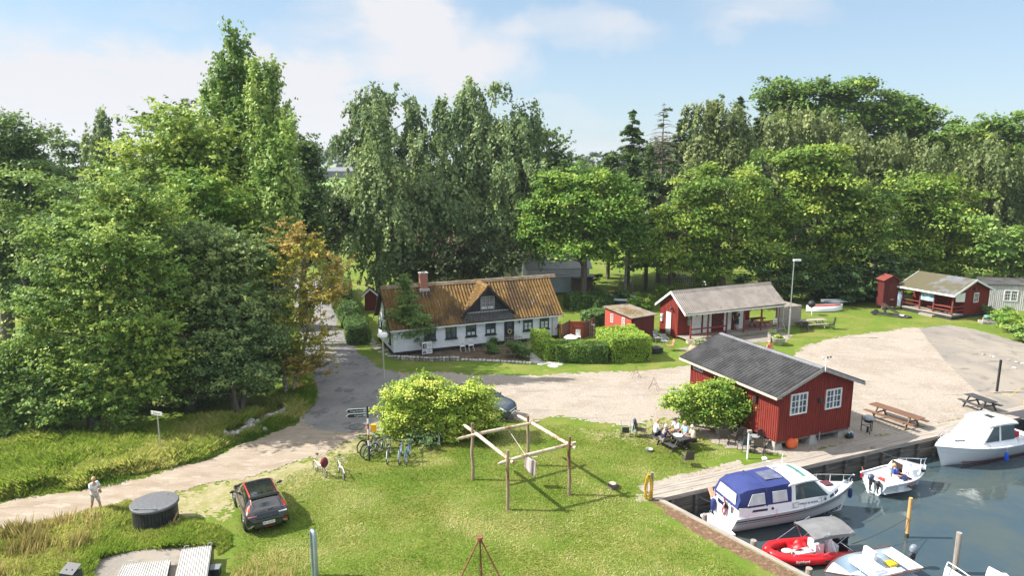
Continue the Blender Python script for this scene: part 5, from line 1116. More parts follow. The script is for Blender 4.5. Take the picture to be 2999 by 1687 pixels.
def blades(name,label,P,h,lm,seed,w=.022,lean=.35,tb=.5,tsp=.2,n=None,dlo=.25,kd='stuff',ex=()):
    """P: polygon on the ground. one mesh of n grass blades"""
    rg=np.random.default_rng(seed); P=[(p[0],p[1]) for p in P]; x0=min(p[0] for p in P);x1=max(p[0] for p in P);y0=min(p[1] for p in P);y1=max(p[1] for p in P)
    X=rg.uniform(x0,x1,n*4);Y=rg.uniform(y0,y1,n*4); s=poly_sdf(X,Y,P)+(fbm(X,Y,1.2,seed)-.5)*.9; c=fbm(X,Y,.9,seed+2,3); ok=(s>0)&(rg.random(n*4)<np.clip((c-dlo)*2.2,.08,1)); 
    for e in ex: ok&=poly_sdf(X,Y,[(q[0],q[1]) for q in e])<-.02
    X=X[ok][:n];Y=Y[ok][:n];s=s[ok][:n];c=c[ok][:n]; k=len(X)
    hh=h*rg.uniform(.45,1.1,k)*np.clip(.35+s*.9,.3,1)*(.5+c)
    a=rg.uniform(0,6.283,k); wd=fbm(X,Y,.35,seed+7,2)*12; la=wd+rg.normal(size=k)*1.2; lx=np.cos(la)*lean*hh*rg.uniform(.2,1.2,k); ly=np.sin(la)*lean*hh*rg.uniform(.2,1.2,k)
    wx=np.cos(a)*w*rg.uniform(.6,1.4,k); wy=np.sin(a)*w*rg.uniform(.6,1.4,k); z=np.zeros(k)
    V=np.empty((k,4,3)); V[:,0]=np.stack([X-wx,Y-wy,z],1); V[:,1]=np.stack([X+wx,Y+wy,z],1); V[:,2]=np.stack([X+lx*.45+wx*.7,Y+ly*.45+wy*.7,hh*.65],1); V[:,3]=np.stack([X+lx,Y+ly,hh],1)
    T=np.clip(tb+(fbm(X,Y,.45,seed+4,3)-.5)*2.0+rg.normal(size=k)*tsp,0,1)
    o=mesh_np(name,V.reshape(-1,3),np.arange(4*k).reshape(k,4),lm,np.repeat(T,4)); LEAFTOTAL[0]+=k
    o['kind']=kd; o['label']=label; o['category']='grass'; return o
ROCKS=[G(640,1295),G(655,1270),G(720,1245),G(790,1205),G(835,1190),G(850,1212),G(800,1240),G(740,1268),G(690,1290)]
PAD=[G(150+x/3.22,1500+y/3.22) for x,y in((380,660),(430,490),(620,430),(900,385),(1220,362),(1560,340),(1620,700),(380,760))]
CONT=[(-14.9+.95*math.cos(a),26.75+.95*math.sin(a)) for a in [k*.524 for k in range(12)]]
verge=S(-120,1130,0,1118,100,1100,200,1105,330,1085,470,1060,560,1050,660,1035,720,975,770,950,802,985,790,1020,745,1060,700,1075,645,1100,515,1152,386,1190,258,1219,130,1238,0,1258,-120,1285)
blades('long_grass','tall yellowing grass on the bank between wood and sandy track',verge,.62,L_GRASS,111,n=120000,w=.020,lean=.75,tb=.5,tsp=.26,dlo=.1,ex=[ROCKS])
blades('lush_grass','short lush green grass fringe along the upper edge of the sandy track',S(-120,1215,60,1190,258,1150,420,1140,560,1100,690,1060,745,1050,745,1072,645,1106,515,1158,386,1196,258,1225,130,1244,0,1268,-120,1290),.30,leafmat('lush_grass',(.06,.14,.012),(.11,.22,.02),(.22,.29,.05)),112,n=42000,w=.03,lean=.7,tb=.5)
fore=S(-150,1375,0,1340,180,1308,230,1290,330,1262,340,1300,400,1340,470,1310,560,1330,590,1375,560,1400,540,1449,520,1500,-150,1520)
blades('meadow_grass','high green meadow grass with dry seed heads in the left foreground',fore,.40,L_GRASS,113,n=130000,w=.016,lean=.7,tb=.42,tsp=.25,dlo=.05,ex=[PAD,CONT])
blades('seed_heads','pale dry seed stalks standing above the foreground meadow grass',S(-100,1375,230,1300,300,1310,260,1400,200,1470,-100,1500),.85,L_STRAWG,114,n=3600,w=.014,lean=.35,tb=.5)
blades('reed_tuft','tuft of straw-coloured reed grass in front of the round black container',[G(480,1585),G(470,1530),G(505,1520),G(525,1560),G(520,1590)],1.0,L_STRAWG,115,n=700,w=.02,lean=.5,tb=.6)
lawn=S(580,1400,600,1230,800,1165,930,1105,1000,1080,1060,1070,1150,1062,1250,1072,1320,1064,1400,1062,1500,1072,1600,1085,1660,1058,1735,1075,1790,1120,1860,1140,1640,1215,1625,1270,1900,1449,1950,1520,560,1520)
blades('lawn_grass','short mown grass of the lawn around the log frame',lawn,.06,leafmat('lawn_blades',(.14,.23,.022),(.33,.37,.075),(.56,.52,.24),.5),116,n=150000,w=.016,lean=2.0,tb=.45,tsp=.22,dlo=-.5)
blades('rough_grass','thin dry stalks in the grass near the black car',S(600,1400,720,1380,800,1420,800,1520,560,1520),.40,L_STRAWG,117,n=900,w=.012,lean=.4,tb=.5)
# ---------------------------------------------------------------- the land beyond
def far_land():
    rg=np.random.default_rng(5)
    def hill(name,x0,x1,y0,y1,hf_,m,nx=60,ny=24):
        q=MB(); q.grid(lambda u,v:(x0+(x1-x0)*u,y0+(y1-y0)*v,hf_(x0+(x1-x0)*u,v)),nx,ny); return kind(q.build(name,m,None,True),'structure')
    hill('hills',-2600,2600,330,1500,lambda x,v:-.3+9*(1-(1-min(1,v*1.4))**2)*(.75+.25*math.sin(x*.004+1)+.12*math.sin(x*.013)),M_FIELD)
    # tree belts far off, each a mass of distant crowns
    Lf=leafmat('distant_leaves',(.045,.075,.035),(.075,.115,.050),(.115,.15,.07),.1)
    def belt(label,Y,z0,spans,ls,seed,cov=3.5,name='distant_wood'):
        rg=np.random.default_rng(seed); W=[]
        for (u0,u1,vt,vb,step) in spans:
            u=u0
            while u<u1:
                r=step*rg.uniform(.7,1.2); v=vt+rg.uniform(-.3,.5)*r; p=AT(u,v+r,Y+rg.uniform(-15,15)); k=Y/F_PX
                W.append((p.x,p.y,p.z,r*k,r*k,r*k)); 
                if vb-vt>r*1.5: W.append((p.x,p.y-5,AT(u,(v+vb)/2,Y).z,r*k*1.1,r*k,(vb-vt)*.5*k))
                u+=step*1.1
        P,A,B,T,cc=crown(rg,W,'broad',ls,cov,2.2,.18,.45,.1,.6); o=leaves_obj(name,P,A,B,T,Lf); LEAFTOTAL[0]+=len(P); kind(o,'stuff',label); o['category']='wood'
    belt('hazy wood on the hill beyond the far green field',560,10,[(900,1010,440,492,15),(1000,1100,460,500,14)],2.6,201)
    belt('hazy tree line on the horizon between birches and spruces',420,8,[(1560,1960,455,580,20)],2.2,202)
    belt('dark distant woodland closing the view behind the left trees',170,5,[(-300,900,490,700,34)],.85,203,5)
    belt('dark woodland behind the birches and maples',150,4,[(960,1260,560,760,34),(1560,1900,520,640,26),(1900,3250,420,700,36)],.75,204,5)
    o=AT(966,506,500); t=thing('far_barn','long low dark barn with a grey roof at the top of the far field','barn',(o.x-30,500,o.z-3.5),R(0))
    m=MB(); m.box(0,52,0,12,0,5); m.build('wall',mat('dark_barn_boards',(.08,.085,.10),rough=.8),t); m=MB(); m.extr([(-2,-1,4.8),(-2,6,7.5),(-2,13,4.8)],(56,0,0)); m.build('roof',mat('barn_roof',(.16,.165,.19),rough=.8),t)
    fl=MB(); a=AT(925,555,330); kind(fl.build('unused',M_FIELD),'structure') if 0 else None
far_land()

# ================================================================== CARS
M_CARBLK=mat('black_car_paint',(.012,.013,.016),rough=.25,spec=.6,coat=.8)
M_CARGREY=mat('blue_grey_car_paint',(.055,.075,.095),rough=.3,metal=.35,coat=.8)
M_TYRE=mat('tyre_rubber',(.022,.022,.022),(.04,.038,.035),9,.85)
M_ALLOY=mat('alloy_rim',(.5,.5,.5),rough=.3,metal=.8); M_ALLOYD=mat('dark_alloy_rim',(.10,.10,.105),rough=.35,metal=.8)
M_CARGLASS=mat('tinted_glass',(.012,.014,.018),rough=.03,spec=1,coat=1)
M_LAMPR=mat('red_lens',(.45,.012,.01),rough=.2); M_LAMPC=mat('clear_lens',(.55,.57,.6),rough=.15)
M_REDTRIM=mat('red_trim',(.62,.035,.02),rough=.35)
def car(name,label,loc,rz,st,paint,rim,sc=1.0,wx=.80,wy=(-1.25,1.3),wr=.33,group=None,two=False,kindc='hatch'):
    t=thing(name,label,'car',loc,rz,group); t.scale=(sc,)*3
    ys=[s[0] for s in st]
    def ring(y):
        y=min(max(y,ys[0]),ys[-1])
        for a,b in zip(st[:-1],st[1:]):
            if y<=b[0]: f=(y-a[0])/(b[0]-a[0]); q=[a[i]+(b[i]-a[i])*f for i in range(1,6)]; break
        w,zs,zh,rw,zr=q
        h=[(w*.90,zs),(w*.985,zs+.16),(w,(zs+zh)/2+.04),(w*.985,zh-.04),(w*.955,zh),(w*.955+(rw-w*.955)*.5,zh+(zr-zh)*.52),(rw,zr-.045),(rw*.9,zr),(rw*.5,zr+.018),(0,zr+.025)]
        return h
    def pt(y,s):      # s 0..18 over the ring from right sill to left sill
        h=ring(y); i=min(int(s),17); f=s-i
        g=lambda k:(h[k][0],h[k][1]) if k<=9 else (-h[18-k][0],h[18-k][1])
        a,b=g(i),g(i+1); return (a[0]+(b[0]-a[0])*f,y,a[1]+(b[1]-a[1])*f)
    m=MB(); n=56; Y0,Y1=ys[0],ys[-1]
    m.grid(lambda u,v:pt(Y0+(Y1-Y0)*v,u*18),36,n)
    for yy,fl in((Y0,0),(Y1,1)): m.add([pt(yy,s) for s in range(19)],[tuple(range(19)) if fl else tuple(range(18,-1,-1))])
    body=m.build('body',paint,t,smooth=True)
    def patch(nm,ya,yb,sa,sb,mm,par=t,off=.008,nu=8,nv=8,yof=None):
        q=MB()
        def fn(u,v):
            s=sa+(sb-sa)*u; y=ya+(yb-ya)*v
            if yof: y+=yof(u,v)
            p=Vector(pt(y,s)); c=Vector((0,y,.75)); d=(p-c).normalized(); return p+d*off
        q.grid(fn,nu,nv); return q.build(nm,mm,par,smooth=2)
    return t,body,patch,pt
def wheel(t,x,y,r,w,rm,side,spokes=5,flip=1):
    M=Matrix.Translation((x,y,r))@Matrix.Rotation(R(90),4,'Y')
    m=MB(M); m.lathe([(r*.62,-w/2),(r*.93,-w/2),(r,-w*.3),(r,w*.3),(r*.93,w/2),(r*.62,w/2)],n=22); o=m.build('wheel',M_TYRE,t,smooth=True)
    m=MB(M); sd=side*w*.5
    for k in range(spokes):
        a=2*math.pi*k/spokes; m.beam((r*.1*math.cos(a),r*.1*math.sin(a),sd),(r*.6*math.cos(a),r*.6*math.sin(a),sd),.06,.03,up=(0,0,1))
    m.tube([(r*.61*math.cos(a),r*.61*math.sin(a),sd) for a in [2*math.pi*k/20 for k in range(20)]],.022,5,closed=True); m.cyl((0,0,sd-.02),r*.14,.04,10); m.build('rim',rm,o)
    m=MB(M); m.cyl((0,0,sd-side*.03-.005),r*.6,.01,18); m.build('brake_disc',M_BLACK,o)
def black_car():
    st=[(-2.04,.62,.44,.62,.5,.66),(-2.0,.80,.36,.80,.64,.84),(-1.93,.87,.30,.93,.72,.98),(-1.80,.90,.27,.98,.68,1.08),(-1.62,.91,.26,.99,.62,1.28),(-1.40,.915,.25,.98,.585,1.455),(-.9,.92,.25,.965,.60,1.50),(-.3,.92,.25,.955,.61,1.52),(.25,.915,.25,.95,.60,1.475),(.62,.91,.25,.95,.60,1.33),(1.02,.905,.26,.94,.68,1.02),(1.5,.89,.28,.88,.70,.93),(1.88,.80,.32,.74,.6,.80),(2.02,.62,.42,.58,.45,.64)]
    P=G(784,1553)                      # under the rear bumper
    rz=R(30); d=Vector((-math.sin(rz),math.cos(rz),0)); loc=P+d*1.62
    t,body,patch,pt=car('black_hatchback','black hatchback with red roof line parked on the grass by the sandy track',loc,rz,st,M_CARBLK,M_ALLOYD,.95)
    patch('rear_window',-1.86,-1.47,5.6,12.4,M_CARGLASS,off=.012,nu=14); patch('windscreen',.36,.98,5.3,12.7,M_CARGLASS,off=.012,nu=14)
    patch('glass_roof',-1.15,.2,7.3,10.7,M_CARGLASS,off=.01)
    for a,b in((4.25,6.2),(13.75,11.8)):
        patch('side_window',-1.25,-.35,a,b,M_CARGLASS); patch('side_window',-.28,.55,a,b,M_CARGLASS)
    for a,b in((6.25,6.75),(11.75,11.25)): patch('red_roof_line',-1.62,.72,a,b,M_REDTRIM,off=.014,nv=20)
    for a,b in((3.4,4.3),(14.6,13.7)): patch('red_pillar_end',-1.82,-1.58,a+1.1*(1 if a<9 else -1),b+1.6*(1 if a<9 else -1),M_REDTRIM,off=.014)
    m=MB(); m.box(-.62,.62,-1.52,-1.36,1.47,1.50); m.build('roof_spoiler',M_CARBLK,t)
    m=MB(); m.tube([(-.0,-1.93,1.05),(.28,-1.90,1.09)],.012,5); m.tube([(0,-1.94,1.05),(-.05,-1.95,1.0)],.016,5); m.build('rear_wiper',M_BLACK,t)
    for s in(-1,1):
        m=MB(); m.box(min(s*.45,s*.80),max(s*.45,s*.80),-2.0,-1.93,.86,.90); m.build('tail_lamp',M_LAMPC if s>0 else mat('tail_lens',(.4,.14,.12),rough=.2),t)
        m=MB(); m.cbox((s*.76,-1.985,.50),(.10,.05,.11)); m.build('rear_reflector',M_LAMPR if s>0 else M_BLACK,t)
        m=MB(); m.beam((s*.80,-2.0,.42),(s*.62,-2.03,.54),.03,.025); m.beam((s*.74,-2.0,.40),(s*.56,-2.03,.52),.02,.025); m.build('bumper_fin',M_STEEL,t)
        m=MB(); m.sph((s*1.05,.62,1.02),(.11,.07,.075),10,6); m.beam((s*.9,.62,.98),(s*1.0,.62,1.0),.05,.04); m.build('wing_mirror',M_CARBLK,t,smooth=True)
        m=MB(); m.tube([(s*.925,-.62,.82),(s*.925,-.46,.82)],.016,5); m.build('door_handle',M_CARBLK,t)
    m=MB(); m.box(-.44,.44,-2.06,-2.0,.74,.80); m.build('boot_trim',M_BLACK,t)
    m=MB(); m.box(-.55,.55,-2.02,-1.9,.34,.44); m.build('diffuser',M_BLACK,t); m=MB(); m.box(-.12,.2,-2.03,-2.02,.335,.36); m.build('fog_lamp',M_LAMPR,t)
    m=MB(); m.box(-.27,.27,-2.075,-2.055,.475,.60); pl=m.build('number_plate',M_WHITE,t)
    m=MB(); m.box(-.27,-.215,-2.079,-2.0755,.475,.60); m.build('plate_band',mat('plate_blue',(.02,.05,.35),rough=.4),pl)
    text_obj('lettering','EH 66 051',.098,M_BLACK,pl,Matrix.Translation((.03,-2.0785,.537)))
    for s in(-1,1):
        for y in(-1.28,1.22): wheel(t,s*.80,y,.335,.22,M_ALLOYD,s,5)
    for s in(-1,1):
        for y in(-1.28,1.22):
            m=MB(); m.tube([(s*.905,y+.40*math.cos(a),.335+.40*math.sin(a)) for a in [math.pi*k/10 for k in range(-1,12)]],.035,6); m.build('wheel_arch',M_BLACK,t)
black_car()
def grey_car():
    st=[(-2.0,.70,.40,.8,.6,.9),(-1.9,.84,.30,1.0,.66,1.25),(-1.75,.87,.27,1.02,.62,1.5),(-1.2,.89,.25,1.0,.62,1.60),(-.3,.89,.25,.98,.62,1.62),(.3,.89,.25,.97,.60,1.56),(.75,.885,.25,.97,.62,1.36),(1.25,.88,.26,.96,.70,1.06),(1.6,.86,.28,.93,.74,.98),(1.9,.80,.30,.80,.68,.86),(2.08,.66,.36,.62,.55,.70),(2.12,.5,.42,.55,.4,.6)]
    hd=R(-26); wl=G(1448,1236)
    d=Vector((math.cos(hd),math.sin(hd),0)); s=Vector((-d.y,d.x,0)); loc=wl-d*1.3+s*.80
    t,body,patch,pt=car('grey_family_car','blue-grey family car standing nose out behind the elder bush',loc,hd-R(90),st,M_CARGREY,M_ALLOY)
    patch('windscreen',.42,1.2,5.3,12.7,M_CARGLASS,off=.012,nu=14)
    for a,b in((4.25,6.2),(13.75,11.8)):
        patch('side_window',-1.4,-.4,a,b,M_CARGLASS); patch('side_window',-.32,.7,a,b,M_CARGLASS)
    for a,b in((3.3,4.9),(14.7,13.1)): patch('headlight',1.66,2.02,a,b,M_LAMPC,off=.012)
    m=MB(); m.box(-.5,.5,2.04,2.12,.42,.60); m.build('grille',M_BLACK,t)
    m=MB(); m.tube([(-.5,2.13,.66),(0,2.16,.68),(.5,2.13,.66)],.018,5); m.tube([(-.55,2.11,.36),(0,2.16,.34),(.55,2.11,.36)],.016,5); m.build('bumper_trim',M_CHROME,t)
    m=MB(); m.box(-.26,.26,2.13,2.15,.44,.55); m.build('number_plate',M_WHITE,t)
    for s_ in(-1,1):
        m=MB(); m.sph((s_*1.02,.75,1.08),(.11,.08,.08),10,6); m.beam((s_*.88,.75,1.02),(s_*1.0,.75,1.06),.05,.04); m.build('wing_mirror',M_CARGREY,t,smooth=True)
        for y in(-1.3,1.3):
            wheel(t,s_*.79,y,.33,.22,M_ALLOY,s_,9)
            m=MB(); m.tube([(s_*.875,y+.39*math.cos(a),.33+.39*math.sin(a)) for a in [math.pi*k/10 for k in range(-1,12)]],.03,6); m.build('wheel_arch',M_BLACK,t)
grey_car()
# ================================================================== BICYCLES
M_WBIKE=mat('white_bike_frame',(.72,.72,.70),rough=.3); M_SADDLE=mat('black_saddle',(.02,.02,.02),rough=.6)
def bike(label,loc,rz,col,r=.33,fold=False,tilt=0,drop=0,group='bicycles parked by the signpost',basket=None,bag=None,guard=None):
    t=thing('folding_bicycle' if fold else 'bicycle',label,'bicycle',loc,rz,group); t.rotation_euler=(tilt,0,rz)
    wb=1.0 if not fold else .98; f=t; ax=(-wb/2,wb/2)
    spk=mat('bike_spokes',(.45,.45,.45),rough=.3,metal=.8)
    for x in ax:
        m=MB(); m.tube([(x+r*math.cos(a),0,r+r*math.sin(a)) for a in [2*math.pi*k/24 for k in range(24)]],.022,6,closed=True); w=m.build('wheel',M_TYRE,t,smooth=2)
        m=MB(); m.tube([(x+(r-.03)*math.cos(a),0,r+(r-.03)*math.sin(a)) for a in [2*math.pi*k/24 for k in range(24)]],.014,5,closed=True)
        for k in range(8):
            a=math.pi*k/8; m.tube([(x-(r-.03)*math.cos(a),0,r-(r-.03)*math.sin(a)),(x+(r-.03)*math.cos(a),0,r+(r-.03)*math.sin(a))],.003,3)
        m.build('rim',M_CHROME,w)
        if fold:
            m=MB()
            for a in(-.5,math.pi-.5): m.tube([(x+(r-.06)*math.cos(a+q),0,r+(r-.06)*math.sin(a+q)) for q in(-.4,0,.4)],.014,4)
            m.build('reflector',mat('orange_reflector',(.8,.25,.03),rough=.3),w)
    bb=(-.08,0,r*.95 if not fold else .30); sh=(-.2,0,.86 if not fold else .95); hd0=(wb/2-.16,0,.72 if not fold else .5); hd1=(wb/2-.2,0,.92 if not fold else 1.0)
    m=MB()
    if fold:
        m.tube([(-.12,0,.45),(wb/2-.17,0,.52)],.032,8); m.tube([bb,(-.12,0,.45),(-.16,0,.62)],.022,6); m.tube([(-wb/2,0,r),bb],.014,5); m.tube([(-wb/2,0,r),(-.14,0,.52)],.012,5); m.tube([(wb/2,0,r),(wb/2-.15,0,.5),(wb/2-.17,0,.60)],.018,6)
    else:
        st=(-.24,0,.72); m.tube([bb,st],.018,6); m.tube([st,hd0],.018,6); m.tube([bb,(wb/2-.14,0,.62)],.02,6); m.tube([(-wb/2,0,r),bb],.012,5); m.tube([(-wb/2,0,r),st],.010,5); m.tube([(wb/2,0,r),(wb/2-.1,0,.6),hd0],.016,6)
    m.build('frame',col,t,smooth=2)
    m=MB(); m.tube([(-.16 if fold else -.24,0,.6 if fold else .7),sh],.013,5); m.build('seat_post',M_CHROME,t)
    m=MB(); m.sph((sh[0]-.03,0,sh[2]+.02),(.13,.075,.035),10,6); m.build('saddle',M_SADDLE,t,smooth=2)
    m=MB(); m.tube([hd0,hd1],.014,5); h=Vector(hd1); m.tube([h+Vector((-.10,-.27,.02)),h+Vector((.02,-.2,.03)),h,h+Vector((.02,.2,.03)),h+Vector((-.10,.27,.02))],.012,5); m.build('handlebar',M_CHROME,t)
    m=MB(); m.tube([Vector(bb)+Vector((0,-.07,0)),Vector(bb)+Vector((.12,-.08,-.1))],.01,4); m.tube([Vector(bb)+Vector((0,.07,0)),Vector(bb)+Vector((-.12,.08,.1))],.01,4); m.cyl((bb[0],-.05,bb[2]),.02,.01,6); m.tube([Vector(bb)+Vector((.08*math.cos(a),-.05,.08*math.sin(a))) for a in [2*math.pi*k/12 for k in range(12)]],.007,4,closed=True); m.build('crank',M_DKMETAL,t)
    m=MB()
    for x,a0,a1 in((-wb/2,.3,2.9),(wb/2,.6,2.4)): m.tube([(x+(r+.035)*math.cos(a),0,r+(r+.035)*math.sin(a)) for a in [a0+(a1-a0)*k/8 for k in range(9)]],.018,4)
    m.each('mudguard',guard or col,t)
    if basket:
        m=MB(); m.cbox((wb/2+.02,0,.86),(.26,.34,.22)); m.build('basket',basket,t)
    if bag:
        m=MB(); m.sph((wb/2+.02,0,.78),(.14,.2,.26),12,8); m.build('pannier',bag,t,smooth=2)
    return t
P=Z8
a,b=G(880+260/6.04,1180+1200/6.04),G(880+440/6.04,1180+1330/6.04)
bike('white folding bicycle with a dark red bag on its handlebar',(a+b)/2,math.atan2((b-a).y,(b-a).x),M_WBIKE,.25,True,bag=mat('maroon_bag',(.14,.02,.03),rough=.8),guard=M_WBIKE)
a,b=G(880+680/6.04,1180+1215/6.04),G(880+765/6.04,1180+1365/6.04)
bike('white folding bicycle without a bag, nearest to the black car',(a+b)/2,math.atan2((b-a).y,(b-a).x),M_WBIKE,.25,True,guard=M_WBIKE)
for lb,x0,y0,x1,y1,c,kw in (
 ('dark bicycle at the left end of the row with its rear wheel beside the signpost',1090,890,1420,740,mat('black_frame',(.02,.02,.02),rough=.4),{}),
 ('black bicycle second from the left behind the striped signpost',1140,960,1480,790,mat('grey_frame',(.09,.09,.10),rough=.4),{}),
 ('bicycle with a yellow crate-like box near the signpost',1190,1000,1500,830,mat('silver_frame',(.4,.41,.42),rough=.3,metal=.5),{}),
 ('silver bicycle leaning in the middle of the crowded row',1300,940,1560,800,mat('silver_frame',(.4,.41,.42),rough=.3,metal=.5),{}),
 ('bicycle with white mudguard and red rear lamp in front of the elder bush',1540,1080,1620,800,mat('black_frame',(.02,.02,.02),rough=.4),dict(guard=mat('white_guard',(.65,.65,.66),rough=.4))),
 ('dark bicycle with curved white handlebar and pale blue frame, second from the right end',1750,1080,1830,850,mat('pale_blue_frame',(.35,.45,.58),rough=.3),{}),
 ('bright blue bicycle at the right end of the row',1870,1085,1960,880,mat('blue_frame',(.05,.20,.45),rough=.3),{})):
    a=G(880+x0/6.0375,1180+y0/6.0375); b=G(880+x1/6.0375,1180+y1/6.0375); d=(b-a).normalized(); c=kw.pop('c',None) if 0 else c
    mid=(a+d*.5); bike(lb,mid,math.atan2(d.y,d.x),c,.33,False,tilt=.0,**kw)
# ================================================================== BOATS
M_GEL=mat('white_gelcoat',(.78,.79,.80),rough=.22,coat=.5); M_GELB=mat('cool_white_gelcoat',(.62,.67,.71),rough=.25,coat=.5)
M_GELG=mat('pale_grey_deck',(.62,.64,.65),(.56,.58,.6),5,.5); M_NAVY=mat('navy_canvas',(.020,.032,.135),(.03,.045,.17),1.2,.75,.3,8)
M_STRIPE=mat('dark_blue_stripe',(.015,.025,.07),rough=.4); M_REDST=mat('red_stripe',(.42,.02,.03),rough=.4)
M_CLEAR=mat('clear_vinyl',(.45,.47,.48),(.60,.61,.62),2,.12,spec=.8); M_BGLASS=mat('boat_glass',(.03,.05,.055),rough=.04,spec=1)
M_GREENG=mat('green_roof_glass',(.10,.30,.24),rough=.06,spec=1); M_REDH=mat('red_hypalon',(.62,.012,.02),(.52,.01,.016),2,.38)
def flag(parent,p,h=.5,s=1,rz=0):
    """small Danish ensign hanging from a staff"""
    m=MB(); m.tube([p,(p[0]-.12*s,p[1],p[2]+h)],.012,6); st=m.build('flagstaff',M_PALEWOOD,parent)
    M=Matrix.Translation((p[0]-.10*s,p[1],p[2]+h-.02))@Matrix.Rotation(rz,4,'Z')
    def fl(u,v): return (.05*math.sin(v*7)+u*.10*s+.03*math.sin(u*9+v*3),(u*.26-.05)*s+.03*math.sin(v*9),-v*.62*s-u*.22*s)
    m=MB(M); m.grid(fl,8,10); m.build('flag_cloth',mat('flag_red',(.60,.015,.02),rough=.8),st)
    m=MB(M)
    for (u0,u1,v0,v1) in((0,1,.30,.42),(.42,.58,0,1)):
        for off in(-.006,.006): m.grid(lambda u,v:tuple(Vector(fl(u0+(u1-u0)*u,v0+(v1-v0)*v))+Vector((off,0,0))),4 if u1-u0<.5 else 8,10 if v1-v0>.5 else 3)
    m.build('flag_cross',M_WHITE,st)
def hullf(L,B,h0,h1,stern=.9,full=2.3,rake=.35,keel=-.25,flare=.12,mid=.42):
    def f(s,t,side):       # s stern->bow, t keel->gunwale
        b=B/2*(stern+(1-stern)*min(1,s/mid)) if s<mid else B/2*(1-((s-mid)/(1-mid))**full)
        sh=h0+(h1-h0)*s**1.6; prof=(t**.45)*(1-.18*(1-t)) ; z=keel*(1-s**4)+(sh-keel*(1-s**4))*t
        bb=b*min(1,prof)*(1-flare*s*(1-t)*2.2)
        x=L*s+rake*(t-.5)*s**5
        return (x,side*max(bb,.012),z)
    return f
def hull(t,f,m_,name='hull',n=22,k=8):
    m=MB()
    for sd in(-1,1): m.grid((lambda u,v:f(u,v,sd)) if sd>0 else (lambda u,v:f(1-u,v,sd)),n,k)
    m.add([f(0,j/k,-1) for j in range(k+1)]+[f(0,j/k,1) for j in range(k,-1,-1)],[tuple(range(2*k+2))])
    return m.build(name,m_,t,smooth=True)
def stripe(t,f,t0,t1,s0,s1,m_,name='stripe',off=.006,par=None,sides=(-1,1)):
    m=MB()
    for sd in sides:
        m.grid(lambda u,v:tuple(Vector(f(s0+(s1-s0)*u,t0+(t1-t0)*v,sd))+Vector((.0,sd*off,0))),20,1)
    return m.build(name,m_,par or t)
def deck(t,f,s0,s1,m_,inset=0,z=0,name='deck',n=14,camber=.05,tt=1):
    m=MB(); m.grid(lambda u,v:(lambda a,b:(a[0],(a[1]-inset)*(1-2*v),a[2]+z+camber*math.sin(v*math.pi)))(f(s0+(s1-s0)*u,tt,1),0) if f(s0+(s1-s0)*u,tt,1)[1]>inset else (f(s0+(s1-s0)*u,tt,1)[0],0,f(s0+(s1-s0)*u,tt,1)[2]+z),n,6)
    return m.build(name,m_,t,smooth=True)
def gunwale(t,f,m_,r=.03,s0=0,s1=1,name='gunwale',z=0):
    m=MB(); pts=[f(s0+(s1-s0)*k/24,1,1) for k in range(25)]; q=[(p[0],-p[1],p[2]) for p in pts[::-1]]
    m.tube([(p[0],p[1],p[2]+z) for p in pts+q],r,6); return m.build(name,m_,t,smooth=2)
def fender(p,label,m_,r=.09,h=.45,rz=0):
    o=thing('fender',label,'fender',p,rz); m=MB(); m.lathe([(.015,0),(r*.6,.03),(r,.10),(r,h-.1),(r*.6,h-.03),(.015,h)],n=12); m.build('body',m_,o,smooth=2); m=MB(); m.tube([(0,0,h),(.02,0,h+.45)],.008,4); m.build('cord',M_WHITE,o)
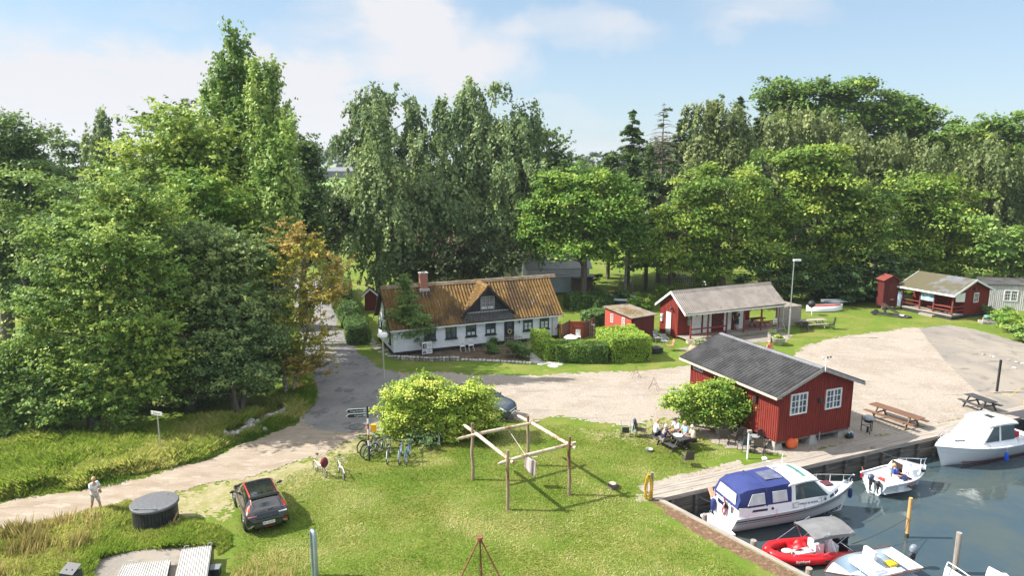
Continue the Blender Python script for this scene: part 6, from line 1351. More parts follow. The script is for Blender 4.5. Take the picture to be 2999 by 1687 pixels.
def cruiser():
    t=thing('cabin_cruiser','white cabin cruiser with dark blue canvas cockpit tent near the quay corner','boat',(9.35,28.32,WZ),R(15.5))
    f=hullf(6.55,2.3,.98,1.32,.92,2.4,.55); hl=hull(t,f,M_GEL,n=28)
    stripe(t,f,.80,.87,.0,.99,M_STRIPE,par=hl); stripe(t,f,.70,.73,.0,.9,M_STRIPE,par=hl,name='pinstripe'); stripe(t,f,.12,.27,0,.97,M_STRIPE,name='boot_top',par=hl)
    deck(t,f,.0,1,M_GEL,0,.0)
    gunwale(t,f,M_STEEL,.022)
    m=MB(); m.box(-.52,.02,-.98,.98,.16,.26); m.build('swim_platform',M_GEL,t)
    m=MB(); m.tube([(-.5,.3,.3),(-.5,.3,.75),(-.42,.3,.8),(-.35,.3,.3)],.014,6); m.tube([(-.5,-.1,.3),(-.5,-.1,.75),(-.42,-.1,.8),(-.35,-.1,.3)],.014,6); m.build('boarding_ladder',M_CHROME,t)
    # superstructure sides: coaming and cabin
    def cab(x):  # half width, top z of cabin side
        if x<3.0: return (1.0,1.42)
        if x<4.6: return (1.0-.02*(x-3),1.42)
        return (max(.08,.97-(x-4.6)*.62),1.42-.07*(x-4.6))
    m=MB(); rings=[]
    for x in [.12,.6,1.5,2.5,3.2,4,4.6,5,5.4,5.8,6.0]:
        w,z=cab(x); b=f(x/6.55,1,1); bw=b[1]-.06
        w=min(w,bw-.03); rings.append([(x,-max(bw,.05),b[2]-.02),(x,-w,z),(x,-w*.93,z+.03),(x,0,z+.07 if x>4.4 else z+.03),(x,w*.93,z+.03),(x,w,z),(x,max(bw,.05),b[2]-.02)])
    m.loft(rings,cap0=True,cap1=True); cb=m.build('cabin',M_GEL,t,smooth=True)
    # wheelhouse with windows and hardtop
    m=MB()
    for s in(-1,1): m.extr([(2.75,s*.98,1.4),(2.95,s*.98,1.4),(2.95,s*.86,2.16),(2.75,s*.86,2.16)],(0,-s*.05,0)); m.extr([(4.70,s*.93,1.4),(4.78,s*.93,1.4),(4.02,s*.80,2.18),(3.94,s*.80,2.18)],(0,-s*.05,0))
    m.each('window_pillar',M_GEL,t)
    for s in(-1,1):
        m=MB(); m.extr([(2.95,s*.965,1.44),(4.68,s*.93,1.44),(3.98,s*.82,2.12),(2.95,s*.86,2.12)],(0,-s*.012,0)); m.build('side_window',M_BGLASS,t)
    m=MB(); m.extr([(4.72,-.92,1.43),(4.72,.92,1.43),(4.0,.80,2.15),(4.0,-.80,2.15)],(.012,0,.01)); m.build('windscreen',M_BGLASS,t)
    m=MB(); m.box(3.1,4.2,-.75,.75,1.43,1.47); m.box(3.5,4.3,-.2,.7,1.47,1.78); m.build('helm_console',mat('varnished_teak',(.45,.22,.06),(.35,.15,.04),3,.4,stretch=(1,6,6)),t)
    m=MB(); R_=[]
    for x,w,z in((2.55,.90,2.13),(2.7,.93,2.20),(3.5,.92,2.27),(4.0,.86,2.23),(4.22,.78,2.14)): R_.append([(x,-w,z-.07),(x,-w,z),(x,-w*.85,z+.05),(x,0,z+.09),(x,w*.85,z+.05),(x,w,z),(x,w,z-.07)])
    m.loft(R_,closed=True,cap0=True,cap1=True); ht=m.build('hardtop',M_GEL,t,smooth=True)
    m=MB(); m.grid(lambda u,v:(3.5+.55*u,-.62+1.24*v,2.375-.10*u+.01-.035*abs(v-.5)*2),4,6); m.build('roof_window',M_GREENG,ht)
    m=MB()
    for s in(-.35,.35): m.tube([(2.7,s,2.33),(3.4,s,2.40)],.02,5)
    for (x,y) in((3.0,-.6),(3.0,.6)): m.tube([(x,y,2.26),(x-.1,y*.9,2.55),(x+.3,y*.9,2.55),(x+.35,y,2.28)],.015,5)
    m.build('roof_rack',M_CHROME,ht)
    m=MB(); m.tube([(2.95,.1,2.3),(2.93,.1,3.15)],.016,6); m.build('aerial',M_WHITE,ht)
    m=MB(); m.tube([(2.65,.78,2.2),(2.45,.85,2.62),(2.5,.35,2.72),(2.75,.3,2.3)],.015,5); m.sph((2.45,.7,2.74),(.13,.13,.07),10,6); m.build('radar_dome',M_WHITE,ht)
    # canvas canopy
    sec=[(.22,.96,1.40,2.02,.78),(.55,.99,1.40,2.17,.82),(1.3,1.0,1.40,2.22,.85),(1.6,1.0,1.40,2.20,.85),(2.2,1.0,1.40,2.25,.86),(2.72,1.0,1.40,2.27,.88)]
    def cring(i,grow=0):
        x,w,z0,z1,tw=sec[i]; g=grow; return [(x,-w-g,z0),(x,-(w+tw)/2-.02-g,(z0+z1)/2+.05),(x,-tw-g,z1-.04),(x,-tw*.8,z1+g),(x,0,z1+.06+g),(x,tw*.8,z1+g),(x,tw+g,z1-.04),(x,(w+tw)/2+.02+g,(z0+z1)/2+.05),(x,w+g,z0)]
    m=MB(); m.loft([cring(i) for i in range(len(sec))]); r0=cring(0); rb=[(p[0]-.0 if p[2]>1.8 else .05,p[1],p[2]) for p in r0]
    m.loft([[(.02,p[1],1.40) if k in(0,8) else ((.06,p[1],1.45) if 0 else p) for k,p in enumerate(r0)],r0]); m.add([(.04,-.96,1.40)]+r0[1:8]+[(.04,.96,1.40)],[tuple(range(9))]); cp=m.build('canopy',M_NAVY,t,smooth=True)
    m=MB(); m.extr([(.10,-.74,1.50),(.10,.74,1.50),(.205,.62,1.93),(.205,-.62,1.93)],(-.03,0,.004)); m.build('canopy_window',M_CLEAR,cp)
    for s in(-1,1):
        for x0,x1 in((.62,1.38),(1.75,2.5)):
            m=MB(); d=.28 if x0<1 else 0; m.extr([(x0-d*.4,s*1.015,1.52),(x1,s*1.015,1.52),(x1-.03,s*.925,1.98),(x0+d*.5,s*.925,1.98)],(0,s*.02,.0)); m.build('canopy_window',M_CLEAR,cp)
    m=MB(); m.extr([(1.75,-.4,2.287),(2.6,-.45,2.31),(2.6,.4,2.31),(1.75,.4,2.287)],(0,0,.012)); m.build('roof_flap',mat('grey_mesh_flap',(.08,.09,.15),(.13,.14,.2),3,.5),cp)
    m=MB(); m.tube([(1.48,-1.02,1.40),(1.48,-.86,2.2),(1.48,0,2.30),(1.48,.86,2.2),(1.48,1.02,1.40)],.022,6); m.build('canopy_seam',M_NAVY,cp)
    # lines, ports and lettering on the near side (starboard side faces the viewer)
    for x,s in((4.85,-1),(5.45,-1)):
        m=MB(); m.extr([(x,-.99+.0*(x-4.85),1.16),(x+.5,-.93+.05*(x-4.85),1.18),(x+.45,-.90,1.32),(x,-.96,1.30)],(0,-.03,0)); 
    def sidept(x,z): # point on the cabin/hull side facing the viewer
        b=f(x/6.55,1,1); w,zc=cab(x); w=min(w,b[1]-.09); k=(z-(b[2]-.02))/(zc-(b[2]-.02)); k=min(max(k,0),1); return Vector((x,-((b[1]-.06)*(1-k)+w*k)-.012,z))
    for x0,x1 in((4.9,5.25),(5.33,5.7)):
        m=MB(); q=[sidept(x0,1.20),sidept(x1,1.21),sidept(x1-.05,1.33),sidept(x0+.02,1.33)]; m.extr(q,(0,-.01,0)); m.build('port_light',M_STRIPE,cb)
    m=MB(); c=sidept(4.55,1.26); m.tube([c,c+Vector((0,-.02,0))],.07,12); c=sidept(1.75,1.26); m.tube([c,c+Vector((0,-.02,0))],.06,12); m.each('round_port',M_STRIPE,cb)
    m=MB(); q=[sidept(.75,1.20),sidept(1.5,1.20),sidept(1.5,1.29),sidept(.78,1.29)]; m.extr(q,(0,-.01,0)); m.build('vent_slot',M_STRIPE,cb)
    m=MB(); q=[sidept(2.75,1.13),sidept(4.35,1.15),sidept(4.35,1.38),sidept(2.75,1.36)]; m.extr(q,(0,-.004,0)); pl=m.build('name_panel',mat('grey_name_panel',(.42,.43,.44),rough=.4),cb)
    m=MB(); q=[sidept(2.82,1.17),sidept(4.28,1.19),sidept(4.28,1.34),sidept(2.82,1.32)]; m.extr([p+Vector((0,-.006,0)) for p in q],(0,-.004,0)); m.build('name_field',M_WHITE,pl)
    text_obj('lettering','NIMBUS 26 NOVA',.135,M_BLACK,pl,Matrix.Translation((3.55,-1.035,1.255))@Matrix.Rotation(R(1.2),4,'Z')@Matrix.Rotation(-.0,4,'Y'),.004)
    m=MB(); m.box(-.02,0,-.55,.55,1.0,1.4); m.build('transom_panel',M_GEL,t)
    m=MB(); m.extr([(-.035,-.42,1.12),(-.035,.42,1.12),(-.035,.42,1.30),(-.035,-.42,1.30)],(-.004,0,0)); np_=m.build('transom_board',M_STRIPE,t)
    # rails
    m=MB()
    for s in(-1,1):
        pts=[Vector(f(k,1,s))+Vector((0,-s*.05,.38 if k>.72 else .30)) for k in(.66,.72,.8,.88,.95,1.0)]; pts[0].z-=.28; m.tube(pts,.014,5)
        for k in(.8,.88,.95): p=Vector(f(k,1,s))+Vector((0,-s*.05,0)); m.tube([p,p+Vector((0,0,.38))],.012,5)
        for x in(.5,1.9,3.3): p=Vector(f(x/6.55,1,s)); m.tube([p+Vector((0,s*.01,-.15)),p+Vector((0,s*.0,.22))],.014,5)
    m.tube([Vector(f(1,1,1))+Vector((0,.04,.38)),Vector(f(1,1,-1))+Vector((.02,-.04,.38))],.014,5)
    for y in(-.8,-.3,.3,.8): m.tube([(-.02,y,1.0),(-.06,y,1.42)],.014,5)
    m.tube([(-.06,-.85,1.42),(-.06,.85,1.42)],.014,5); m.build('guard_rail',M_CHROME,t)
    m=MB(); m.sph((6.35,0,1.44),(.12,.08,.07),8,6); m.tube([(6.3,0,1.42),(6.75,0,1.36)],.03,6); m.build('anchor_gear',M_STEEL,t)
    m=MB(); m.cbox((5.35,.0,1.475),(.42,.42,.05),rz=.0); m.build('deck_hatch',mat('maroon_hatch_cover',(.10,.025,.04),rough=.6),t)
    m=MB(); m.beam((-.1,.72,1.2),(-.1,1.0,1.5),.16,.12); m.build('life_ring_box',mat('salmon_block',(.75,.32,.22),rough=.6),t)
    flag(t,(-.08,-.25,1.35),.35,1.25,R(-20))
    M=t.matrix_basis
    def W(x,y,z): return Matrix.Translation((9.35,28.32,WZ))@Matrix.Rotation(R(15.5),4,'Z')@Vector((x,y,z))
    fender(W(-.12,.62,.55),'navy fender hanging at the stern corner of the cabin cruiser',M_NAVY,.12,.62)
    fender(W(6.62,-.12,.62),'navy fender hanging at the bow of the cabin cruiser',M_NAVY,.09,.5)
    return W
CW=cruiser()
def inflatable():
    o=G(*(2180+700/4.293,1450+800/4.293),WZ+.25); bow=Vector((10.2,26.1,0)); st=Vector((13.9,26.25,0)); 
    ang=R(-176+0)
    # local x forward to bow
    ang=math.atan2(25.85-26.5,10.25-13.6)
    c=Vector((13.55,26.35,WZ)); t=thing('inflatable_boat','red inflatable dinghy with grey sun canopy moored beside the cabin cruiser','boat',c,ang)
    L=3.3; B=1.62; r=.21
    def path(s):
        pts=[(-.55,s*.62,.24),(-.2,s*.63,.25),(.6,s*.64,.26),(1.6,s*.64,.28),(2.3,s*.60,.33),(2.8,s*.45,.39),(3.1,s*.22,.43),(3.18,0,.44)]
        return pts
    for s in(-1,1):
        m=MB(); P_=path(s); m.tube(P_,[.05,.18,r,r,r,.2,.19,.19],14); m.build('side_tube',M_REDH,t,smooth=2,label='red side tube with black pads' )
    m=MB(); m.grid(lambda u,v:(-.1+3.0*u,(-.55+1.1*v)*(1 if u<.7 else 1-(u-.7)*2.2),.12+.1*max(0,u-.6)),10,6); m.build('floor',mat('dark_red_floor',(.22,.02,.02),rough=.6),t)
    m=MB(); m.grid(lambda u,v:(-.2+3.3*u,(-.6+1.2*v)*(1-max(0,u-.5)*1.6),-.15+.25*max(0,u-.4)+ .3*abs(v-.5)),10,6); m.build('bottom',mat('black_boat_bottom',(.03,.02,.02),rough=.5),t)
    m=MB(); m.box(-.12,-.05,-.5,.5,.1,.62); m.build('transom',M_BLACK,t)
    m=MB(); m.cbox((1.0,-.05,.42),(.38,.55,.5)); m.cbox((.45,.05,.40),(.45,.6,.34)); m.cbox((.62,.1,.75),(.12,.42,.34),ry=-.2); m.build('console_seat',M_GEL,t)
    m=MB(); m.cbox((1.85,.30,.42),(.75,.36,.18),rz=.1); m.build('bow_locker',M_GELG,t)
    m=MB(); m.grid(lambda u,v:(1.3+.9*u,-.45+.75*v,.42+.16*math.sin(u*7+v*3)*math.cos(v*6)+.08*u),12,10); m.build('crumpled_cover',M_REDH,t,smooth=2)
    m=MB(); m.sph((2.55,.30,.60),(.24,.17,.05),12,6); m.build('bow_plate',mat('pale_green_float',(.45,.58,.48),rough=.4),t)
    m=MB(); m.tube([(.95+.12*math.cos(a),-.1,.78+.12*math.sin(a)) for a in [2*math.pi*k/14 for k in range(14)]],.014,5,closed=True); m.build('steering_wheel',M_BLACK,t)
    # bimini frame and grey canopy
    z=1.42; m=MB()
    for s in(-1,1):
        for a,b in(((2.5,s*.62,.5),(.95,s*.66,z)),((1.2,s*.72,.42),(-.1,s*.66,z-.05)),((.55,s*.72,.4),(1.0,s*.66,z)),((-.3,s*.72,.4),(.45,s*.70,.95)),((1.2,s*.72,.42),(1.62,s*.66,z-.15))): m.tube([a,b],.014,6)
    m.build('canopy_frame',M_CHROME,t)
    m=MB(); m.grid(lambda u,v:(-.2+1.85*u,-.70+1.4*v,z-.03-.10*abs(v-.5)**2*4+.06*math.sin(u*math.pi)-.10*u),10,8)
    for s in(-1,1): m.grid(lambda u,v:(-.2+1.85*u,s*.70,z-.13-.10*u+.06*math.sin(u*math.pi)-.14*v),10,2)
    m.build('sun_canopy',mat('grey_canvas',(.13,.13,.135),(.17,.17,.175),2,.8,.3,8),t,smooth=2)
    m=MB()
    for x,s in((.1,1),(1.05,1),(2.2,1),(.1,-1),(1.05,-1),(2.2,-1)): m.cbox((x,s*.845,.28),(.22,.03,.09))
    m.each('rubbing_pad',M_BLACK,t)
    M1=Matrix.Translation((2.15,.835,.36))@Matrix.Rotation(R(174),4,'Z')@Matrix.Rotation(R(0),4,'X'); text_obj('lettering','Bombard',.155,M_WHITE,t,M1,.006)
    M1=Matrix.Translation((-.12,.81,.34))@Matrix.Rotation(R(180),4,'Z'); text_obj('lettering','C4',.16,M_WHITE,t,M1,.006)
    outboard(t,(-.28,0,.55),mat('dark_blue_cowl',(.03,.045,.08),rough=.25,coat=.6),.9)
def outboard(t,p,m_,s=1,tilt=0):
    M=Matrix.Translation(p)@Matrix.Rotation(tilt,4,'Y')@Matrix.Scale(s,4); m=MB(M)
    m.sph((-.08,0,.30),(.20,.15,.20),12,8); o=m.build('outboard_motor',m_,t,smooth=2)
    m=MB(M); m.cbox((-.08,0,.02),(.14,.13,.35)); m.cbox((-.10,0,-.30),(.10,.06,.4)); m.cbox((-.05,0,-.52),(.28,.05,.05)); m.beam((.0,0,.1),(.12,0,.0),.12,.1); m.build('motor_leg',M_DKMETAL,o)
    m=MB(M)
    for a in(0,2.1,4.2): m.cbox((-.22,.07*math.cos(a),-.52+.07*math.sin(a)),(.02,.08,.10),rx=a)
    m.build('propeller',M_WHITE,o)
inflatable()
def open_dinghy():
    bow=G(2180+1060/4.293,1450+985/4.293,WZ+.5); st=G(2180+2045/4.293,1450+770/4.293,WZ+.5); d=(bow-st); L=d.length*1.02; ang=math.atan2(d.y,d.x)
    t=thing('open_motorboat','small white open motorboat with pale blue inside and brown rubbing strake','boat',(st.x,st.y,WZ),ang)
    f=hullf(L,1.75,.46,.60,.93,2.2,.25,keel=-.2); hull(t,f,M_GEL,n=20); gunwale(t,f,mat('brown_strake',(.16,.06,.04),rough=.6),.026,0,1,'rubbing_strake')
    m=MB()
    for sd in(-1,1): m.grid(lambda u,v:tuple(Vector(f(.03+.95*u,1-.75*v,sd))+Vector((0,-sd*(.10 if f(.03+.95*u,1,1)[1]>.2 else .0),-.0))),16,4)
    m.grid(lambda u,v:(lambda a:(a[0],(a[1]-.12)*(1-2*v),.06))(f(.03+.9*u,1,1)),14,4); m.build('inner_lining',mat('pale_blue_lining',(.38,.48,.58),rough=.5),t,smooth=2)
    m=MB(); m.box(.05,.55,-.68,.68,.36,.42); m.build('stern_bench',M_GELG,t)
    m=MB(); m.box(.95,1.5,-.70,-.35,.34,.41); m.box(.95,1.5,.35,.70,.34,.41); m.each('side_bench',M_GELG,t)
    m=MB(); m.box(1.55,2.3,-.72,.72,.32,.44); m.box(1.7,2.2,-.1,.6,.44,.62); m.build('centre_locker',M_GEL,t)
    m=MB(); m.cbox((1.55,-.35,.62),(.16,.55,.5),ry=-.12); m.build('seat_back',M_GEL,t)
    m=MB(); m.cbox((1.52,-.35,.72),(.20,.26,.05)); m.build('headrest',mat('grey_pad',(.3,.28,.27),rough=.7),t)
    deck(t,f,.80,1,M_GEL,0,-.02,'foredeck',8,.03)
    m=MB(); m.cbox((.55,-.2,.14),(.35,.3,.12)); m.build('yellow_can',mat('yellow_plastic',(.8,.5,.02),rough=.5),t)
    m=MB(); m.tube([(2.55,.25,.2),(2.55,.2,.9)],.01,4); m.build('rod',M_WHITE,t)
    outboard(t,(-.12,.1,.55),mat('grey_cowl',(.16,.19,.23),rough=.3,coat=.5),.95)
open_dinghy()
def dayboat():
    st=Vector((17.75,31.7,0)); bow=G(*(2480+1060/4.83,1180+950/4.83),WZ+.75); d=bow-st; L=d.length; ang=math.atan2(d.y,d.x)
    t=thing('day_boat','small white day boat with open cabin door where a person in blue sits','boat',(st.x,st.y,WZ),ang)
    f=hullf(L,1.75,.72,.95,.92,2.2,.4,keel=-.2); hl=hull(t,f,M_GELB,n=20); gunwale(t,f,M_GEL,.045); stripe(t,f,.62,.66,.1,.95,M_GEL,par=hl,name='moulded_line')
    m=MB()
    for sd in(-1,1): m.grid(lambda u,v:tuple(Vector(f(.02+.55*u,1-.72*v,sd))+Vector((0,-sd*.12,0))),10,4)
    m.grid(lambda u,v:(lambda a:(a[0],(a[1]-.14)*(1-2*v),.22))(f(.02+.55*u,1,1)),10,4); m.build('cockpit',M_GEL,t,smooth=2)
    m=MB(); m.box(.02,.5,-.66,.66,.5,.56); m.box(.9,1.25,-.68,-.35,.22,.55); m.build('cockpit_seat',M_GEL,t)
    m=MB(); R_=[]
    for s,w,h in((.54,.66,.48),(.60,.68,.52),(.72,.56,.40),(.86,.36,.2),(.95,.12,.07)):
        b=f(s,1,1); w=min(w,b[1]-.04) if b[1]>.1 else .04; R_.append([(b[0],-max(b[1]-.03,.03),b[2]),(b[0],-w*.92,b[2]+h*.75),(b[0],-w*.5,b[2]+h),(b[0],w*.5,b[2]+h),(b[0],w*.92,b[2]+h*.75),(b[0],max(b[1]-.03,.03),b[2])])
    m.loft(R_,cap0=True,cap1=True); cb=m.build('cabin',M_GEL,t,smooth=True)
    x=f(.54,1,1)[0]; m=MB(); m.box(x-.02,x-.004,-.1,.45,.30,1.28); m.build('cabin_doorway',mat('dark_cabin',(.04,.025,.02),rough=.9),cb)
    m=MB(); m.box(x-.05,x-.0,.45,.5,.3,1.3); m.build('door_jamb',mat('green_edge',(.12,.18,.12),rough=.6),cb)
    m=MB(); m.extr([(x+.05,-.62,1.20),(x+.9,-.30,1.05),(x+.85,-.2,1.15),(x+.1,-.35,1.38)],(0,0,.02)); m.build('windscreen',mat('tinted_screen',(.3,.42,.45),rough=.05,spec=1),cb)
    for s in(-1,): 
        m=MB(); m.cbox((x+.85,s*.50,.98+.02),(.26,.03,.12),rz=-.35*s*-1); m.build('port_light',M_BLACK,cb)
    m=MB(); m.tube([(x-.12+.0*math.cos(a),-.42+.14*math.cos(a),1.02+.14*math.sin(a)) for a in [2*math.pi*k/16 for k in range(16)]],.014,5,closed=True); m.tube([(x-.12,-.56,1.02),(x-.12,-.28,1.02)],.01,4); m.tube([(x-.12,-.42,.88),(x-.12,-.42,1.16)],.01,4); m.build('steering_wheel',M_BLACK,t)
    m=MB(); pts=[Vector(f(k,1,s))+Vector((0,-s*.05,.36)) for s,ks in((1,(.62,.7,.8,.9,.97)),) for k in ks]; q=[Vector((p.x,-p.y,p.z)) for p in pts[::-1]]
    pts[0].z-=.36; q[-1].z-=.36; m.tube(pts+[Vector(f(1,1,1))+Vector((.05,0,.38))]+q,.018,6)
    for k in(.8,.95):
        for s in(-1,1): p=Vector(f(k,1,s))+Vector((0,-s*.05,0)); m.tube([p,p+Vector((0,0,.36))],.014,5)
    m.build('bow_rail',M_CHROME,t)
    m=MB(); m.cbox((.75,.25,.42),(.34,.26,.2),rz=.3); m.build('fuel_can',mat('red_can',(.6,.03,.02),rough=.4),t)
    m=MB(); m.cbox((1.1,-.42,.48),(.34,.34,.42)); m.cbox((.95,-.42,.72),(.08,.36,.4),ry=-.15); m.build('helm_seat',M_GEL,t)
    outboard(t,(-.15,-.05,.62),mat('slate_cowl',(.05,.065,.10),rough=.3,coat=.5),.85); outboard(t,(-.12,-.45,.55),M_BLACK,.65)
    flag(t,(.0,.66,.75),.35,.8,R(-20))
    M1=Matrix.Translation((L*.50,-.79,.50))@Matrix.Rotation(R(4),4,'Z'); text_obj('lettering','Raytrue',.2,M_BLACK,t,M1,.006)
    m=MB()
    for k in(0,.12,.24): m.tube([(-.02,.35+k,.66),(-.1,.35+k,.2)],.008,4)
    m.tube([(-.1,.33,.3),(-.1,.61,.3)],.01,4); m.build('boarding_ladder',M_CHROME,t)
    return Matrix.Translation((st.x,st.y,WZ))@Matrix.Rotation(ang,4,'Z'),x
DBM,DBX=dayboat()
def pilothouse():
    bow=Vector((22.75,34.5,0)); hd=R(21+180); L=6.6; d=Vector((math.cos(hd),math.sin(hd),0)); st=bow-d*L
    t=thing('pilothouse_boat','white pilothouse motorboat with red waterline stripe at the right edge of the harbour','boat',(st.x,st.y+.15,WZ),hd)
    f=hullf(L,2.45,1.0,1.25,.93,2.5,.6,keel=-.25); hl=hull(t,f,M_GEL,n=26); gunwale(t,f,M_GEL,.05); stripe(t,f,.20,.27,0,.8,M_REDST,par=hl); stripe(t,f,.70,.72,0,.98,M_GELG,par=hl,name='moulded_line')
    deck(t,f,.0,1,M_GEL,0,.0)
    m=MB(); R_=[]
    for s,w,h in((.30,1.0,.22),(.5,1.0,.22),(.66,.92,.22),(.8,.66,.18),(.92,.3,.1)): b=f(s,1,1); w=min(w,b[1]-.05); R_.append([(b[0],-w-.04,b[2]-.02),(b[0],-w*.9,b[2]+h),(b[0],0,b[2]+h+.06),(b[0],w*.9,b[2]+h),(b[0],w+.04,b[2]-.02)])
    m.loft(R_,cap0=True,cap1=True); m.build('foredeck_house',M_GEL,t,smooth=True)
    m=MB(); m.extr([(4.55,-.88,1.38),(4.55,.88,1.38),(3.72,.72,2.14),(3.72,-.72,2.14)],(.02,0,.02)); m.build('windscreen',mat('bright_screen_cover',(.80,.81,.82),rough=.25),t)
    for s in(-1,1):
        m=MB(); m.extr([(2.2,s*.96,1.32),(4.5,s*.90,1.38),(3.72,s*.78,2.12),(2.2,s*.84,2.12)],(0,-s*.012,0)); m.build('side_window',M_BGLASS,t)
        m=MB(); m.extr([(3.3,s*.96,1.34),(3.42,s*.955,1.34),(3.35,s*.80,2.12),(3.25,s*.81,2.12)],(0,s*.02,0)); m.extr([(4.5,s*.92,1.36),(4.6,s*.90,1.36),(3.78,s*.76,2.14),(3.70,s*.78,2.14)],(0,s*.01,0)); m.each('window_pillar',M_GEL,t)
    m=MB(); R_=[]
    for x,w,z in((1.9,.86,2.14),(2.1,.92,2.20),(3.0,.93,2.28),(3.7,.86,2.25),(3.98,.70,2.14)): R_.append([(x,-w,z-.09),(x,-w,z),(x,-w*.8,z+.07),(x,0,z+.12),(x,w*.8,z+.07),(x,w,z),(x,w,z-.09)])
    m.loft(R_,closed=True,cap0=True,cap1=True); rf=m.build('hardtop',M_GEL,t,smooth=True)
    m=MB(); m.cbox((3.1,.05,2.405),(.34,.42,.03)); m.build('roof_hatch',M_DKMETAL,rf)
    m=MB()
    for s in(-1,1): m.tube([(2.2,s*.7,2.3),(2.3,s*.66,2.4),(3.3,s*.62,2.42),(3.5,s*.66,2.32)],.018,5)
    m.build('roof_rail',M_GEL,rf)
    m=MB(); 
    for s in(-1,1):
        pts=[Vector(f(k,1,s))+Vector((0,-s*.05,.42)) for k in(.62,.7,.8,.9,.97)]; pts[0].z-=.4; m.tube(pts,.016,5)
        for k in(.75,.88,.97): p=Vector(f(k,1,s))+Vector((0,-s*.05,0)); m.tube([p,p+Vector((0,0,.42))],.014,5)
    m.build('bow_rail',M_CHROME,t)
    m=MB(); q=[Vector(f(k,1,1))+Vector((0,-.18,.14)) for k in(.80,.90)]; m.extr([(5.2,.48,1.33),(5.75,.22,1.36),(5.7,.12,1.42),(5.2,.34,1.40)],(0,0,.012)); m.build('deck_window',M_BGLASS,t)
    m=MB(); m.box(.1,1.9,-1.0,-.9,1.0,1.25); m.box(.1,1.9,.9,1.0,1.0,1.25); m.box(.3,.8,-.85,.85,.95,1.15); m.build('cockpit_coaming',M_GEL,t)
    m=MB(); m.cbox((1.3,.2,1.2),(.5,.5,.3)); m.build('red_blanket',mat('red_cloth',(.35,.03,.05),rough=.9),t)
    M=Matrix.Translation((st.x,st.y+.15,WZ))@Matrix.Rotation(hd,4,'Z')
    fender(M@Vector((3.2,1.28,.28)),'bright blue fender hanging from the pilothouse boat',mat('bright_blue_fender',(.02,.09,.55),rough=.4),.10,.55)
    m=MB(); m.grid(lambda u,v:(-1.6+2.2*u,-1.1+2.2*v,1.75+.25*math.sin(v*math.pi)),4,6); m.build('cockpit_tent',mat('dark_canvas',(.045,.045,.05),rough=.8),t)
    return M
PM=pilothouse()
def edge_boats():
    o=G(2735,1700,WZ+.6); t=thing('small_white_boat','white boat with tubular bow rail cut off by the bottom edge','boat',(o.x+.15,o.y-3.2,WZ),R(80))
    f=hullf(3.6,1.6,.55,.8,.92,2.2,.3); hull(t,f,M_GEL); gunwale(t,f,M_GEL,.035); deck(t,f,.5,1,M_GELG,0,.0)
    m=MB(); pts=[Vector(f(k,1,1))+Vector((0,0,.22)) for k in(.6,.75,.9,1)]; pts[0].z-=.22; q=[Vector((p.x,-p.y,p.z)) for p in pts[::-1]]; m.tube(pts+q,.02,6); m.build('bow_rail',M_WHITE,t)
    m=MB(); m.box(.1,1.6,-.5,.5,.4,.5); m.build('thwart',M_GELG,t)
    o=G(2880,1687,WZ+.5); t=thing('small_white_boat','rounded white bow of a boat peeping in at the bottom edge','boat',(o.x+.1,o.y-2.1,WZ),R(85))
    f=hullf(2.1,1.3,.5,.75,.92,2.2,.3); hull(t,f,M_GEL); gunwale(t,f,M_GEL,.035); deck(t,f,.0,1,M_GEL,0,.0); m=MB(); m.cbox((1.5,0,.75),(.5,.6,.2)); m.build('bow_box',M_GEL,t)
edge_boats()
# mooring posts
def mpost(u,v,z,h,r,label,m_,cap=None,depth_=1.6,g='mooring posts'):
    p=G(u,v,z); t=thing('mooring_post',label,'post',(p.x,p.y,WZ-.6),0,g); m=MB(); m.tube([(0,0,0),(0,0,z-WZ+.6+h)],[r*1.05,r],12); m.build('pole',m_,t,smooth=True)
    m=MB(); m.cyl((0,0,.3),r*1.04,.5,12); m.build('waterline_growth',mat('wet_dark_wood',(.05,.045,.03),rough=.5),t)
    if cap: m=MB(); m.cyl((0,0,z-WZ+.6+h),r*1.02,.02,12); m.build('cap',cap,t)
mpost(2050+70/4.83,1300+1000/4.83,.0,.0,.11,'short grey mooring post at the stern corner of the cabin cruiser',M_GREYWOODV)
mpost(2050+760/4.83,1300+1370/4.83,.0,.0,.12,'grey mooring post banded in black between cruiser and inflatable',M_GREYWOODV)
mpost(2180+815/4.293,1450+925/4.293,.0,.0,.12,'grey mooring post by the bulkhead at the bottom edge',M_GREYWOODV)
mpost(2655,1575,WZ,1.85,.075,'upright orange-brown new timber pole rising from the water',mat('new_timber',(.62,.36,.13),(.5,.28,.1),3,.7,stretch=(3,3,.5)))
mpost(2795,1680,WZ,1.75,.10,'tall weathered pole standing in open water at bottom right',M_GREYWOODV)
def line(name,label,cat,pts,r,m_,sag=0):
    P_=[]
    for a,b in zip(pts[:-1],pts[1:]):
        a,b=Vector(a),Vector(b)
        for k in range(8): q=a.lerp(b,k/8); q.z-=sag*4*(k/8)*(1-k/8); P_.append(q)
    P_.append(Vector(pts[-1])); m=MB(); m.tube(P_,r,5); o=m.build(name,m_); tag(o,label,cat,'mooring lines'); return o
M_ROPE=mat('dark_rope',(.05,.055,.06),rough=.9); wp=G(2655,1575,WZ)
line('mooring_line','dark mooring line from the new timber pole to the inflatable','rope',[wp+Vector((0,0,.95)),(14.1,26.3,WZ+.45)],.014,M_ROPE,.1)
line('mooring_line','dark mooring line from the new timber pole to the open motorboat','rope',[wp+Vector((0,0,.9)),(15.9,25.9,WZ+.55)],.014,M_ROPE,.05)
line('mooring_line','black line from the boardwalk to the bow of the day boat','rope',[(18.9,34.4,.1),(20.5,32.7,WZ+1.0)],.014,M_ROPE,.05)
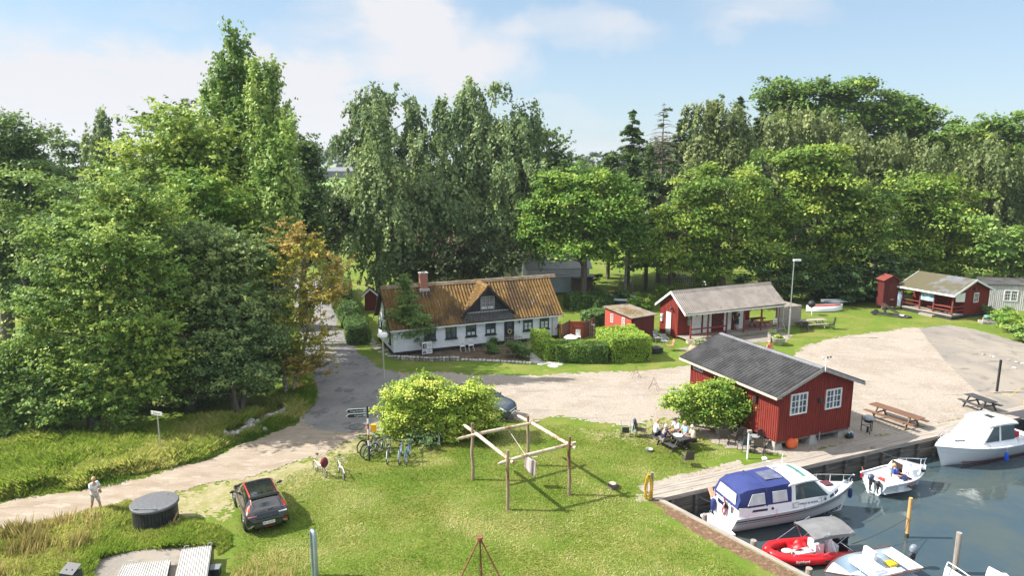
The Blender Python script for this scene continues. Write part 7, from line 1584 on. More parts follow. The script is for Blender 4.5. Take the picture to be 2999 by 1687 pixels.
line('mooring_line','black line from the boardwalk to the bow of the pilothouse boat','rope',[(19.0,34.5,.1),(22.9,34.7,WZ+1.2)],.014,M_ROPE,.25)
line('mooring_line','dark hose looped over the quay facing near the landing steps','rope',[(8.3,29.75,.1),(9.2,29.3,-.35),(10.6,30.2,-.3)],.02,M_ROPE,.15)
# ================================================================== FURNITURE AND SMALL THINGS
M_BLKWOOD=mat('black_stained_wood',(.035,.035,.038),(.06,.058,.058),2,.7,.3,14); M_TEAK=mat('brown_oiled_wood',(.17,.085,.05),(.12,.06,.035),1.5,.6,.3,12,stretch=(.6,8,8))
M_WICK=mat('dark_wicker',(.045,.038,.034),(.09,.075,.062),22,.8); M_WICKL=mat('tan_wicker',(.36,.23,.12),(.24,.14,.07),22,.8); M_GREYCH=mat('grey_mesh_chair',(.20,.21,.22),(.28,.29,.30),14,.7)
def picnic(label,c,rz,m_,L=1.8,tw=.72,z=.72,group='picnic tables',xleg=False):
    t=thing('picnic_table',label,'picnic table',c,rz,group)
    m=MB(); n=5; w=tw/n
    for k in range(n): m.box(-L/2,L/2,-tw/2+k*w+.006,-tw/2+(k+1)*w-.006,z-.035,z)
    m.build('tabletop',m_,t)
    for s in(-1,1):
        m=MB(); m.box(-L/2,L/2,s*.68-.13,s*.68-.005,.41,.45); m.box(-L/2,L/2,s*.68+.005,s*.68+.13,.41,.45); m.build('seat',m_,t)
        for x in(-L*.33,L*.33):
            m=MB()
            if xleg: m.beam((x,s*.62,0),(x,-s*.22,z-.04),.05,.09)
            else: m.beam((x,s*.66,0),(x,s*.20,z-.04),.05,.10)
            m.build('leg',m_,t)
    for x in(-L*.33+.06,L*.33-.06):
        m=MB(); m.box(x-.02,x+.02,-.78,.78,.33,.41); m.box(x-.02,x+.02,-tw/2+.04,tw/2-.04,z-.10,z-.04); m.build('crossbeam',m_,t)
    return t
def gdir(a,b): d=b-a; return (a+b)/2,math.atan2(d.y,d.x),d.length
# black table where the company sits
TA=R(-62); TC=Vector((8.62,34.75,0)); TM=inframe(TC,TA)
picnic('black picnic table on the grass with five people sitting around it',TC,TA,M_BLKWOOD,1.75,.70)
def on_table(x,y,z): return TM@Vector((x,y,z))
def flat(name,label,cat,p,fn,m_,rz=0,group=None,smooth=False):
    m=MB(inframe(p,rz)); fn(m); o=m.build(name,m_,smooth=smooth); return tag(o,label,cat,group)
flat('serving_tray','large white oval plate lying on the occupied black picnic table','plate',on_table(.25,.02,.722),lambda m:m.lathe([(.05,0),(.24,.0),(.27,.03),(.25,.03),(.22,.012),(.02,.01)],n=20),M_WHITE)
flat('bread_basket','small heap of tan rolls on the occupied black picnic table','food',on_table(-.35,.12,.722),lambda m:[m.sph((.08*k-.12,.05*(k%2),.04),(.06,.05,.04),8,5) for k in range(4)],mat('bread',(.62,.38,.16),(.5,.28,.1),9,.8))
flat('glass_jar','little clear jar among the plates on the occupied table','jar',on_table(-.15,-.15,.722),lambda m:m.cyl((0,0,0),.035,.12,10),M_STEEL)
c,a,l=gdir(G(1780+1020/4.528,1180+290/4.528),G(1780+1210/4.528,1180+355/4.528))
picnic('black picnic table with crossed legs behind the small green tree',c+Vector((.6,.5,0)),R(-28),M_BLKWOOD,1.9,.74,xleg=True)
# long brown table and the black one on the gravel
def top_at(pts,z): return [G(x0,y0,z) for x0,y0 in pts]
q=top_at([(2555.6,1187),(2579,1181),(2699.5,1221),(2672.5,1225.5)],.72); c=sum(q,Vector((0,0,0)))/4; d=(q[3]-q[0]); 
picnic('long brown wooden picnic table on the gravel by the boardwalk',(c.x,c.y,0),math.atan2(d.y,d.x),M_TEAK,3.0,.72)
K=4.692; q=[G(2450+x/K,1000+y/K,.72) for x,y in((1800,735),(1850,712),(2170,828),(2110,835))]; c=sum(q,Vector((0,0,0)))/4; d=(q[3]-q[0])
picnic('black picnic table on the gravel near the black post',(c.x,c.y,0),math.atan2(d.y,d.x)-.1,M_BLKWOOD,1.7,.70)
c=G(*( 2300+290/3.685,720+880/3.685)); picnic('weathered grey picnic table on the grass right of the clubhouse',c,R(14),M_GREYWOOD,2.6,.75)
def chair(label,c,rz,m_,fm=None,group='garden chairs',sc=1,h=.92,tag_='garden_chair',arms=True):
    t=thing(tag_,label,'chair',c,rz,group); fm=fm or m_; t.scale=(sc,)*3
    m=MB(); m.box(-.24,.24,-.24,.22,.40,.44); m.build('seat',m_,t)
    m=MB(); m.beam((0,.22,.44),(0,.32,h),.46,.03,up=(1,0,0)) if 0 else m.extr([(-.23,.21,.44),(.23,.21,.44),(.21,.33,h),(-.21,.33,h)],(0,.028,0)); m.build('backrest',m_,t)
    for x,y in((-.23,-.22),(.23,-.22),(-.22,.24),(.22,.24)):
        m=MB(); m.tube([(x,y,.41),(x*1.1,y*1.08,0)],.017,6); m.build('leg',fm,t)
    if arms:
        for s in(-1,1):
            m=MB(); m.tube([(s*.25,-.22,.42),(s*.27,-.22,.64),(s*.26,.05,.66),(s*.24,.27,.66)],.018,6); m.build('armrest',fm,t)
    return t
Zp=lambda x,y:G(1780+x/4.528,1180+y/4.528)
chair('brown wicker chair standing alone with its back to the viewer near the table company',Zp(1062,835),R(180)+.05,M_WICK,mat('chair_metal',(.35,.30,.25),rough=.4,metal=.5),sc=.98)
cj=chair('dark chair draped with a blue-grey jacket beside the walking frame',Zp(440,455),R(70),M_WICK)
m=MB(); m.grid(lambda u,v:(-.30+.6*u,.18+.10*v+.05*math.sin(u*9)+(.22*(1-v) if v<.5 else .08),.98-.62*v+.04*math.sin(u*6+v*5)),10,10); m.grid(lambda u,v:(-.28+.56*u,.36+.06*math.sin(u*7)+.1*v,1.0-.7*v),8,8); o=m.build('draped_jacket',mat('blue_grey_cloth',(.17,.24,.30),(.24,.32,.38),3,.9),None,smooth=2)
o.matrix_world=inframe(Zp(440,455),R(70)); tag(o,'blue-grey jacket hung over the back of a dark chair','jacket')
for lb,x,y,rz,mm in(('dark wicker chair at the left of the group under the small tree',1540,545,R(160),M_WICK),('dark wicker chair second from left under the small tree',1700,520,R(200),M_WICK),('slate-blue chair behind the slim post at the hut corner',1805,640,R(190),mat('slate_chair',(.05,.065,.085),(.08,.10,.12),8,.7)),('black wicker armchair closest to the hut pier',2010,670,R(150),M_WICK),('black wicker armchair behind the small round table',2070,600,R(30),M_WICK)):
    chair(lb,Zp(x,y),rz,mm,M_DKMETAL)
t=thing('round_side_table','small round dark table between the chairs under the hut corner','table',Zp(1940,590)); m=MB(); m.cyl((0,0,.62),.26,.025,16); m.build('tabletop',M_GREYCH,t); m=MB(); m.tube([(0,0,.62),(0,0,.02)],.022,6); m.cyl((0,0,0),.18,.02,12); m.build('pedestal',M_DKMETAL,t)
Z3g=lambda x,y:G(1700+x/3.958,720+y/3.958)
chair('grey mesh chair left of two others by the clubhouse side door',Z3g(885,1120),R(20),M_GREYCH); chair('grey mesh chair in the middle of the three by the clubhouse',Z3g(975,1160),R(10),M_GREYCH); chair('tan wicker armchair facing the black box table',Z3g(1035,1215),R(-80),M_WICKL)
t=thing('box_table','low black square table with a small white cup beside the tan wicker chair','table',Z3g(870,1240),R(20)); m=MB(); m.box(-.42,.42,-.42,.42,.08,.42); m.build('body',M_BLACK,t); m=MB(); m.box(-.45,.45,-.45,.45,.42,.455); m.build('tabletop',M_DKMETAL,t)
flat('white_cup','small white cup on the low black square table','cup',inframe(Z3g(870,1240),R(20))@Vector((-.1,.1,.457)),lambda m:m.lathe([(.03,0),(.045,.1),(.04,.1),(.028,.01)],n=10),M_WHITE)
ZSg=lambda x,y:G(2300+x/3.685,720+y/3.685)
chair('black chair with high back at the right end of the weathered table',ZSg(490,900),R(-100),M_BLACK,M_DKMETAL,h=1.1); chair('black chair in shadow at the near side of the weathered table',ZSg(200,925),R(170),M_BLACK,M_DKMETAL)
for k,(x,lb) in enumerate(((5.4,'white folding chair, the left one against the cottage wall'),(6.12,'white folding chair, the right one against the cottage wall'))):
    t=thing('folding_chair',lb,'chair',cf(x,-.75),COT_A,'white folding chairs at the cottage'); 
    m=MB()
    for j in range(4): m.box(-.2,.2,-.18+j*.1,-.10+j*.1,.42,.435)
    m.build('seat',M_WHITE,t); m=MB(); m.box(-.2,.2,.25,.265,.80,.92); m.box(-.2,.2,.235,.25,.66,.74); m.build('backrest',M_WHITE,t)
    for s in(-1,1):
        m=MB(); m.beam((s*.2,-.25,0),(s*.2,.27,.94),.025,.03); m.build('leg',M_WHITE,t); m=MB(); m.beam((s*.17,.25,0),(s*.17,-.18,.43),.025,.03); m.build('leg',M_WHITE,t)
# walking frame
t=thing('walking_frame','folded black wheeled walker beside the chair with the jacket','walker',Zp(235,450),R(-8))
m=MB()
for s in(-1,1): m.tube([(s*.24,-.02,.12),(s*.24,.0,.62),(s*.26,.05,.95),(s*.26,-.12,.97)],.014,6); m.tube([(s*.24,-.02,.5),(s*.25,.3,.1)],.014,6)
m.tube([(-.24,0,.56),(.24,0,.56)],.012,6); m.build('frame',M_STEEL,t)
for x,y in((-.25,-.04),(.25,-.04),(-.25,.32),(.25,.32)): m=MB(); m.tube([(x-.015,y,.09),(x+.015,y,.09)],.09,12); m.build('wheel',M_TYRE,t)
m=MB(); m.cbox((0,.0,.38),(.38,.06,.32)); m.build('seat_bag',M_BLACK,t)
t=thing('enamel_bowl','grey bowl lying on the lawn left of the picnic bench','bowl',Zp(548,645)); m=MB(); m.lathe([(.10,0),(.19,.13),(.20,.14),(.17,.13),(.09,.02)],n=18); m.build('bowl_body',mat('grey_enamel',(.32,.34,.35),rough=.5),t); m=MB(); m.cyl((0,0,.025),.10,.01,12); m.build('contents',M_BLACK,t)
# grill
t=thing('kettle_grill','black kettle barbecue with grey lid on three legs at the hut gable','grill',G(2480+290/4.83,1180+420/4.83),0)
m=MB(); m.lathe([(.03,.56),(.2,.62),(.29,.74),(.30,.80)],n=20); m.build('bowl',M_BLACK,t,smooth=True); m=MB(); m.lathe([(.30,.80),(.30,.86),(.24,.95),(.12,1.0),(.02,1.01)],n=20); m.build('lid',mat('grey_enamel_lid',(.30,.32,.34),rough=.3),t,smooth=True)
for a in(.4,2.5,4.6): m=MB(); m.beam((.33*math.cos(a),.33*math.sin(a),.0),(.33*math.cos(a),.33*math.sin(a),.86),.035,.035); m.build('leg',M_BLACK,t)
m=MB(); m.tube([(.33*math.cos(a),.33*math.sin(a),.40) for a in(.4,2.5,4.6)],.015,5,closed=True); m.cyl((0,0,.0),.06,.35,8); m.build('brace',M_BLACK,t)
# posts
def post(name,label,cat,p,h,r,m_,sq=False,group=None):
    t=thing(name,label,cat,p,0,group); m=MB()
    if sq: m.box(-r,r,-r,r,0,h)
    else: m.tube([(0,0,0),(0,0,h)],r,10)
    m.build('pole',m_,t); return t
p=G(1780+1850/4.528,1180+745/4.528); t=post('power_post','slim white post with a weathered wooden cap box near the hut corner','post',p,HT(p.x,p.y,1264),.045,M_WHITE); m=MB(); m.cbox((.03,0,HT(p.x,p.y,1264)),(.20,.18,.12)); m.build('wooden_cap',M_GREYWOOD,t); m=MB(); m.cbox((.09,-.05,HT(p.x,p.y,1282)),(.11,.08,.22)); m.build('socket_box',M_GREYCH,t)
p=G(1780+575/4.528,1180+1285/4.528); hh=HT(p.x,p.y,1180+925/4.528); t=post('rope_post','grey square post at the end of the boardwalk','post',p,hh,.06,M_GREYWOODV,True)
M_YROPE=mat('yellow_rope',(.72,.44,.04),(.6,.33,.03),8,.8)
def ropecoil(label,p,h,seed):
    rnd=random.Random(seed); m=MB(inframe(p,0))
    for k in range(15):
        w=rnd.uniform(.10,.24); l=rnd.uniform(h*.70,h*.98); x=rnd.uniform(-.04,.04); y=rnd.uniform(-.12,-.07)
        m.tube([(x+w*math.sin(a)*(.35+.65*(1-math.cos(a))/2),y-.02*math.cos(3*a),h-l*(1-math.cos(a))/2) for a in [2*math.pi*j/22 for j in range(22)]],.013,5,closed=True)
    m.tube([(.02,-.1,h),(0,.06,h+.03),(-.08,.08,h-.3),(-.2,-.05,.1),(-.25,-.1,.02)],.013,5); o=m.build('rope_coil',M_YROPE,smooth=2); return tag(o,label,'rope','coils of yellow rope')
ropecoil('long coil of yellow rope hanging on the grey post at the end of the boardwalk',p+Vector((-.16,-.02,0)),hh-.05,3)
p=G(2450+2200/K,1000+705/K); t=post('black_post','tall square black post standing on a plate in the gravel by the slipway','post',p,HT(p.x,p.y,1000+255/K),.055,M_BLACK,True); m=MB(); m.box(-.35,.35,-.2,.2,.0,.07); m.build('base_plate',M_GREYWOOD,t)
p=G(2450+2560/K,1000+880/K); post('rope_post','grey post cut by the right edge of the picture','post',p+Vector((.45,.1,0)),1.3,.07,M_GREYWOODV,True); ropecoil('coil of pale yellow rope on the post at the right edge of the picture',p+Vector((.2,0,0)),1.2,5)
line('ground_rope','yellow rope trailing over the gravel from the black post','rope',[G(2450+2080/K,1000+715/K,.02),G(2450+2250/K,1000+705/K,.03),G(2450+2390/K,1000+750/K,.02),G(2450+2530/K,1000+640/K,.5)],.014,M_YROPE)
t=thing('wooden_plank','loose weathered plank lying on the gravel behind the yellow rope','plank',G(2450+2430/K,1000+700/K),R(-18)); m=MB(); m.box(-.9,.9,-.12,.12,0,.06); m.build('board',M_GREYWOOD,t)
# lamps
p=G(1127,1180); h=HT(p.x,p.y,985); t=thing('street_lamp','grey street lamp with a white mushroom head in front of the cottage','street lamp',p,0,'street lamps')
m=MB(); m.tube([(0,0,0),(0,0,1.2),(0,0,h)],[.055,.05,.04],8); m.build('pole',M_STEEL,t); m=MB(); m.lathe([(.08,-.12),(.30,-.02),(.33,.10),(.28,.20),(.05,.26)],(0,0,h),16); m.build('lamp_head',mat('lamp_white',(.75,.74,.74),rough=.4),t,smooth=True); m=MB(); m.cyl((0,0,h-.22),.10,.12,12); m.build('lamp_glass',mat('pinkish_glass',(.55,.45,.43),rough=.3),t)
p=G(2309,988); h=HT(p.x,p.y,762); t=thing('street_lamp','tall grey lamp post with a small flat white head at the clubhouse end','street lamp',p,0,'street lamps')
m=MB(); m.tube([(0,0,0),(0,0,2.4),(0,0,2.45),(0,0,h)],[.075,.075,.05,.045],8); m.build('pole',M_STEEL,t); m=MB(); m.cbox((.25,0,h),(.62,.26,.14)); m.build('lamp_head',M_WHITE,t)
# signs
p=G(472,1345); h=HT(p.x,p.y,1213); t=thing('street_name_sign','white street name sign on a pole in the long grass','sign',p,R(-20)); 
m=MB(); m.tube([(0,.03,0),(0,.03,h)],.03,8); m.build('pole',M_STEEL,t); m=MB(); m.box(-.36,.36,-.02,.0,h-.06,h+.14); b=m.build('sign_plate',M_WHITE,t); m=MB()
for a in((-.33,.33,h-.035,h-.028),(-.33,.33,h+.105,h+.112),(-.33,-.323,h-.028,h+.105),(.323,.33,h-.028,h+.105)): m.box(a[0],a[1],-.024,-.0205,a[2],a[3])
m.build('border',M_BLACK,b); text_obj('lettering','Skjoldhavnvej',.085,M_BLACK,b,Matrix.Translation((0,-.022,h+.038)))
p=G(1082,1352); h=HT(p.x,p.y,1190); t=thing('direction_signpost','red and white striped signpost with two dark arrow boards beside the bicycles','signpost',p,R(10))
m=MB(); m.cyl((0,0,0),.05,.85,10); m.build('post_foot',M_BLACK,t); zs=.85; seg=(h-.62-.85)/5
for k in range(5): m=MB(); m.cyl((0,0,zs),.047,seg,10); m.build('white_band' if k%2==0 else 'red_band',M_WHITE if k%2==0 else mat('band_red',(.35,.03,.03),rough=.5),t); zs+=seg
m=MB(); m.cyl((0,0,zs),.05,h-zs,10); m.build('post_head',M_BLACK,t)
for z,tx in((h-.30,'Drags Rymsk'),(h-.55,'Fuglsøen')):
    m=MB(); m.extr([(-.06,-.06,z),(-.06,-.06,z+.21),(-.92,-.06,z+.21),(-1.04,-.06,z+.105),(-.92,-.06,z)],(0,.02,0)); b=m.build('arrow_board',M_WHITE,t)
    m=MB(); m.extr([(-.07,-.075,z+.015),(-.07,-.075,z+.195),(-.91,-.075,z+.195),(-1.015,-.075,z+.105),(-.91,-.075,z+.015)],(0,.013,0)); m.build('board_face',mat('sign_dark_blue',(.02,.028,.05),rough=.5),b)
    text_obj('lettering',tx,.115,M_WHITE,b,Matrix.Translation((-.235,-.077,z+.105)),align='RIGHT')
    m=MB(); m.box(-.21,-.08,-.079,-.076,z+.04,z+.17); ic=m.build('pictogram',mat('pictogram_blue',(.25,.28,.5),rough=.5),b)
    m=MB(); m.cbox((-.165,-.081,z+.09),(.035,.004,.05)); m.cbox((-.12,-.081,z+.12),(.03,.004,.06)); m.build('pictogram_mark',M_WHITE,ic)
t=thing('post_box','yellow plastic box on a short post behind the bicycles','box',G(880+1310/6.04,1180+800/6.04),R(5)); m=MB(); m.box(-.13,.13,-.09,.09,.92,1.32); m.build('box_body',mat('bright_yellow',(.85,.42,.01),rough=.45),t); m=MB(); m.tube([(0,0,0),(0,0,.92)],.025,6); m.build('pole',M_STEEL,t)
# estate agent's board
t=thing('for_sale_sign','white two-part board with a dark blue emblem by the cottage corner','sign',cf(2.45,-.85),COT_A+.02)
m=MB(); m.box(-.42,.42,-.015,.0,.12,1.12); b=m.build('board',M_WHITE,t); m=MB()
for a in((-.44,.44,-.02,.01,1.12,1.15),(-.44,.44,-.02,.0,.50,.525),(-.44,-.42,-.02,.01,0,1.15),(.42,.44,-.02,.01,0,1.15)): m.box(*a)
m.build('frame',M_BLACK,t); m=MB(); m.box(-.36,-.04,-.019,-.0155,.60,.95); e=m.build('emblem_square',mat('navy_print',(.012,.018,.07),rough=.4),b)
m=MB(); m.tube([(-.14+.10*math.cos(a),-.022,.78+.10*math.sin(a)) for a in [.9+4.3*k/12 for k in range(13)]],.016,5); m.box(-.2,-.06,-.026,-.02,.755,.79); m.build('emblem_ring',M_WHITE,e)
m=MB(); m.extr([(-.34,-.017,.18),(-.22,-.017,.18),(-.22,-.017,.40),(-.32,-.017,.34)],(0,-.004,0)); m.extr([(-.17,-.017,.18),(-.09,-.017,.14),(-.12,-.017,.34),(-.2,-.017,.44)],(0,-.004,0)); m.build('emblem_shape',M_BLACK,b)
m=MB()
for z in(.86,.79,.72,.34,.27): m.box(.04,.34,-.019,-.0155,z,z+.028)
m.build('print_line',mat('grey_print',(.3,.33,.38),rough=.5),b)
# ---- log frame with hanging cloth
def frame_posts():
    t=thing('log_frame','open square frame of peeled logs on four posts on the lawn','log frame',(0,0,0))
    PP=[Vector(q) for q in((-1.88,30.84,0),(-.19,27.95,0),(2.59,29.31,0),(.80,32.39,0))]; cc=sum(PP,Vector((0,0,0)))/4; t.location=cc; PP=[q-cc for q in PP]; hs=[2.88,2.76,2.84,2.66]
    rnd=random.Random(2)
    ml=[mat('grey_log_post',(.34,.27,.20),(.24,.16,.10),1.5,.85,.5,10,stretch=(3,3,.5),c3=(.16,.08,.045),s3=.9,lo3=.5,hi3=.6)]
    for q,h in zip(PP,hs):
        m=MB(); m.tube([q+Vector((rnd.uniform(-.03,.03),rnd.uniform(-.03,.03),z)) if z else q for z in(0,.7,1.4,2.1,h)],[.085,.08,.078,.072,.066],10); m.build('post',ml[0],t,smooth=True)
    def bar(a,b,e0,e1,z0,z1,off=0):
        A,B=PP[a],PP[b]; d=(B-A).normalized(); n=Vector((-d.y,d.x,0))*off; p0=A-d*e0+n+Vector((0,0,z0)); p1=B+d*e1+n+Vector((0,0,z1)); m=MB()
        m.tube([p0,p0.lerp(p1,.04),p0.lerp(p1,.35)+Vector((0,0,.03)),p0.lerp(p1,.7),p1],[.03,.075,.085,.08,.07],10); m.build('crossbar',M_PALEWOOD,t,smooth=True)
    bar(0,1,1.15,.28,2.37,2.28,.13); bar(3,2,1.25,.30,2.22,2.36,.13); bar(0,3,.85,.55,2.30,2.28,-.13); bar(1,2,.40,.40,2.18,2.42,.13)
    A=PP[0].lerp(PP[3],.62)+Vector((0,0,2.22)); B=PP[1].lerp(PP[2],.50)+Vector((0,0,2.2)); C=A.lerp(B,.5)+Vector((.25,0,-.85))
    m=MB(cc and Matrix.Translation(cc)); m.tube([A,A.lerp(C,.85),C+Vector((-.1,0,.1))],.012,5); m.tube([C+Vector((.3,-.1,.0)),B.lerp(C,.6)+Vector((0,0,.02)),B],.012,5)
    def cl(u,v): return (C.x-.12+.5*u-.05*v,C.y+.1-.4*u+.06*math.sin(u*9),C.z+.12-.1*u-(.62+.22*u)*v)
    o=MB(Matrix.Translation(cc)); o.grid(cl,10,8); o.v; q=o.build('hanging_cloth',mat('striped_cloth',(.55,.47,.48),(.30,.2,.2),1.6,.9,stretch=(14,14,.5)),None,smooth=2)
    sm=q.modifiers.new('s','SOLIDIFY'); sm.thickness=.01; tag(q,'striped pinkish-grey cloth hanging by a cord inside the log frame','cloth')
    k=m.build('cord_line',mat('pale_cord',(.6,.56,.48),rough=.9)); tag(k,'thin pale cord strung across the log frame carrying the cloth','cord')
frame_posts()
# ---- tripod, stump, hoop, hook pipe
a=G(1420,1745); ap=AT(1405,1576,a.y); t=thing('steel_tripod','rusty steel tripod standing on the lawn at the bottom edge','tripod',(ap.x,a.y,0))
h=ap.z
for x,y in((-1.05,-.35),(1.15,-.45),(.03,.65)): m=MB(); m.tube([(0,0,h),(x,y,0)],.032,8); m.build('leg',M_RUST,t)
m=MB(); m.cyl((0,0,h-.06),.11,.10,12); m.build('hub',M_RUST,t); m=MB(); m.tube([(0,0,h-.05),(0,0,.75)],.01,5); m.build('chain',M_DKMETAL,t); m=MB(); m.tube([(.4*math.cos(q),.4*math.sin(q),.72) for q in [2*math.pi*k/20 for k in range(20)]],.012,5,closed=True); m.tube([(-.4,0,.72),(.4,0,.72)],.008,4); m.tube([(0,-.4,.72),(0,.4,.72)],.008,4); m.build('grate',M_RUST,t)
def stump(lb,p,r,h,seed):
    rnd=random.Random(seed); t=thing('tree_stump',lb,'stump',p); m=MB(); n=14; rr=[r*rnd.uniform(.8,1.2) for _ in range(n)]
    m.loft([[(rr[i]*k*math.cos(2*math.pi*i/n),rr[i]*k*math.sin(2*math.pi*i/n),z) for i in range(n)] for k,z in((1.15,-.02),(1,.08),(.95,h))],closed=True,cap1=True); m.build('bark',M_BARK,t); m=MB(); m.lathe([(r*.85,h),(r*.84,h+.012)],n=14); m.build('cut_face',M_PALEWOOD,t); m=MB(); m.cbox((r*.8,.05,h*.4),(.28,.2,.16),rz=.4); m.build('root',M_BARK,t)
stump('short cut tree stump on the lawn right of the log frame',G(1780+60/4.528,1180+1135/4.528),.2,.24,3)
p=G(928,1700); t=thing('bent_pipe_hoop','upright bent galvanised pipe hoop at the bottom edge of the picture','pipe hoop',p,R(35)); h=HT(p.x,p.y,1562); m=MB(); m.tube([(0,.0,0),(0,0,h-.12),(.0,.06,h-.03),(0,.16,h),(0,.28,h-.04),(0,.34,h-.14),(0,.34,0)],.075,12); m.build('pipe',mat('blue_grey_galvanised',(.30,.36,.42),(.38,.44,.49),5,.35,metal=.6),t,smooth=True)
p=G(1286,1305); t=thing('vent_pipe','grey hooked vent pipe sticking up under the elder bush','pipe',p); m=MB(); m.tube([(0,0,0),(0,0,.5),(-.05,-.02,.6),(-.16,-.04,.62),(-.24,-.05,.5)],.06,10); m.build('pipe',mat('pale_grey_pipe',(.45,.48,.5),rough=.5),t,smooth=True)
for (u0,v0),lb in(((880+1000/6.0375,1180+435/6.0375),'round iron manhole cover in the asphalt near the bicycles'),):
    t=thing('manhole_cover',lb,'manhole',G(u0,v0)+Vector((0,0,.013))); m=MB(); m.cyl((0,0,0),.42,.012,28); m.build('lid',mat('iron_cover',(.10,.10,.10),(.15,.15,.15),9,.7,.6,40),t); m=MB(); m.tube([(.45*math.cos(a),.45*math.sin(a),.006) for a in [2*math.pi*k/28 for k in range(28)]],.02,5,closed=True); m.build('rim',M_DKMETAL,t)
t=thing('drain_grate','rectangular iron drain grate at the left side of the lane','drain',G(942,1094)+Vector((0,0,.013)),R(20)); m=MB()
for k in range(9): m.box(-.5+k*.12,-.44+k*.12,-.3,.3,0,.015)
m.build('bars',M_DKMETAL,t); m=MB(); m.box(-.55,.62,-.36,-.31,0,.02); m.box(-.55,.62,.31,.36,0,.02); m.build('rim',M_DKMETAL,t)
# ---- bottom left: round container, concrete slab, hatches, black boxes
p=G(455,1560); p=Vector((-14.9,26.75,0)); t=thing('round_container','round black slatted underground waste container with a flat lid','container',p,R(12))
m=MB()
for k in range(40): a=2*math.pi*k/40; m.cbox((.84*math.cos(a),.84*math.sin(a),.46),(.035,.115,.92),rz=a)
m.build('slats',M_BLACK,t); m=MB(); m.cyl((0,0,0),.80,.9,32); m.build('drum',mat('black_drum',(.012,.012,.013),rough=.7),t); m=MB(); m.lathe([(.90,.90),(.93,.93),(.93,1.0),(.90,1.03),(.5,1.05),(0.01,1.06)],n=40); ld=m.build('lid',mat('grey_rubber_lid',(.10,.105,.115),(.13,.135,.145),12,.6,.3,40),t,smooth=True)
m=MB(); m.beam((-.62,-.62,1.06),(.30,-.80,1.06),.035,.05); m.cbox((-.5,-.64,1.08),(.10,.06,.06)); m.cbox((.22,-.79,1.08),(.10,.06,.06)); m.build('hinge_bar',M_STEEL,ld); m=MB(); m.cyl((.35,.55,1.05),.035,.03,8); m.build('lock',M_STEEL,ld)
sl=[G(150+x/3.22,1500+y/3.22) for x,y in((380,640),(440,480),(620,430),(900,385),(1220,362),(1500,345),(1500,700),(380,760))]
m=MB(); m.extr([(q.x,q.y,-.02) for q in sl],(0,0,.16)); o=m.build('concrete_pad',M_SLAB); kind(o,'structure')
def hatch(lb,pts,z,fm):
    q=[G(150+x/3.22,1500+y/3.22,z) for x,y in pts]; c=sum(q,Vector((0,0,0)))/4; t=thing('well_hatch',lb,'hatch',(c.x,c.y,.14),0,'ribbed hatches on the concrete pad'); q=[p-Vector((c.x,c.y,.14)) for p in q]
    m=MB(); m.extr([p-Vector((0,0,z-.16)) for p in q],(0,0,z-.22)); m.build('curb',M_DKMETAL,t)
    m=MB(); A,B,C,D=q[0],q[1],q[3],q[2]; n=int((B-A).length/.085*6)
    m.grid(lambda u,v:(A.lerp(B,u)).lerp(C.lerp(D,u),v)+Vector((0,0,.018*math.sin(u*(B-A).length/.085*6.283))),n,1); m.extr([p-Vector((0,0,.025)) for p in q],(0,0,-.03)); m.build('ribbed_lid',mat('ribbed_white_sheet',(.50,.485,.455),(.40,.385,.36),3,.6,.2,20),t)
    m=MB(); p0=A.lerp(C,.0)*.8+B*.2; k0=D.lerp(C,.15); m.tube([C.lerp(D,.06)+Vector((0,0,.02)),C.lerp(D,.06)+Vector((.02,.06,.10)),C.lerp(D,.2)+Vector((.02,.06,.10)),C.lerp(D,.2)+Vector((0,0,.02))],.012,5); m.tube([C.lerp(D,.86)+Vector((0,0,.02)),C.lerp(D,.86)+Vector((.02,.06,.10)),C.lerp(D,.98)+Vector((.02,.06,.10)),C.lerp(D,.98)+Vector((0,0,.02))],.012,5); m.build('lifting_handle',M_STEEL,t)
hatch('pale ribbed metal hatch lying lower left on the concrete pad',((570,720),(1085,640),(1125,455),(680,500)),.35,None)
hatch('pale ribbed metal hatch standing higher on the right of the pad',((1165,640),(1470,620),(1515,320),(1232,358)),.55,None)
t=thing('electric_box','small grey-topped black box at the right corner of the concrete pad','box',G(150+1550/3.22,1500+600/3.22),R(8)); m=MB(); m.box(-.17,.17,-.14,.14,0,.32); m.build('body',M_BLACK,t); m=MB(); m.box(-.19,.19,-.18,.18,.32,.35); m.build('lid',mat('slate_lid',(.16,.18,.20),rough=.4),t)
t=thing('black_cabinet','dark slanted cabinet cut by the bottom edge at lower left','cabinet',G(150+205/3.22,1500+760/3.22),R(-12)); m=MB(); m.extr([(-.28,-.2,0),(.28,-.2,0),(.28,-.2,.80),(-.28,-.2,.80)],(0,.42,0)); m.extr([(-.28,-.2,.80),(.28,-.2,.80),(.28,.22,.98),(-.28,.22,.98)],(0,0,.03)); m.build('body',mat('charcoal_cabinet',(.035,.038,.045),rough=.5),t); m=MB(); m.sph((-.1,-.05,.89),.03,8,5); m.sph((.12,-.03,.9),.03,8,5); m.each('bolt_head',M_BLACK,t)
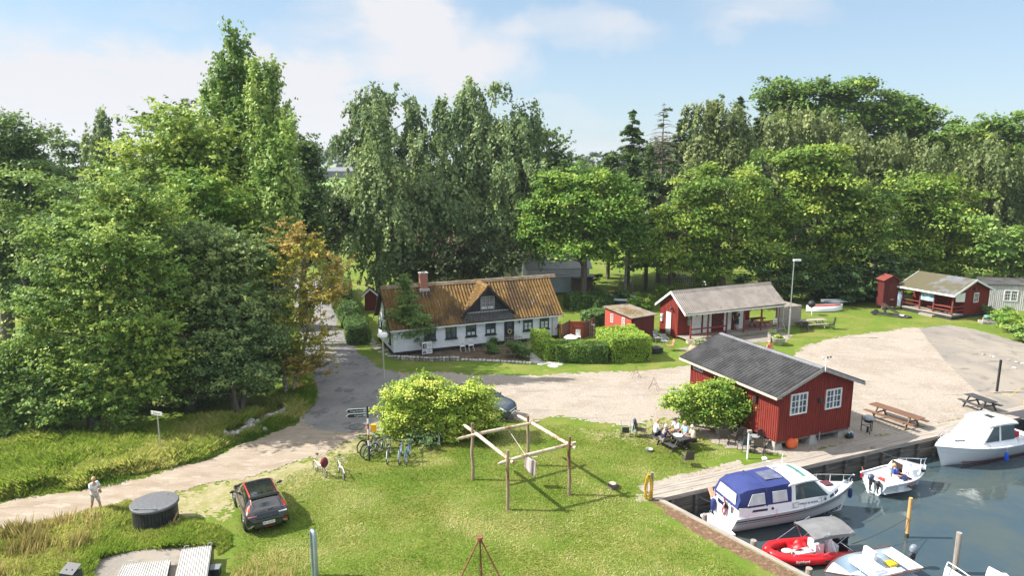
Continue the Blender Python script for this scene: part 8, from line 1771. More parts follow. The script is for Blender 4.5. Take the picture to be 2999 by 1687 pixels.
# ---- stones
ORD='first second third fourth fifth sixth seventh eighth ninth tenth eleventh twelfth thirteenth fourteenth fifteenth sixteenth seventeenth eighteenth nineteenth twentieth twenty-first twenty-second twenty-third twenty-fourth'.split()
def rock(name,label,p,r,seed,m_,group=None,sq=(1,1,1)):
    rnd=random.Random(seed); m=MB(inframe(p,rnd.uniform(0,6))); a=[rnd.uniform(0,6) for _ in range(6)]
    def fn(u,v):
        th=math.pi*v; ph=2*math.pi*u; d=(math.sin(th)*math.cos(ph),math.sin(th)*math.sin(ph),math.cos(th)); k=r*(1+.16*math.sin(3*d[0]+a[0])+.13*math.sin(4*d[1]+a[1])+.10*math.sin(5*d[2]+a[2])); k*=1-.18*max(abs(d[0]),abs(d[1]),abs(d[2]))**8*-1
        return (d[0]*k*sq[0],d[1]*k*sq[1],max(-.05,d[2]*k*sq[2]+r*.45*sq[2]))
    m.grid(fn,10,8,wrapu=True); o=m.build(name,m_,smooth=True); return tag(o,label,'stone',group)
M_STONE=mat('granite',(.34,.32,.29),(.22,.205,.185),3,.85,.6,14,c3=(.50,.47,.42),s3=1.7,lo3=.5,hi3=.62); M_STONE2=mat('pale_granite',(.52,.50,.47),(.36,.34,.31),3,.85,.6,14)
rnd=random.Random(77); RX=[(1690,380,.30),(1740,395,.22),(1750,370,.2),(1800,380,.25),(1825,350,.2),(1860,330,.22),(1905,330,.28),(1880,295,.3),(1940,300,.24),(1960,330,.2),(1990,350,.2),(2000,280,.24),(2035,290,.2),(2025,260,.2),(2055,250,.34),(2085,225,.22),(2115,240,.26),(2130,205,.22),(2150,190,.2),(2110,270,.2),(2020,325,.16),(1720,420,.2)]
for k,(x,y,r) in enumerate(RX): rock('boulder','%s field boulder by the sandy track, %s from the left end of the row'%(('grey','pale')[k%3==0],ORD[sorted(q[0] for q in RX).index(x)]),G(x/2.574,1124+y/2.574+6),r*1.1,k,M_STONE if k%3 else M_STONE2,'boulders beside the track',(1,.8,.75))
def stonewall(name,label,path,w,h,seed,m_):
    """low dry wall: every stone its own lump, one wall"""
    rnd=random.Random(seed); t=thing(name,label,'stone wall',path[0]); o=Vector(path[0]); m=MB()
    for a,b in zip(path[:-1],path[1:]):
        L=(b-a).length; s=0; d=(b-a).normalized()
        while s<L:
            r=rnd.uniform(.11,.19); z=0
            while z<h:
                c=a+d*s-o; q=[rnd.uniform(0,6) for _ in range(3)]; k=MB()
                m.grid(lambda u,v:tuple(Vector((c.x+rnd.uniform(0,0),c.y,z+.06))+Vector((math.sin(math.pi*v)*math.cos(6.2832*u)*r*(1+.15*math.sin(5*u+q[0])),math.sin(math.pi*v)*math.sin(6.2832*u)*w/2*1.1,math.cos(math.pi*v)*.11*(1+.15*math.sin(4*v+q[1]))))),8,6,wrapu=True)
                z+=.17
            s+=r*1.75
    m.build('stones',m_,t,smooth=2); return t
stonewall('garden_stone_wall','low rough stone wall edging the cottage front garden',[G(1150,1052),G(1260,1058),G(1350,1056)],.35,.30,4,M_STONE)
stonewall('garden_stone_edge','single row of pale flat stones continuing the garden wall to the gate path',[G(1356,1056),G(1460,1060),G(1560,1066)],.35,.12,5,M_STONE2)
for k in range(24):
    u=k/23; q=Vector(G(1075,985)).lerp(G(1145,1045),u)+Vector((rnd.uniform(-.45,.35),rnd.uniform(-.2,.2),0)); rock('paving_stone','%s flat stone from the back corner along the foot of the cottage gable'%ORD[k],q,.2,200+k,M_STONE,'flat stones at the cottage gable',(1.2,1,.22))
for k in range(16):
    u=k/15; q=Vector(G(1550,1040)).lerp(G(1615,1070),u)+Vector((rnd.uniform(-.7,.7),rnd.uniform(-.15,.15),0)); rock('path_slab','%s worn slab of the garden path, counting from the picket gate'%ORD[k],q,.36,300+k,M_STONE2,'slabs of the garden path',(1.3,1,.12))
for k,(x,y) in enumerate(((2020,185),(2120,210),(2150,215),(2480,290),(2560,310),(2360,260),(2440,370))): rock('loose_stone','%s dark loose stone from the left at the edge of the slipway'%ORD[k],G(2450+x/K,1000+y/K),.13,400+k,M_STONE,'loose stones by the slipway',(1.2,1,.5))
# ---- fences
def picket(label,a,b,h,n,m_,lean=0,name='picket_fence',w=.06):
    d=(b-a); ang=math.atan2(d.y,d.x); L=d.length; t=thing(name,label,'fence',a,ang); m=MB(); rnd=random.Random(n)
    for k in range(n): x=L*(k+.5)/n; m.beam((x,0,0),(x+rnd.uniform(-.05,.05)+lean,0,h*rnd.uniform(.85,1.08)),.02,w,up=(0,1,0))
    m.build('pickets',m_,t); m=MB(); m.box(0,L,.012,.04,h*.25,h*.25+.06); m.box(0,L,.012,.04,h*.72,h*.72+.06); m.build('rail',m_,t); return t
picket('leaning grey picket fence left of the cottage door',cf(9.0,-.75),cf(10.4,-1.0),.95,12,M_GREYWOODV,.1); picket('short grey picket gate between rose bush and clipped hedge',Z1(1960,1060)[0],Z1(2050,1070)[0],.9,7,M_GREYWOODV,0,'picket_gate')
picket('pale stakes by the hedge behind the woven screens',Z1(2880-450*0-0,900)[0] if 0 else G(1724,985),G(1742,990),1.5,3,M_GREYWOODV,0,'stake_fence')
t=thing('dark_paling','dark wooden paling under the maples behind the clubhouse','fence',Z3g(890,430),R(8)); m=MB()
for k in range(22): m.box(k*.26,k*.26+.16,0,.03,0,1.7)
m.build('palings',M_QWALL,t); m=MB(); m.box(0,5.8,.03,.08,.4,.5); m.box(0,5.8,.03,.08,1.3,1.4); m.build('rail',M_QWALL,t)
tops=[(468,345,500),(455,385,520),(600,375,590),(725,365,410),(865,365,520),(1133,345,440),(1187,378,500),(1262,388,500),(1310,400,500),(1410,428,480)]
prev=None
for k,(x,yt,yb_) in enumerate(tops):
    p=Z3g(x,yb_); h=max(1.2,min(2.4,HT(p.x,p.y,720+yt/3.958))); post('fence_post',('tall' if h>1.8 else 'short')+' pale garden fence post, %s from the left'%ORD[k],'post',p,h,.05,M_BARKL,group='posts of the garden wire fence')
t=thing('wire_fence','thin grey wires strung between pale garden posts behind the clubhouse','fence',Z3g(1133,440)); o=Z3g(1133,440); m=MB()
for z in(.5,.9,1.3,1.7): m.tube([(0,0,z),Z3g(1262,500)-o+Vector((0,0,z*.8)),Z3g(1410,480)-o+Vector((0,0,z*.8)),Z3g(1560,500)-o+Vector((0,0,z*.8))],.014,4)
m.build('wires',M_STEEL,t)
# woven screens and hand pump in the corner by the cottage
Z2g=lambda x,y:G(1500+x/3.958,750+y/3.958)
def screen(label,a,b,h0,h1,m_,diag=False):
    d=b-a; t=thing('garden_screen',label,'screen',a,math.atan2(d.y,d.x),'woven garden screens'); L=d.length; m=MB(); n=int(max(h0,h1)/.09)
    for k in range(n):
        z=k*.09
        if z<min(h0,h1)-.05: m.box(.0,L,(-.012 if k%2 else .012)-.01,(-.012 if k%2 else .012)+.01,z,z+.085)
    m.extr([(0,-.02,min(h0,h1)-.06),(L,-.02,min(h0,h1)-.06),(L,-.02,h1),(0,-.02,h0)],(0,.04,0)); m.build('woven_panel',m_,t)
    m=MB(); m.box(-.05,0,-.05,.05,0,h0+.05); m.box(L,L+.05,-.05,.05,0,h1+.05); m.each('frame_post',M_BROWNRED,t)
    if diag: m=MB(); m.beam((.05,-.045,h0-.1),(L*.75,-.045,.3),.06,.03); m.build('brace',M_BROWNRED,t)
M_WOV=mat('woven_brown',(.17,.085,.055),(.11,.055,.04),7,.85)
screen('short brown woven screen beside the cottage pump',Z2g(575,985),Z2g(660,960),1.45,1.6,M_WOV); screen('brick-red middle screen with a diagonal brace',Z2g(665,960),Z2g(828,950),1.55,1.45,M_REDB,True); screen('dark brown right-hand woven screen sloping up to the stakes',Z2g(833,950),Z2g(932,915),1.4,1.5,M_WOV)
flat('garden_parasol','folded white parasol cloth lying behind the low brown hedge','parasol',Z2g(680,1000),lambda m:[m.lathe([(.62,.42),(.4,.56),(.1,.66),(.03,.7)],n=8),m.tube([(0,0,0),(0,0,.45)],.03,6)],M_WHITE,smooth=True)
flat('white_chair_back','white garden chair back showing above the low hedge','chair',Z2g(762,985),lambda m:[m.box(-.2,.2,0,.03,.5,1.0),m.box(-.2,.2,-.4,0,.42,.46),m.box(-.2,-.17,-.4,-.37,0,.42),m.box(.17,.2,-.4,-.37,0,.42),m.box(-.2,-.17,-.03,0,0,.5),m.box(.17,.2,-.03,0,0,.5)],M_WHITE)
t=thing('hand_pump','old dark red hand pump at the right end of the cottage front','pump',cf(14.05,-.55),COT_A); m=MB(); m.tube([(0,0,0),(0,0,.9),(0,0,1.35)],[.09,.07,.06],10); m.lathe([(.11,1.0),(.12,1.2),(.09,1.35),(.03,1.45)],n=10); m.build('pump_body',mat('pump_red',(.16,.03,.035),rough=.5),t,smooth=2); m=MB(); m.tube([(0,0,1.4),(.18,0,1.62),(.15,0,1.2),(.22,0,.8)],.022,6); m.build('pump_handle',M_DKMETAL,t); m=MB(); m.tube([(0,0,1.05),(-.22,0,1.02),(-.25,0,.92)],.035,8); m.build('spout',M_DKMETAL,t)
# ---- pool, planter, pots, orange crate
p=G(1797,900); t=thing('garden_pool','oval above-ground pool with pale grey rim and dark blue cover behind the garden shed','pool',(p.x+.4,p.y+.6,0),R(-14)); A_,B_=2.5,1.25
el=lambda k,n,z,f=1:(A_*f*math.cos(2*math.pi*k/n),B_*f*math.sin(2*math.pi*k/n),z)
m=MB(); m.loft([[el(k,36,z) for k in range(36)] for z in(.0,.85)],closed=True); m.build('pool_wall',mat('dark_pool_wall',(.03,.04,.06),rough=.6),t,smooth=2); m=MB(); m.tube([el(k,36,.9) for k in range(36)],.12,8,closed=True); m.build('rim',mat('grey_rim',(.50,.56,.62),rough=.5),t,smooth=2)
m=MB(); m.add([el(k,36,.80,.97) for k in range(36)],[tuple(range(36))]); m.build('pool_cover',mat('navy_cover',(.035,.06,.11),(.06,.09,.15),1.5,.4),t)
t=thing('garden_table','dark green garden table set in the shade of the lone maple','table',Z2g(800,560),R(5)); m=MB(); m.box(-1.3,1.3,-.4,.4,.68,.73); m.build('tabletop',M_GREENB,t)
for x in(-1.1,1.1): m=MB(); m.beam((x,-.35,0),(x,.3,.68),.05,.06); m.beam((x,.35,0),(x,-.3,.68),.05,.06); m.build('leg',M_GREENB,t)
t=thing('play_box','orange and yellow plastic box on the lawn behind the pool','toy box',Z3g(372,585),R(6)); m=MB(); m.box(-.45,.45,-.3,.3,.35,.6); m.build('box_body',mat('orange_plastic',(.75,.30,.04),rough=.5),t)
for x in(-.38,.38): m=MB(); m.box(x-.04,x+.04,-.25,.25,0,.35); m.build('leg',M_BROWNRED,t)
p=Z3g(2292,1150); t=thing('round_planter','round pale concrete planter with grasses between clubhouse and lamp post','planter',p); m=MB(); m.lathe([(.42,0),(.55,.62),(.58,.66),(.52,.66),(.50,.55)],n=20); m.build('tub',mat('pale_concrete_tub',(.48,.46,.41),(.38,.36,.32),4,.8),t,smooth=2); m=MB(); m.cyl((0,0,.54),.5,.03,16); m.build('soil',M_SOIL,t)
rg=np.random.default_rng(9); P_,A2,B2,T2,cc2=crown(rg,[(0,0,.74,.48,.48,.16)],'broad',.10,5,.2,.2,.7,.1); leaves_obj('plants',P_,A2,B2,T2,L_HEDGE,t)
t=thing('planter_box','square grey planter with dark blooms behind the round planter','planter',Z3g(2215,1120),R(10)); m=MB(); m.box(-.25,.25,-.25,.25,0,.85); m.build('tub',M_GREYWOODV,t); P_,A2,B2,T2,cc2=crown(rg,[(0,0,.95,.32,.32,.18)],'broad',.09,5,.2,.2,.4,.1); leaves_obj('plants',P_,A2,B2,T2,L_BIRCHD,t)
p=G(2028,1035); t=thing('clay_pot','round terracotta pot standing on the grass behind the hut roof','pot',p); m=MB(); m.lathe([(.12,0),(.28,.12),(.34,.34),(.28,.55),(.16,.64),(.13,.64),(.13,.58)],n=16); m.build('pot_body',mat('terracotta',(.50,.33,.24),(.42,.26,.18),4,.8),t,smooth=True)
m=MB(); m.cyl((0,0,.60),.12,.01,10); m.build('soil',M_SOIL,t)
t=thing('pansy_box','small black box with white and blue flowers at the right hut corner','flower box',G(2480+30/4.83,1180+500/4.83),R(20)); m=MB(); m.box(-.2,.2,-.12,.12,0,.16); m.build('tub',M_BLACK,t)
P_,A2,B2,T2,cc2=crown(rg,[(0,0,.26,.18,.12,.1)],'broad',.05,5,.1,.2,.4,.1); leaves_obj('plants',P_,A2,B2,T2,L_HEDGED,t); m=MB(); [m.sph((x,-.08,z),.05,6,4) for x,z in((-.1,.36),(.02,.4),(.12,.33))]; m.build('white_flowers',M_WHITE,t); m=MB(); [m.sph((x,-.10,z),.05,6,4) for x,z in((-.04,.3),(.1,.24),(.0,.36))]; m.build('blue_flowers',mat('blue_petals',(.03,.08,.6),rough=.6),t)
p=hf(1.15,.1,.0); t=thing('mooring_buoy','big orange mooring buoy lying under the front corner of the hut','buoy',hf(.95,-.05,.0)); m=MB(); m.sph((0,0,.30),(.27,.27,.30),14,10); m.build('float',mat('orange_buoy',(.75,.10,.03),(.65,.16,.04),2,.45),t,smooth=True); m=MB(); m.cyl((0,0,.58),.05,.09,8); m.build('eye',M_REDST,t)
t=thing('mooring_buoy','orange marker drum beside the larger buoy under the hut','buoy',hf(1.35,.1,0)); m=MB(); m.lathe([(.16,0),(.2,.1),(.2,.4),(.12,.5)],n=12); m.build('float',mat('orange_drum',(.8,.2,.04),rough=.5),t,smooth=True); m=MB(); m.cyl((0,0,.5),.03,.1,6); m.build('eye',M_REDST,t)
# bike stands: folding A-shapes
def astand(label,p,rz):
    t=thing('folding_stand',label,'stand',p,rz,'folding steel A-stands on the gravel')
    for y in(-.22,.22):
        m=MB(); m.tube([(-.33,y,0),(0,y*.3,.82),(.33,y,0)],.014,5); m.tube([(-.22,y*.8,.30),(.18,y*.7,.42)],.012,5); m.build('side_frame',M_RUST,t)
    m=MB(); m.tube([(0,-.07,.82),(0,.07,.82)],.014,5); m.build('hinge',M_DKMETAL,t)
astand('rusty folding A-stand further back on the gravel by the hedge',G(1861,1106),R(10)); astand('rusty folding A-stand nearer the red harbour hut',G(1914,1142),R(-25))
# ---- boats and gear ashore
def ashore():
    a=ZSg(220,715); b=ZSg(615,695); d=b-a; t=thing('upturned_boat','white boat with a faded red bottom lying upside down on the grass','boat',(a+b)/2,math.atan2(d.y,d.x)); L=d.length
    def fn(u,v): w=.62*min(1,(1-abs(2*u-1)**3))*(1 if u<.85 else 1); return (-L/2+L*u,-w*math.cos(math.pi*v),.08+.62*math.sin(math.pi*v)**.7)
    m=MB(); m.grid(fn,18,12); m.build('hull',M_GEL,t,smooth=2); m=MB(); m.grid(lambda u,v:tuple(Vector(fn(.06+.86*u,.24+.52*v))+Vector((0,0,.012))),16,8); m.build('red_bottom',mat('faded_red_bottom',(.34,.09,.08),(.26,.07,.06),3,.7),t,smooth=2); m=MB(); m.beam((-L/2+.2,0,.72),(L/2-.3,0,.72),.04,.06); m.build('keel',M_GEL,t)
    a=ZSg(590,665); b=ZSg(750,650); t=thing('white_canoe','slim white boat hull lying behind the upturned red-bottomed boat','boat',(a+b)/2+Vector((-.6,.9,0)),R(4)); m=MB(); m.grid(lambda u,v:(-1.9+3.8*u,-.4*(1-abs(2*u-1)**3)*math.cos(math.pi*v),.35+.3*math.sin(math.pi*v)),14,8); m.build('hull',M_GEL,t,smooth=2); m=MB(); m.beam((-1.7,-.3,.5),(1.6,-.3,.5),.03,.1); m.build('blue_band',mat('blue_band',(.05,.15,.35),rough=.5),t)
    p=ZSg(285,750); t=thing('marker_float','black ball float on a white stick in front of the upturned boat','buoy',p,0); m=MB(); m.sph((-.1,0,1.15),.36,14,9); m.build('float',M_BLACK,t,smooth=True); m=MB(); m.tube([(0,0,0),(-.06,0,.85)],.04,6); m.build('stick',M_WHITE,t)
    p=ZSg(1130,760); t=thing('boat_winch','dark timber and iron hauling cradle left of the red shelter','winch',p,R(-35))
    for y in(-.35,.35):
        m=MB(); m.beam((-1.7,y,.22),(1.5,y,.12),.12,.14); m.build('skid',M_BLKWOOD,t)
        m=MB(); m.beam((-.4,y,.15),(-.7,y,1.25),.10,.12); m.build('upright',M_BLKWOOD,t)
        m=MB(); m.beam((.9,y,.2),(-.65,y,1.15),.08,.10); m.build('brace',M_BLKWOOD,t)
        m=MB(); m.tube([(-1.3,y-.07,.24),(-1.3,y+.07,.24)],.24,14); m.build('wheel',M_TYRE,t)
    m=MB(); m.tube([(-.62,-.4,.95),(-.62,.4,.95)],.14,12); m.build('drum',M_RUST,t); m=MB(); m.sph((1.6,0,.14),(.3,.16,.12),10,6); m.build('roller',M_BLACK,t); m=MB(); m.box(.75,1.2,-.25,.25,.2,.25); m.build('pad',M_WHITE,t)
    p=ZSg(1240,655); t=thing('covered_dinghy','dinghy under a blue-grey tarpaulin behind the tall red shed','boat',p+Vector((.2,.8,0)),R(70)); m=MB(); m.grid(lambda u,v:(-1.3+2.6*u,-.7*(1-abs(2*u-1)**4)*math.cos(math.pi*v),.1+1.35*(1-abs(2*u-1)**3*.6)*math.sin(math.pi*v)**.6),14,12); m.build('tarpaulin',mat('grey_blue_tarp',(.12,.17,.22),(.17,.23,.28),2,.5,.4,5),t,smooth=2); m=MB(); m.box(-1.2,1.2,-.1,.1,0,.15); m.build('keel_block',M_QWALL,t)
    p=ZSg(2195,840); t=thing('green_winch','green cast-iron winch on a stone base right of the red shelter','winch',p,R(-8)); gm=mat('winch_green',(.08,.20,.15),(.12,.26,.2),4,.5)
    m=MB(); m.box(-.75,.75,-.45,.45,0,.25); m.build('base',M_STONE,t); m=MB(); m.tube([(-.45,0,.62),(.1,0,.62)],.20,14); m.build('drum',gm,t,smooth=2); m=MB(); m.tube([(.25,0,.62),(.30,0,.62)],.30,16); m.sph((.5,0,.62),.14,10,6); m.tube([(.5,0,.62),(.9,0,.6)],.05,6); m.build('gear_wheel',gm,t); m=MB(); m.beam((0,-.05,.2),(0,-.05,.65),.12,.1); m.beam((-.5,0,.2),(-.5,0,.6),.1,.1); m.each('stand',M_PALEWOOD,t)
ashore()
# ---- clubhouse terrace slabs
kind(sheet('terrace_paving',[bf(-2.3,-1.4),bf(-.6,-1.4),bf(-.5,-.3),bf(9.6,-.3),bf(9.6,-1.6),bf(7.2,-3.2),bf(3.0,-1.5),bf(-.5,-1.6),bf(-2.0,-2.6)],.007,M_SLAB,.1,.05,1,31,fine=.04),'structure')
# garden ground behind the clubhouse: bare patches
# ================================================================== PEOPLE
M_SKIN=mat('skin',(.55,.30,.20),(.48,.25,.165),6,.55); M_HAIRW=mat('white_hair',(.62,.60,.57),rough=.8); M_HAIRB=mat('brown_hair',(.07,.045,.03),rough=.7); M_HAIRBL=mat('blond_hair',(.45,.32,.17),rough=.7)
def cloth(n,c,c2=None): return mat('cloth_'+n,c,c2 or tuple(x*.8 for x in c),7,.9,.2,30)
def skin_data(V,E,RR,sub=2):
    me=bpy.data.meshes.new('tmp'); me.from_pydata([tuple(v) for v in V],E,[]); o=bpy.data.objects.new('tmp',me); COL.objects.link(o)
    o.modifiers.new('s','SKIN'); 
    if not me.skin_vertices: me.attributes.new
    sv=me.skin_vertices[0].data
    for i,r in enumerate(RR): r=r if hasattr(r,'__len__') else (r,r); sv[i].radius=r
    sv[0].use_root=True
    s=o.modifiers.new('u','SUBSURF'); s.levels=sub; s.render_levels=sub
    dg=bpy.context.evaluated_depsgraph_get(); r=bpy.data.meshes.new_from_object(o.evaluated_get(dg)); vs=[tuple(v.co) for v in r.vertices]; fs=[tuple(p.vertices) for p in r.polygons]
    COL.objects.unlink(o); bpy.data.objects.remove(o); bpy.data.meshes.remove(r); return vs,fs
def person(label,loc,rz,pose,look,name='person',sc=1.0,headturn=0,headtilt=0,seat=.45):
    """faces local -y. pose: dict of joint overrides. look: clothes"""
    t=thing(name,label,'person',loc,rz); t.scale=(sc,)*3
    sit=pose.get('sit'); ln=pose.get('lean',0)
    J={}
    if sit: J['pelvis']=Vector((0,0,seat+.10)); J['hipL']=Vector((.09,-.02,seat+.08)); J['hipR']=Vector((-.09,-.02,seat+.08))
    else: J['pelvis']=Vector((0,0,.95)); J['hipL']=Vector((.085,0,.90)); J['hipR']=Vector((-.085,0,.90))
    b=J['pelvis']; up=Vector((0,-math.sin(ln),math.cos(ln)))
    J['belly']=b+up*.16; J['chest']=b+up*.36; J['neck']=b+up*.54+Vector((0,-.01,0)); J['head']=b+up*.68+Vector((0,-.02-.05*ln,0))
    for s,k in((1,'L'),(-1,'R')):
        J['sh'+k]=b+up*.47+Vector((s*.17,0,0)); 
        J['wr'+k]=Vector(pose.get('wr'+k,(s*.25,-.05,b.z-.02)))
        a=J['sh'+k]; w=J['wr'+k]; mid=(a+w)/2; d=w-a; L=min(d.length,.53); hgt=math.sqrt(max(.0,.27**2-(L/2)**2)); out=Vector((s*.5,.35,-.8)); out=(out-d.normalized()*out.dot(d.normalized())).normalized(); J['el'+k]=Vector(pose.get('el'+k,mid+out*hgt))
        if sit: J['kn'+k]=Vector(pose.get('kn'+k,(s*.12,-.42,seat+.06))); J['an'+k]=Vector(pose.get('an'+k,(s*.13,-.42,.08)))
        else: J['kn'+k]=Vector(pose.get('kn'+k,(s*.10,-.02,.50))); J['an'+k]=Vector(pose.get('an'+k,(s*.10,.0,.08)))
    def toe(k): a=J['an'+k]; return a+Vector((0,-.15,-.045))
    V=[J['pelvis'],J['belly'],J['chest'],J['neck'],J['neck']+(J['head']-J['neck'])*.45]; E=[(0,1),(1,2),(2,3),(3,4)]; RR=[(.135,.11),(.125,.10),(.145,.105),(.058,.058),(.055,.055)]
    for k in 'LR':
        i=len(V); V+=[J['sh'+k],J['el'+k],J['wr'+k],J['wr'+k]+(J['wr'+k]-J['el'+k]).normalized()*.06]; RR+=[.055,.042,.028,(.036,.018)]; E+=[(2,i),(i,i+1),(i+1,i+2),(i+2,i+3)]
        i=len(V); V+=[J['hip'+k],J['kn'+k],(J['kn'+k]+J['an'+k])/2+Vector((0,.02,0)),J['an'+k],toe(k)]; RR+=[.085,.058,.05,.036,.036]; E+=[(0,i),(i,i+1),(i+1,i+2),(i+2,i+3),(i+3,i+4)]
    vs,fs=skin_data(V,E,RR); m=MB(); m.add(vs,fs)
    HM=Matrix.Translation(J['head'])@Matrix.Rotation(headturn,4,'Z')@Matrix.Rotation(headtilt,4,'X'); hb=MB(HM)
    def hd(u,v):
        th=math.pi*v; ph=2*math.pi*u; x,y,z=math.sin(th)*math.cos(ph),math.sin(th)*math.sin(ph),math.cos(th); k=1-.22*max(0,-z)*(1 if 1 else 0)
        return (x*.078*k,y*.098*(1-.12*max(0,-z)) ,z*.118)
    hb.grid(hd,16,12,wrapu=True); hb.sph((0,-.103,-.012),(.014,.018,.024),6,5); 
    for s in(-1,1): hb.sph((s*.078,.005,-.01),(.012,.022,.03),6,5)
    m.v+=[]; k0=len(m.v); m.v+=hb.v; m.f+=[tuple(i+k0 for i in f) for f in hb.f]; m.m+=hb.m
    for k,s in(('L',1),('R',-1)):     # palms carry five bent fingers each
        w=J['wr'+k]; d=(w-J['el'+k]).normalized(); side=d.cross(Vector((0,0,1))); side=side.normalized() if side.length>.1 else Vector((1,0,0)); nn=side.cross(d); p=w+d*.085
        for j,(o_,l_) in enumerate(((-.027,.062),(-.009,.072),(.009,.068),(.026,.052))):
            a=p+side*o_; m.tube([a-d*.02,a+d*l_*.5-nn*.006,a+d*l_*.9-nn*.028],[.0095,.009,.006],6)
        a=w+d*.03-side*.03*s; m.tube([a,a+d*.03-side*.02*s-nn*.01,a+d*.055-side*.02*s-nn*.02],[.011,.010,.007],6)
    body=m.build('body',M_SKIN,t,smooth=2)
    e=MB(HM); [e.sph((s*.03,-.088,.012),(.011,.010,.008),6,5) for s in(-1,1)]; e.build('eyes',M_BLACK,body); e=MB(HM); e.sph((0,-.090,-.052),(.022,.008,.006),6,4); e.build('mouth',mat('lips',(.38,.14,.11),rough=.6),body)
    # shirt
    def grow(keys,E2,R2,nm,mm): vs,fs=skin_data([J[k] if isinstance(k,str) else k for k in keys],E2,R2); q=MB(); q.add(vs,fs); return q.build(nm,mm,t,smooth=2)
    lt=lambda a,b,f:J[a].lerp(J[b],f)
    f=look.get('sleeve',.75); hem=J['pelvis']-up*(.02 if sit else .08)
    grow([hem,'belly','chest',lt('chest','neck',.75),'shL',lt('shL','elL',f) if f<=1 else lt('elL','wrL',f-1),'shR',lt('shR','elR',f) if f<=1 else lt('elR','wrR',f-1)],[(0,1),(1,2),(2,3),(2,4),(4,5),(2,6),(6,7)],[(.155,.13),(.150,.12),(.165,.125),(.075,.07),.075,.066,.075,.066],'shirt',look['shirt'])
    g=look.get('leg',1.9)
    def lg(k): return [ 'hip'+k,'kn'+k if g>=1 else lt('hip'+k,'kn'+k,g)]+([lt('kn'+k,'an'+k,g-1)] if g>1 else [])
    if look.get('trousers'):
        K=['pelvis']; E3=[]; R3=[(.15,.125)]
        for k in 'LR':
            q=lg(k); i=len(K); K+=q; E3+=[(0,i)]+[(i+j,i+j+1) for j in range(len(q)-1)]; R3+=[.105,.082]+([.062] if g>1 else [])
        grow(K,E3,R3,'trousers',look['trousers'])
    for k in 'LR':
        a=J['an'+k]; q=MB(); q.sph((a.x,a.y-.06,a.z-.035),(.048,.135,.05),10,6); q.build('shoe',look.get('shoe',M_BLACK),t,smooth=2)
    h=look.get('hair')
    if h:
        q=MB(HM); q.grid(lambda u,v:(math.sin(math.pi*v*.62)*math.cos(6.2832*u)*.086,math.sin(math.pi*v*.62)*math.sin(6.2832*u)*.104+.014,math.cos(math.pi*v*.62)*.124+.004),14,6,wrapu=True); 
        if look.get('long'): q.sph((0,.06,-.05),(.085,.06,.13),10,8)
        q.build('hair',h,t,smooth=2)
    if look.get('cap'):
        q=MB(HM); q.sph((0,.0,.03),(.09,.108,.10),14,6,half=True); q.extr([(-.06,-.09,.045),(.06,-.09,.045),(.045,-.175,.035),(-.045,-.175,.035)],(0,0,.012)); q.build('cap',look['cap'],t,smooth=2)
    return t,J
mp=G(282,1503)
t_,J_=person('man in white T-shirt and pale shorts looking at his phone on the track',mp,R(62),dict(wrR=(-.04,-.36,1.12),wrL=(.12,-.30,1.10),knL=(.10,-.16,.50),anL=(.12,-.26,.09),knR=(-.09,.06,.49),anR=(-.10,.22,.10),lean=.10),dict(shirt=cloth('white',(.80,.81,.83)),trousers=cloth('beige_shorts',(.62,.57,.50)),leg=.85,sleeve=.85,hair=M_HAIRBL,shoe=M_WHITE),headtilt=.35,sc=.97)
o=flat('phone','dark phone held by the man on the track','phone',inframe(mp,R(62))@Vector((.0,-.43,1.13)),lambda m:m.cbox((0,0,0),(.08,.15,.012),rx=.5),M_BLACK,R(62))
person('man in a dark green T-shirt and navy shorts standing barefoot on the clubhouse veranda',bf(5.42,.75,.28),BA+R(150),dict(wrR=(-.10,-.34,1.16),wrL=(.26,.10,.98),knR=(-.10,-.02,.5),anR=(-.14,.04,.08),anL=(.12,-.04,.08)),dict(shirt=cloth('dark_green',(.05,.075,.055)),trousers=cloth('navy_shorts',(.02,.025,.05)),leg=.95,sleeve=.8,hair=M_HAIRB,shoe=M_SKIN),headtilt=.2,sc=1.07)
person('person in an orange-red vest walking near the round planter',G(2250,1062),R(200),dict(wrL=(.30,-.12,.98),wrR=(-.30,-.06,.98),knL=(.1,-.16,.5),anL=(.11,-.10,.08),knR=(-.1,.04,.5),anR=(-.1,.22,.12)),dict(shirt=cloth('orange_red',(.75,.16,.10)),trousers=cloth('grey_trousers',(.12,.12,.14)),leg=.9,sleeve=.35,hair=M_HAIRBL),sc=.98)
# the company: seats are the benches of the black table (local y = +-.68), bench top .45
def sitter(x,y,face,label,pose,look,**k):
    p=TM@Vector((x,y,0)); person(label,(p.x,p.y,0),TA+face,dict(sit=1,**pose),look,seat=.47,**k)
reach=dict(wrL=(.16,-.42,.80),wrR=(-.14,-.42,.80),lean=.22)
sitter(-.05,-.72,R(180),'seated man in a navy jumper with a round white back print at the left bench',reach,dict(shirt=cloth('navy',(.018,.028,.085)),trousers=cloth('khaki',(.22,.18,.14)),sleeve=1.6,hair=M_HAIRW,leg=1.8),headtilt=.2)
sitter(-.85,-.55,R(165),'seated bald man in a white shirt at the far end of the left bench',dict(reach,lean=.12),dict(shirt=cloth('white_shirt',(.78,.79,.82)),trousers=cloth('black',(.03,.03,.035)),sleeve=.9,leg=1.8),headtilt=.25)
sitter(-.55,.72,R(0),'seated man with a black cap and pale shirt at the far side of the table',dict(reach),dict(shirt=cloth('pale_blue',(.60,.68,.78)),trousers=cloth('dark',(.04,.04,.05)),sleeve=1.0,cap=M_BLACK,hair=M_HAIRW,leg=1.8),headtilt=.25)
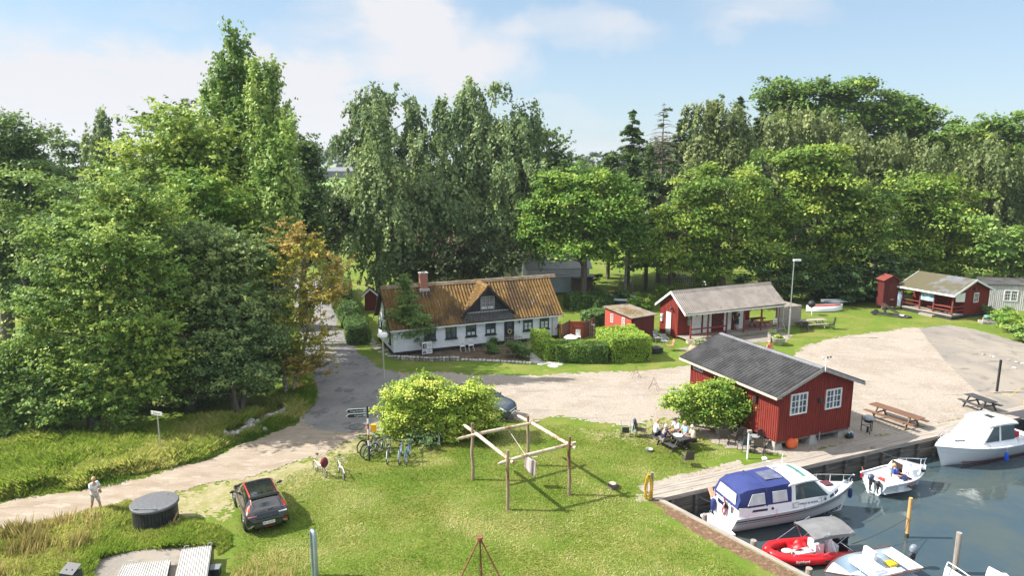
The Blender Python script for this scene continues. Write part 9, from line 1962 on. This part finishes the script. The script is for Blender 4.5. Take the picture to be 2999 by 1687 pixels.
sitter(.10,.74,R(-8),'seated man in a light blue shirt with bare knees at the right bench',dict(wrL=(.18,-.36,.62),wrR=(-.10,-.38,.80),lean=.15),dict(shirt=cloth('light_blue',(.28,.46,.72)),trousers=cloth('pale_shorts',(.45,.46,.5)),sleeve=.85,leg=.8,hair=M_HAIRBL,shoe=M_BLACK),headtilt=.3)
sitter(.72,.70,R(-20),'seated white-haired woman in a cream patterned cardigan',dict(wrL=(.12,-.30,.78),wrR=(-.12,-.30,.80),lean=.14),dict(shirt=cloth('cream_knit',(.60,.57,.48),(.42,.39,.33)),trousers=cloth('black2',(.025,.025,.03)),sleeve=1.3,leg=1.85,hair=M_HAIRW),headtilt=.2)
# print on the navy jumper
pp=TM@Vector((-.05,-.72,0)); m=MB(inframe((pp.x,pp.y,0),TA+R(180))); m.tube([(.0+.05*math.cos(a),.135-.10,1.0+.06*math.sin(a)) for a in [.6+5.4*k/12 for k in range(13)]],.01,4)
# woman in the day boat
dp=DBM@Vector((DBX-.30,-.05,.0)); person('fair-haired woman in blue lounging in the day boat with her legs up',(dp.x,dp.y,dp.z+.18),math.atan2(DBM[1][0],DBM[0][0])+R(15),dict(sit=1,lean=-.25,knL=(.12,-.40,.68),anL=(.14,-.72,.42),knR=(-.08,-.40,.66),anR=(-.06,-.70,.40),wrL=(.22,-.25,.72),wrR=(-.2,-.22,.72)),dict(shirt=cloth('royal_blue',(.03,.10,.45)),trousers=cloth('navy2',(.02,.03,.09)),sleeve=.8,leg=1.6,hair=M_HAIRBL,long=1,shoe=M_SKIN),seat=.36,sc=.92)
# ================================================================== AIR
hz=bpy.data.materials.new('haze'); hz.use_nodes=True; t=hz.node_tree; t.nodes.clear(); n=N(t)
v=n('ShaderNodeVolumePrincipled',{'Color':(.86,.92,1,1),'Density':.0002,'Anisotropy':.2}); t.links.new(v.outputs[0],n('ShaderNodeOutputMaterial').inputs['Volume'])
m=MB(); m.box(-1500,1500,-120,1480,-3.2,42); hb=m.build('haze',hz); hb['kind']='stuff'; hb['label']='thin pale air that softens the far wood and barn'
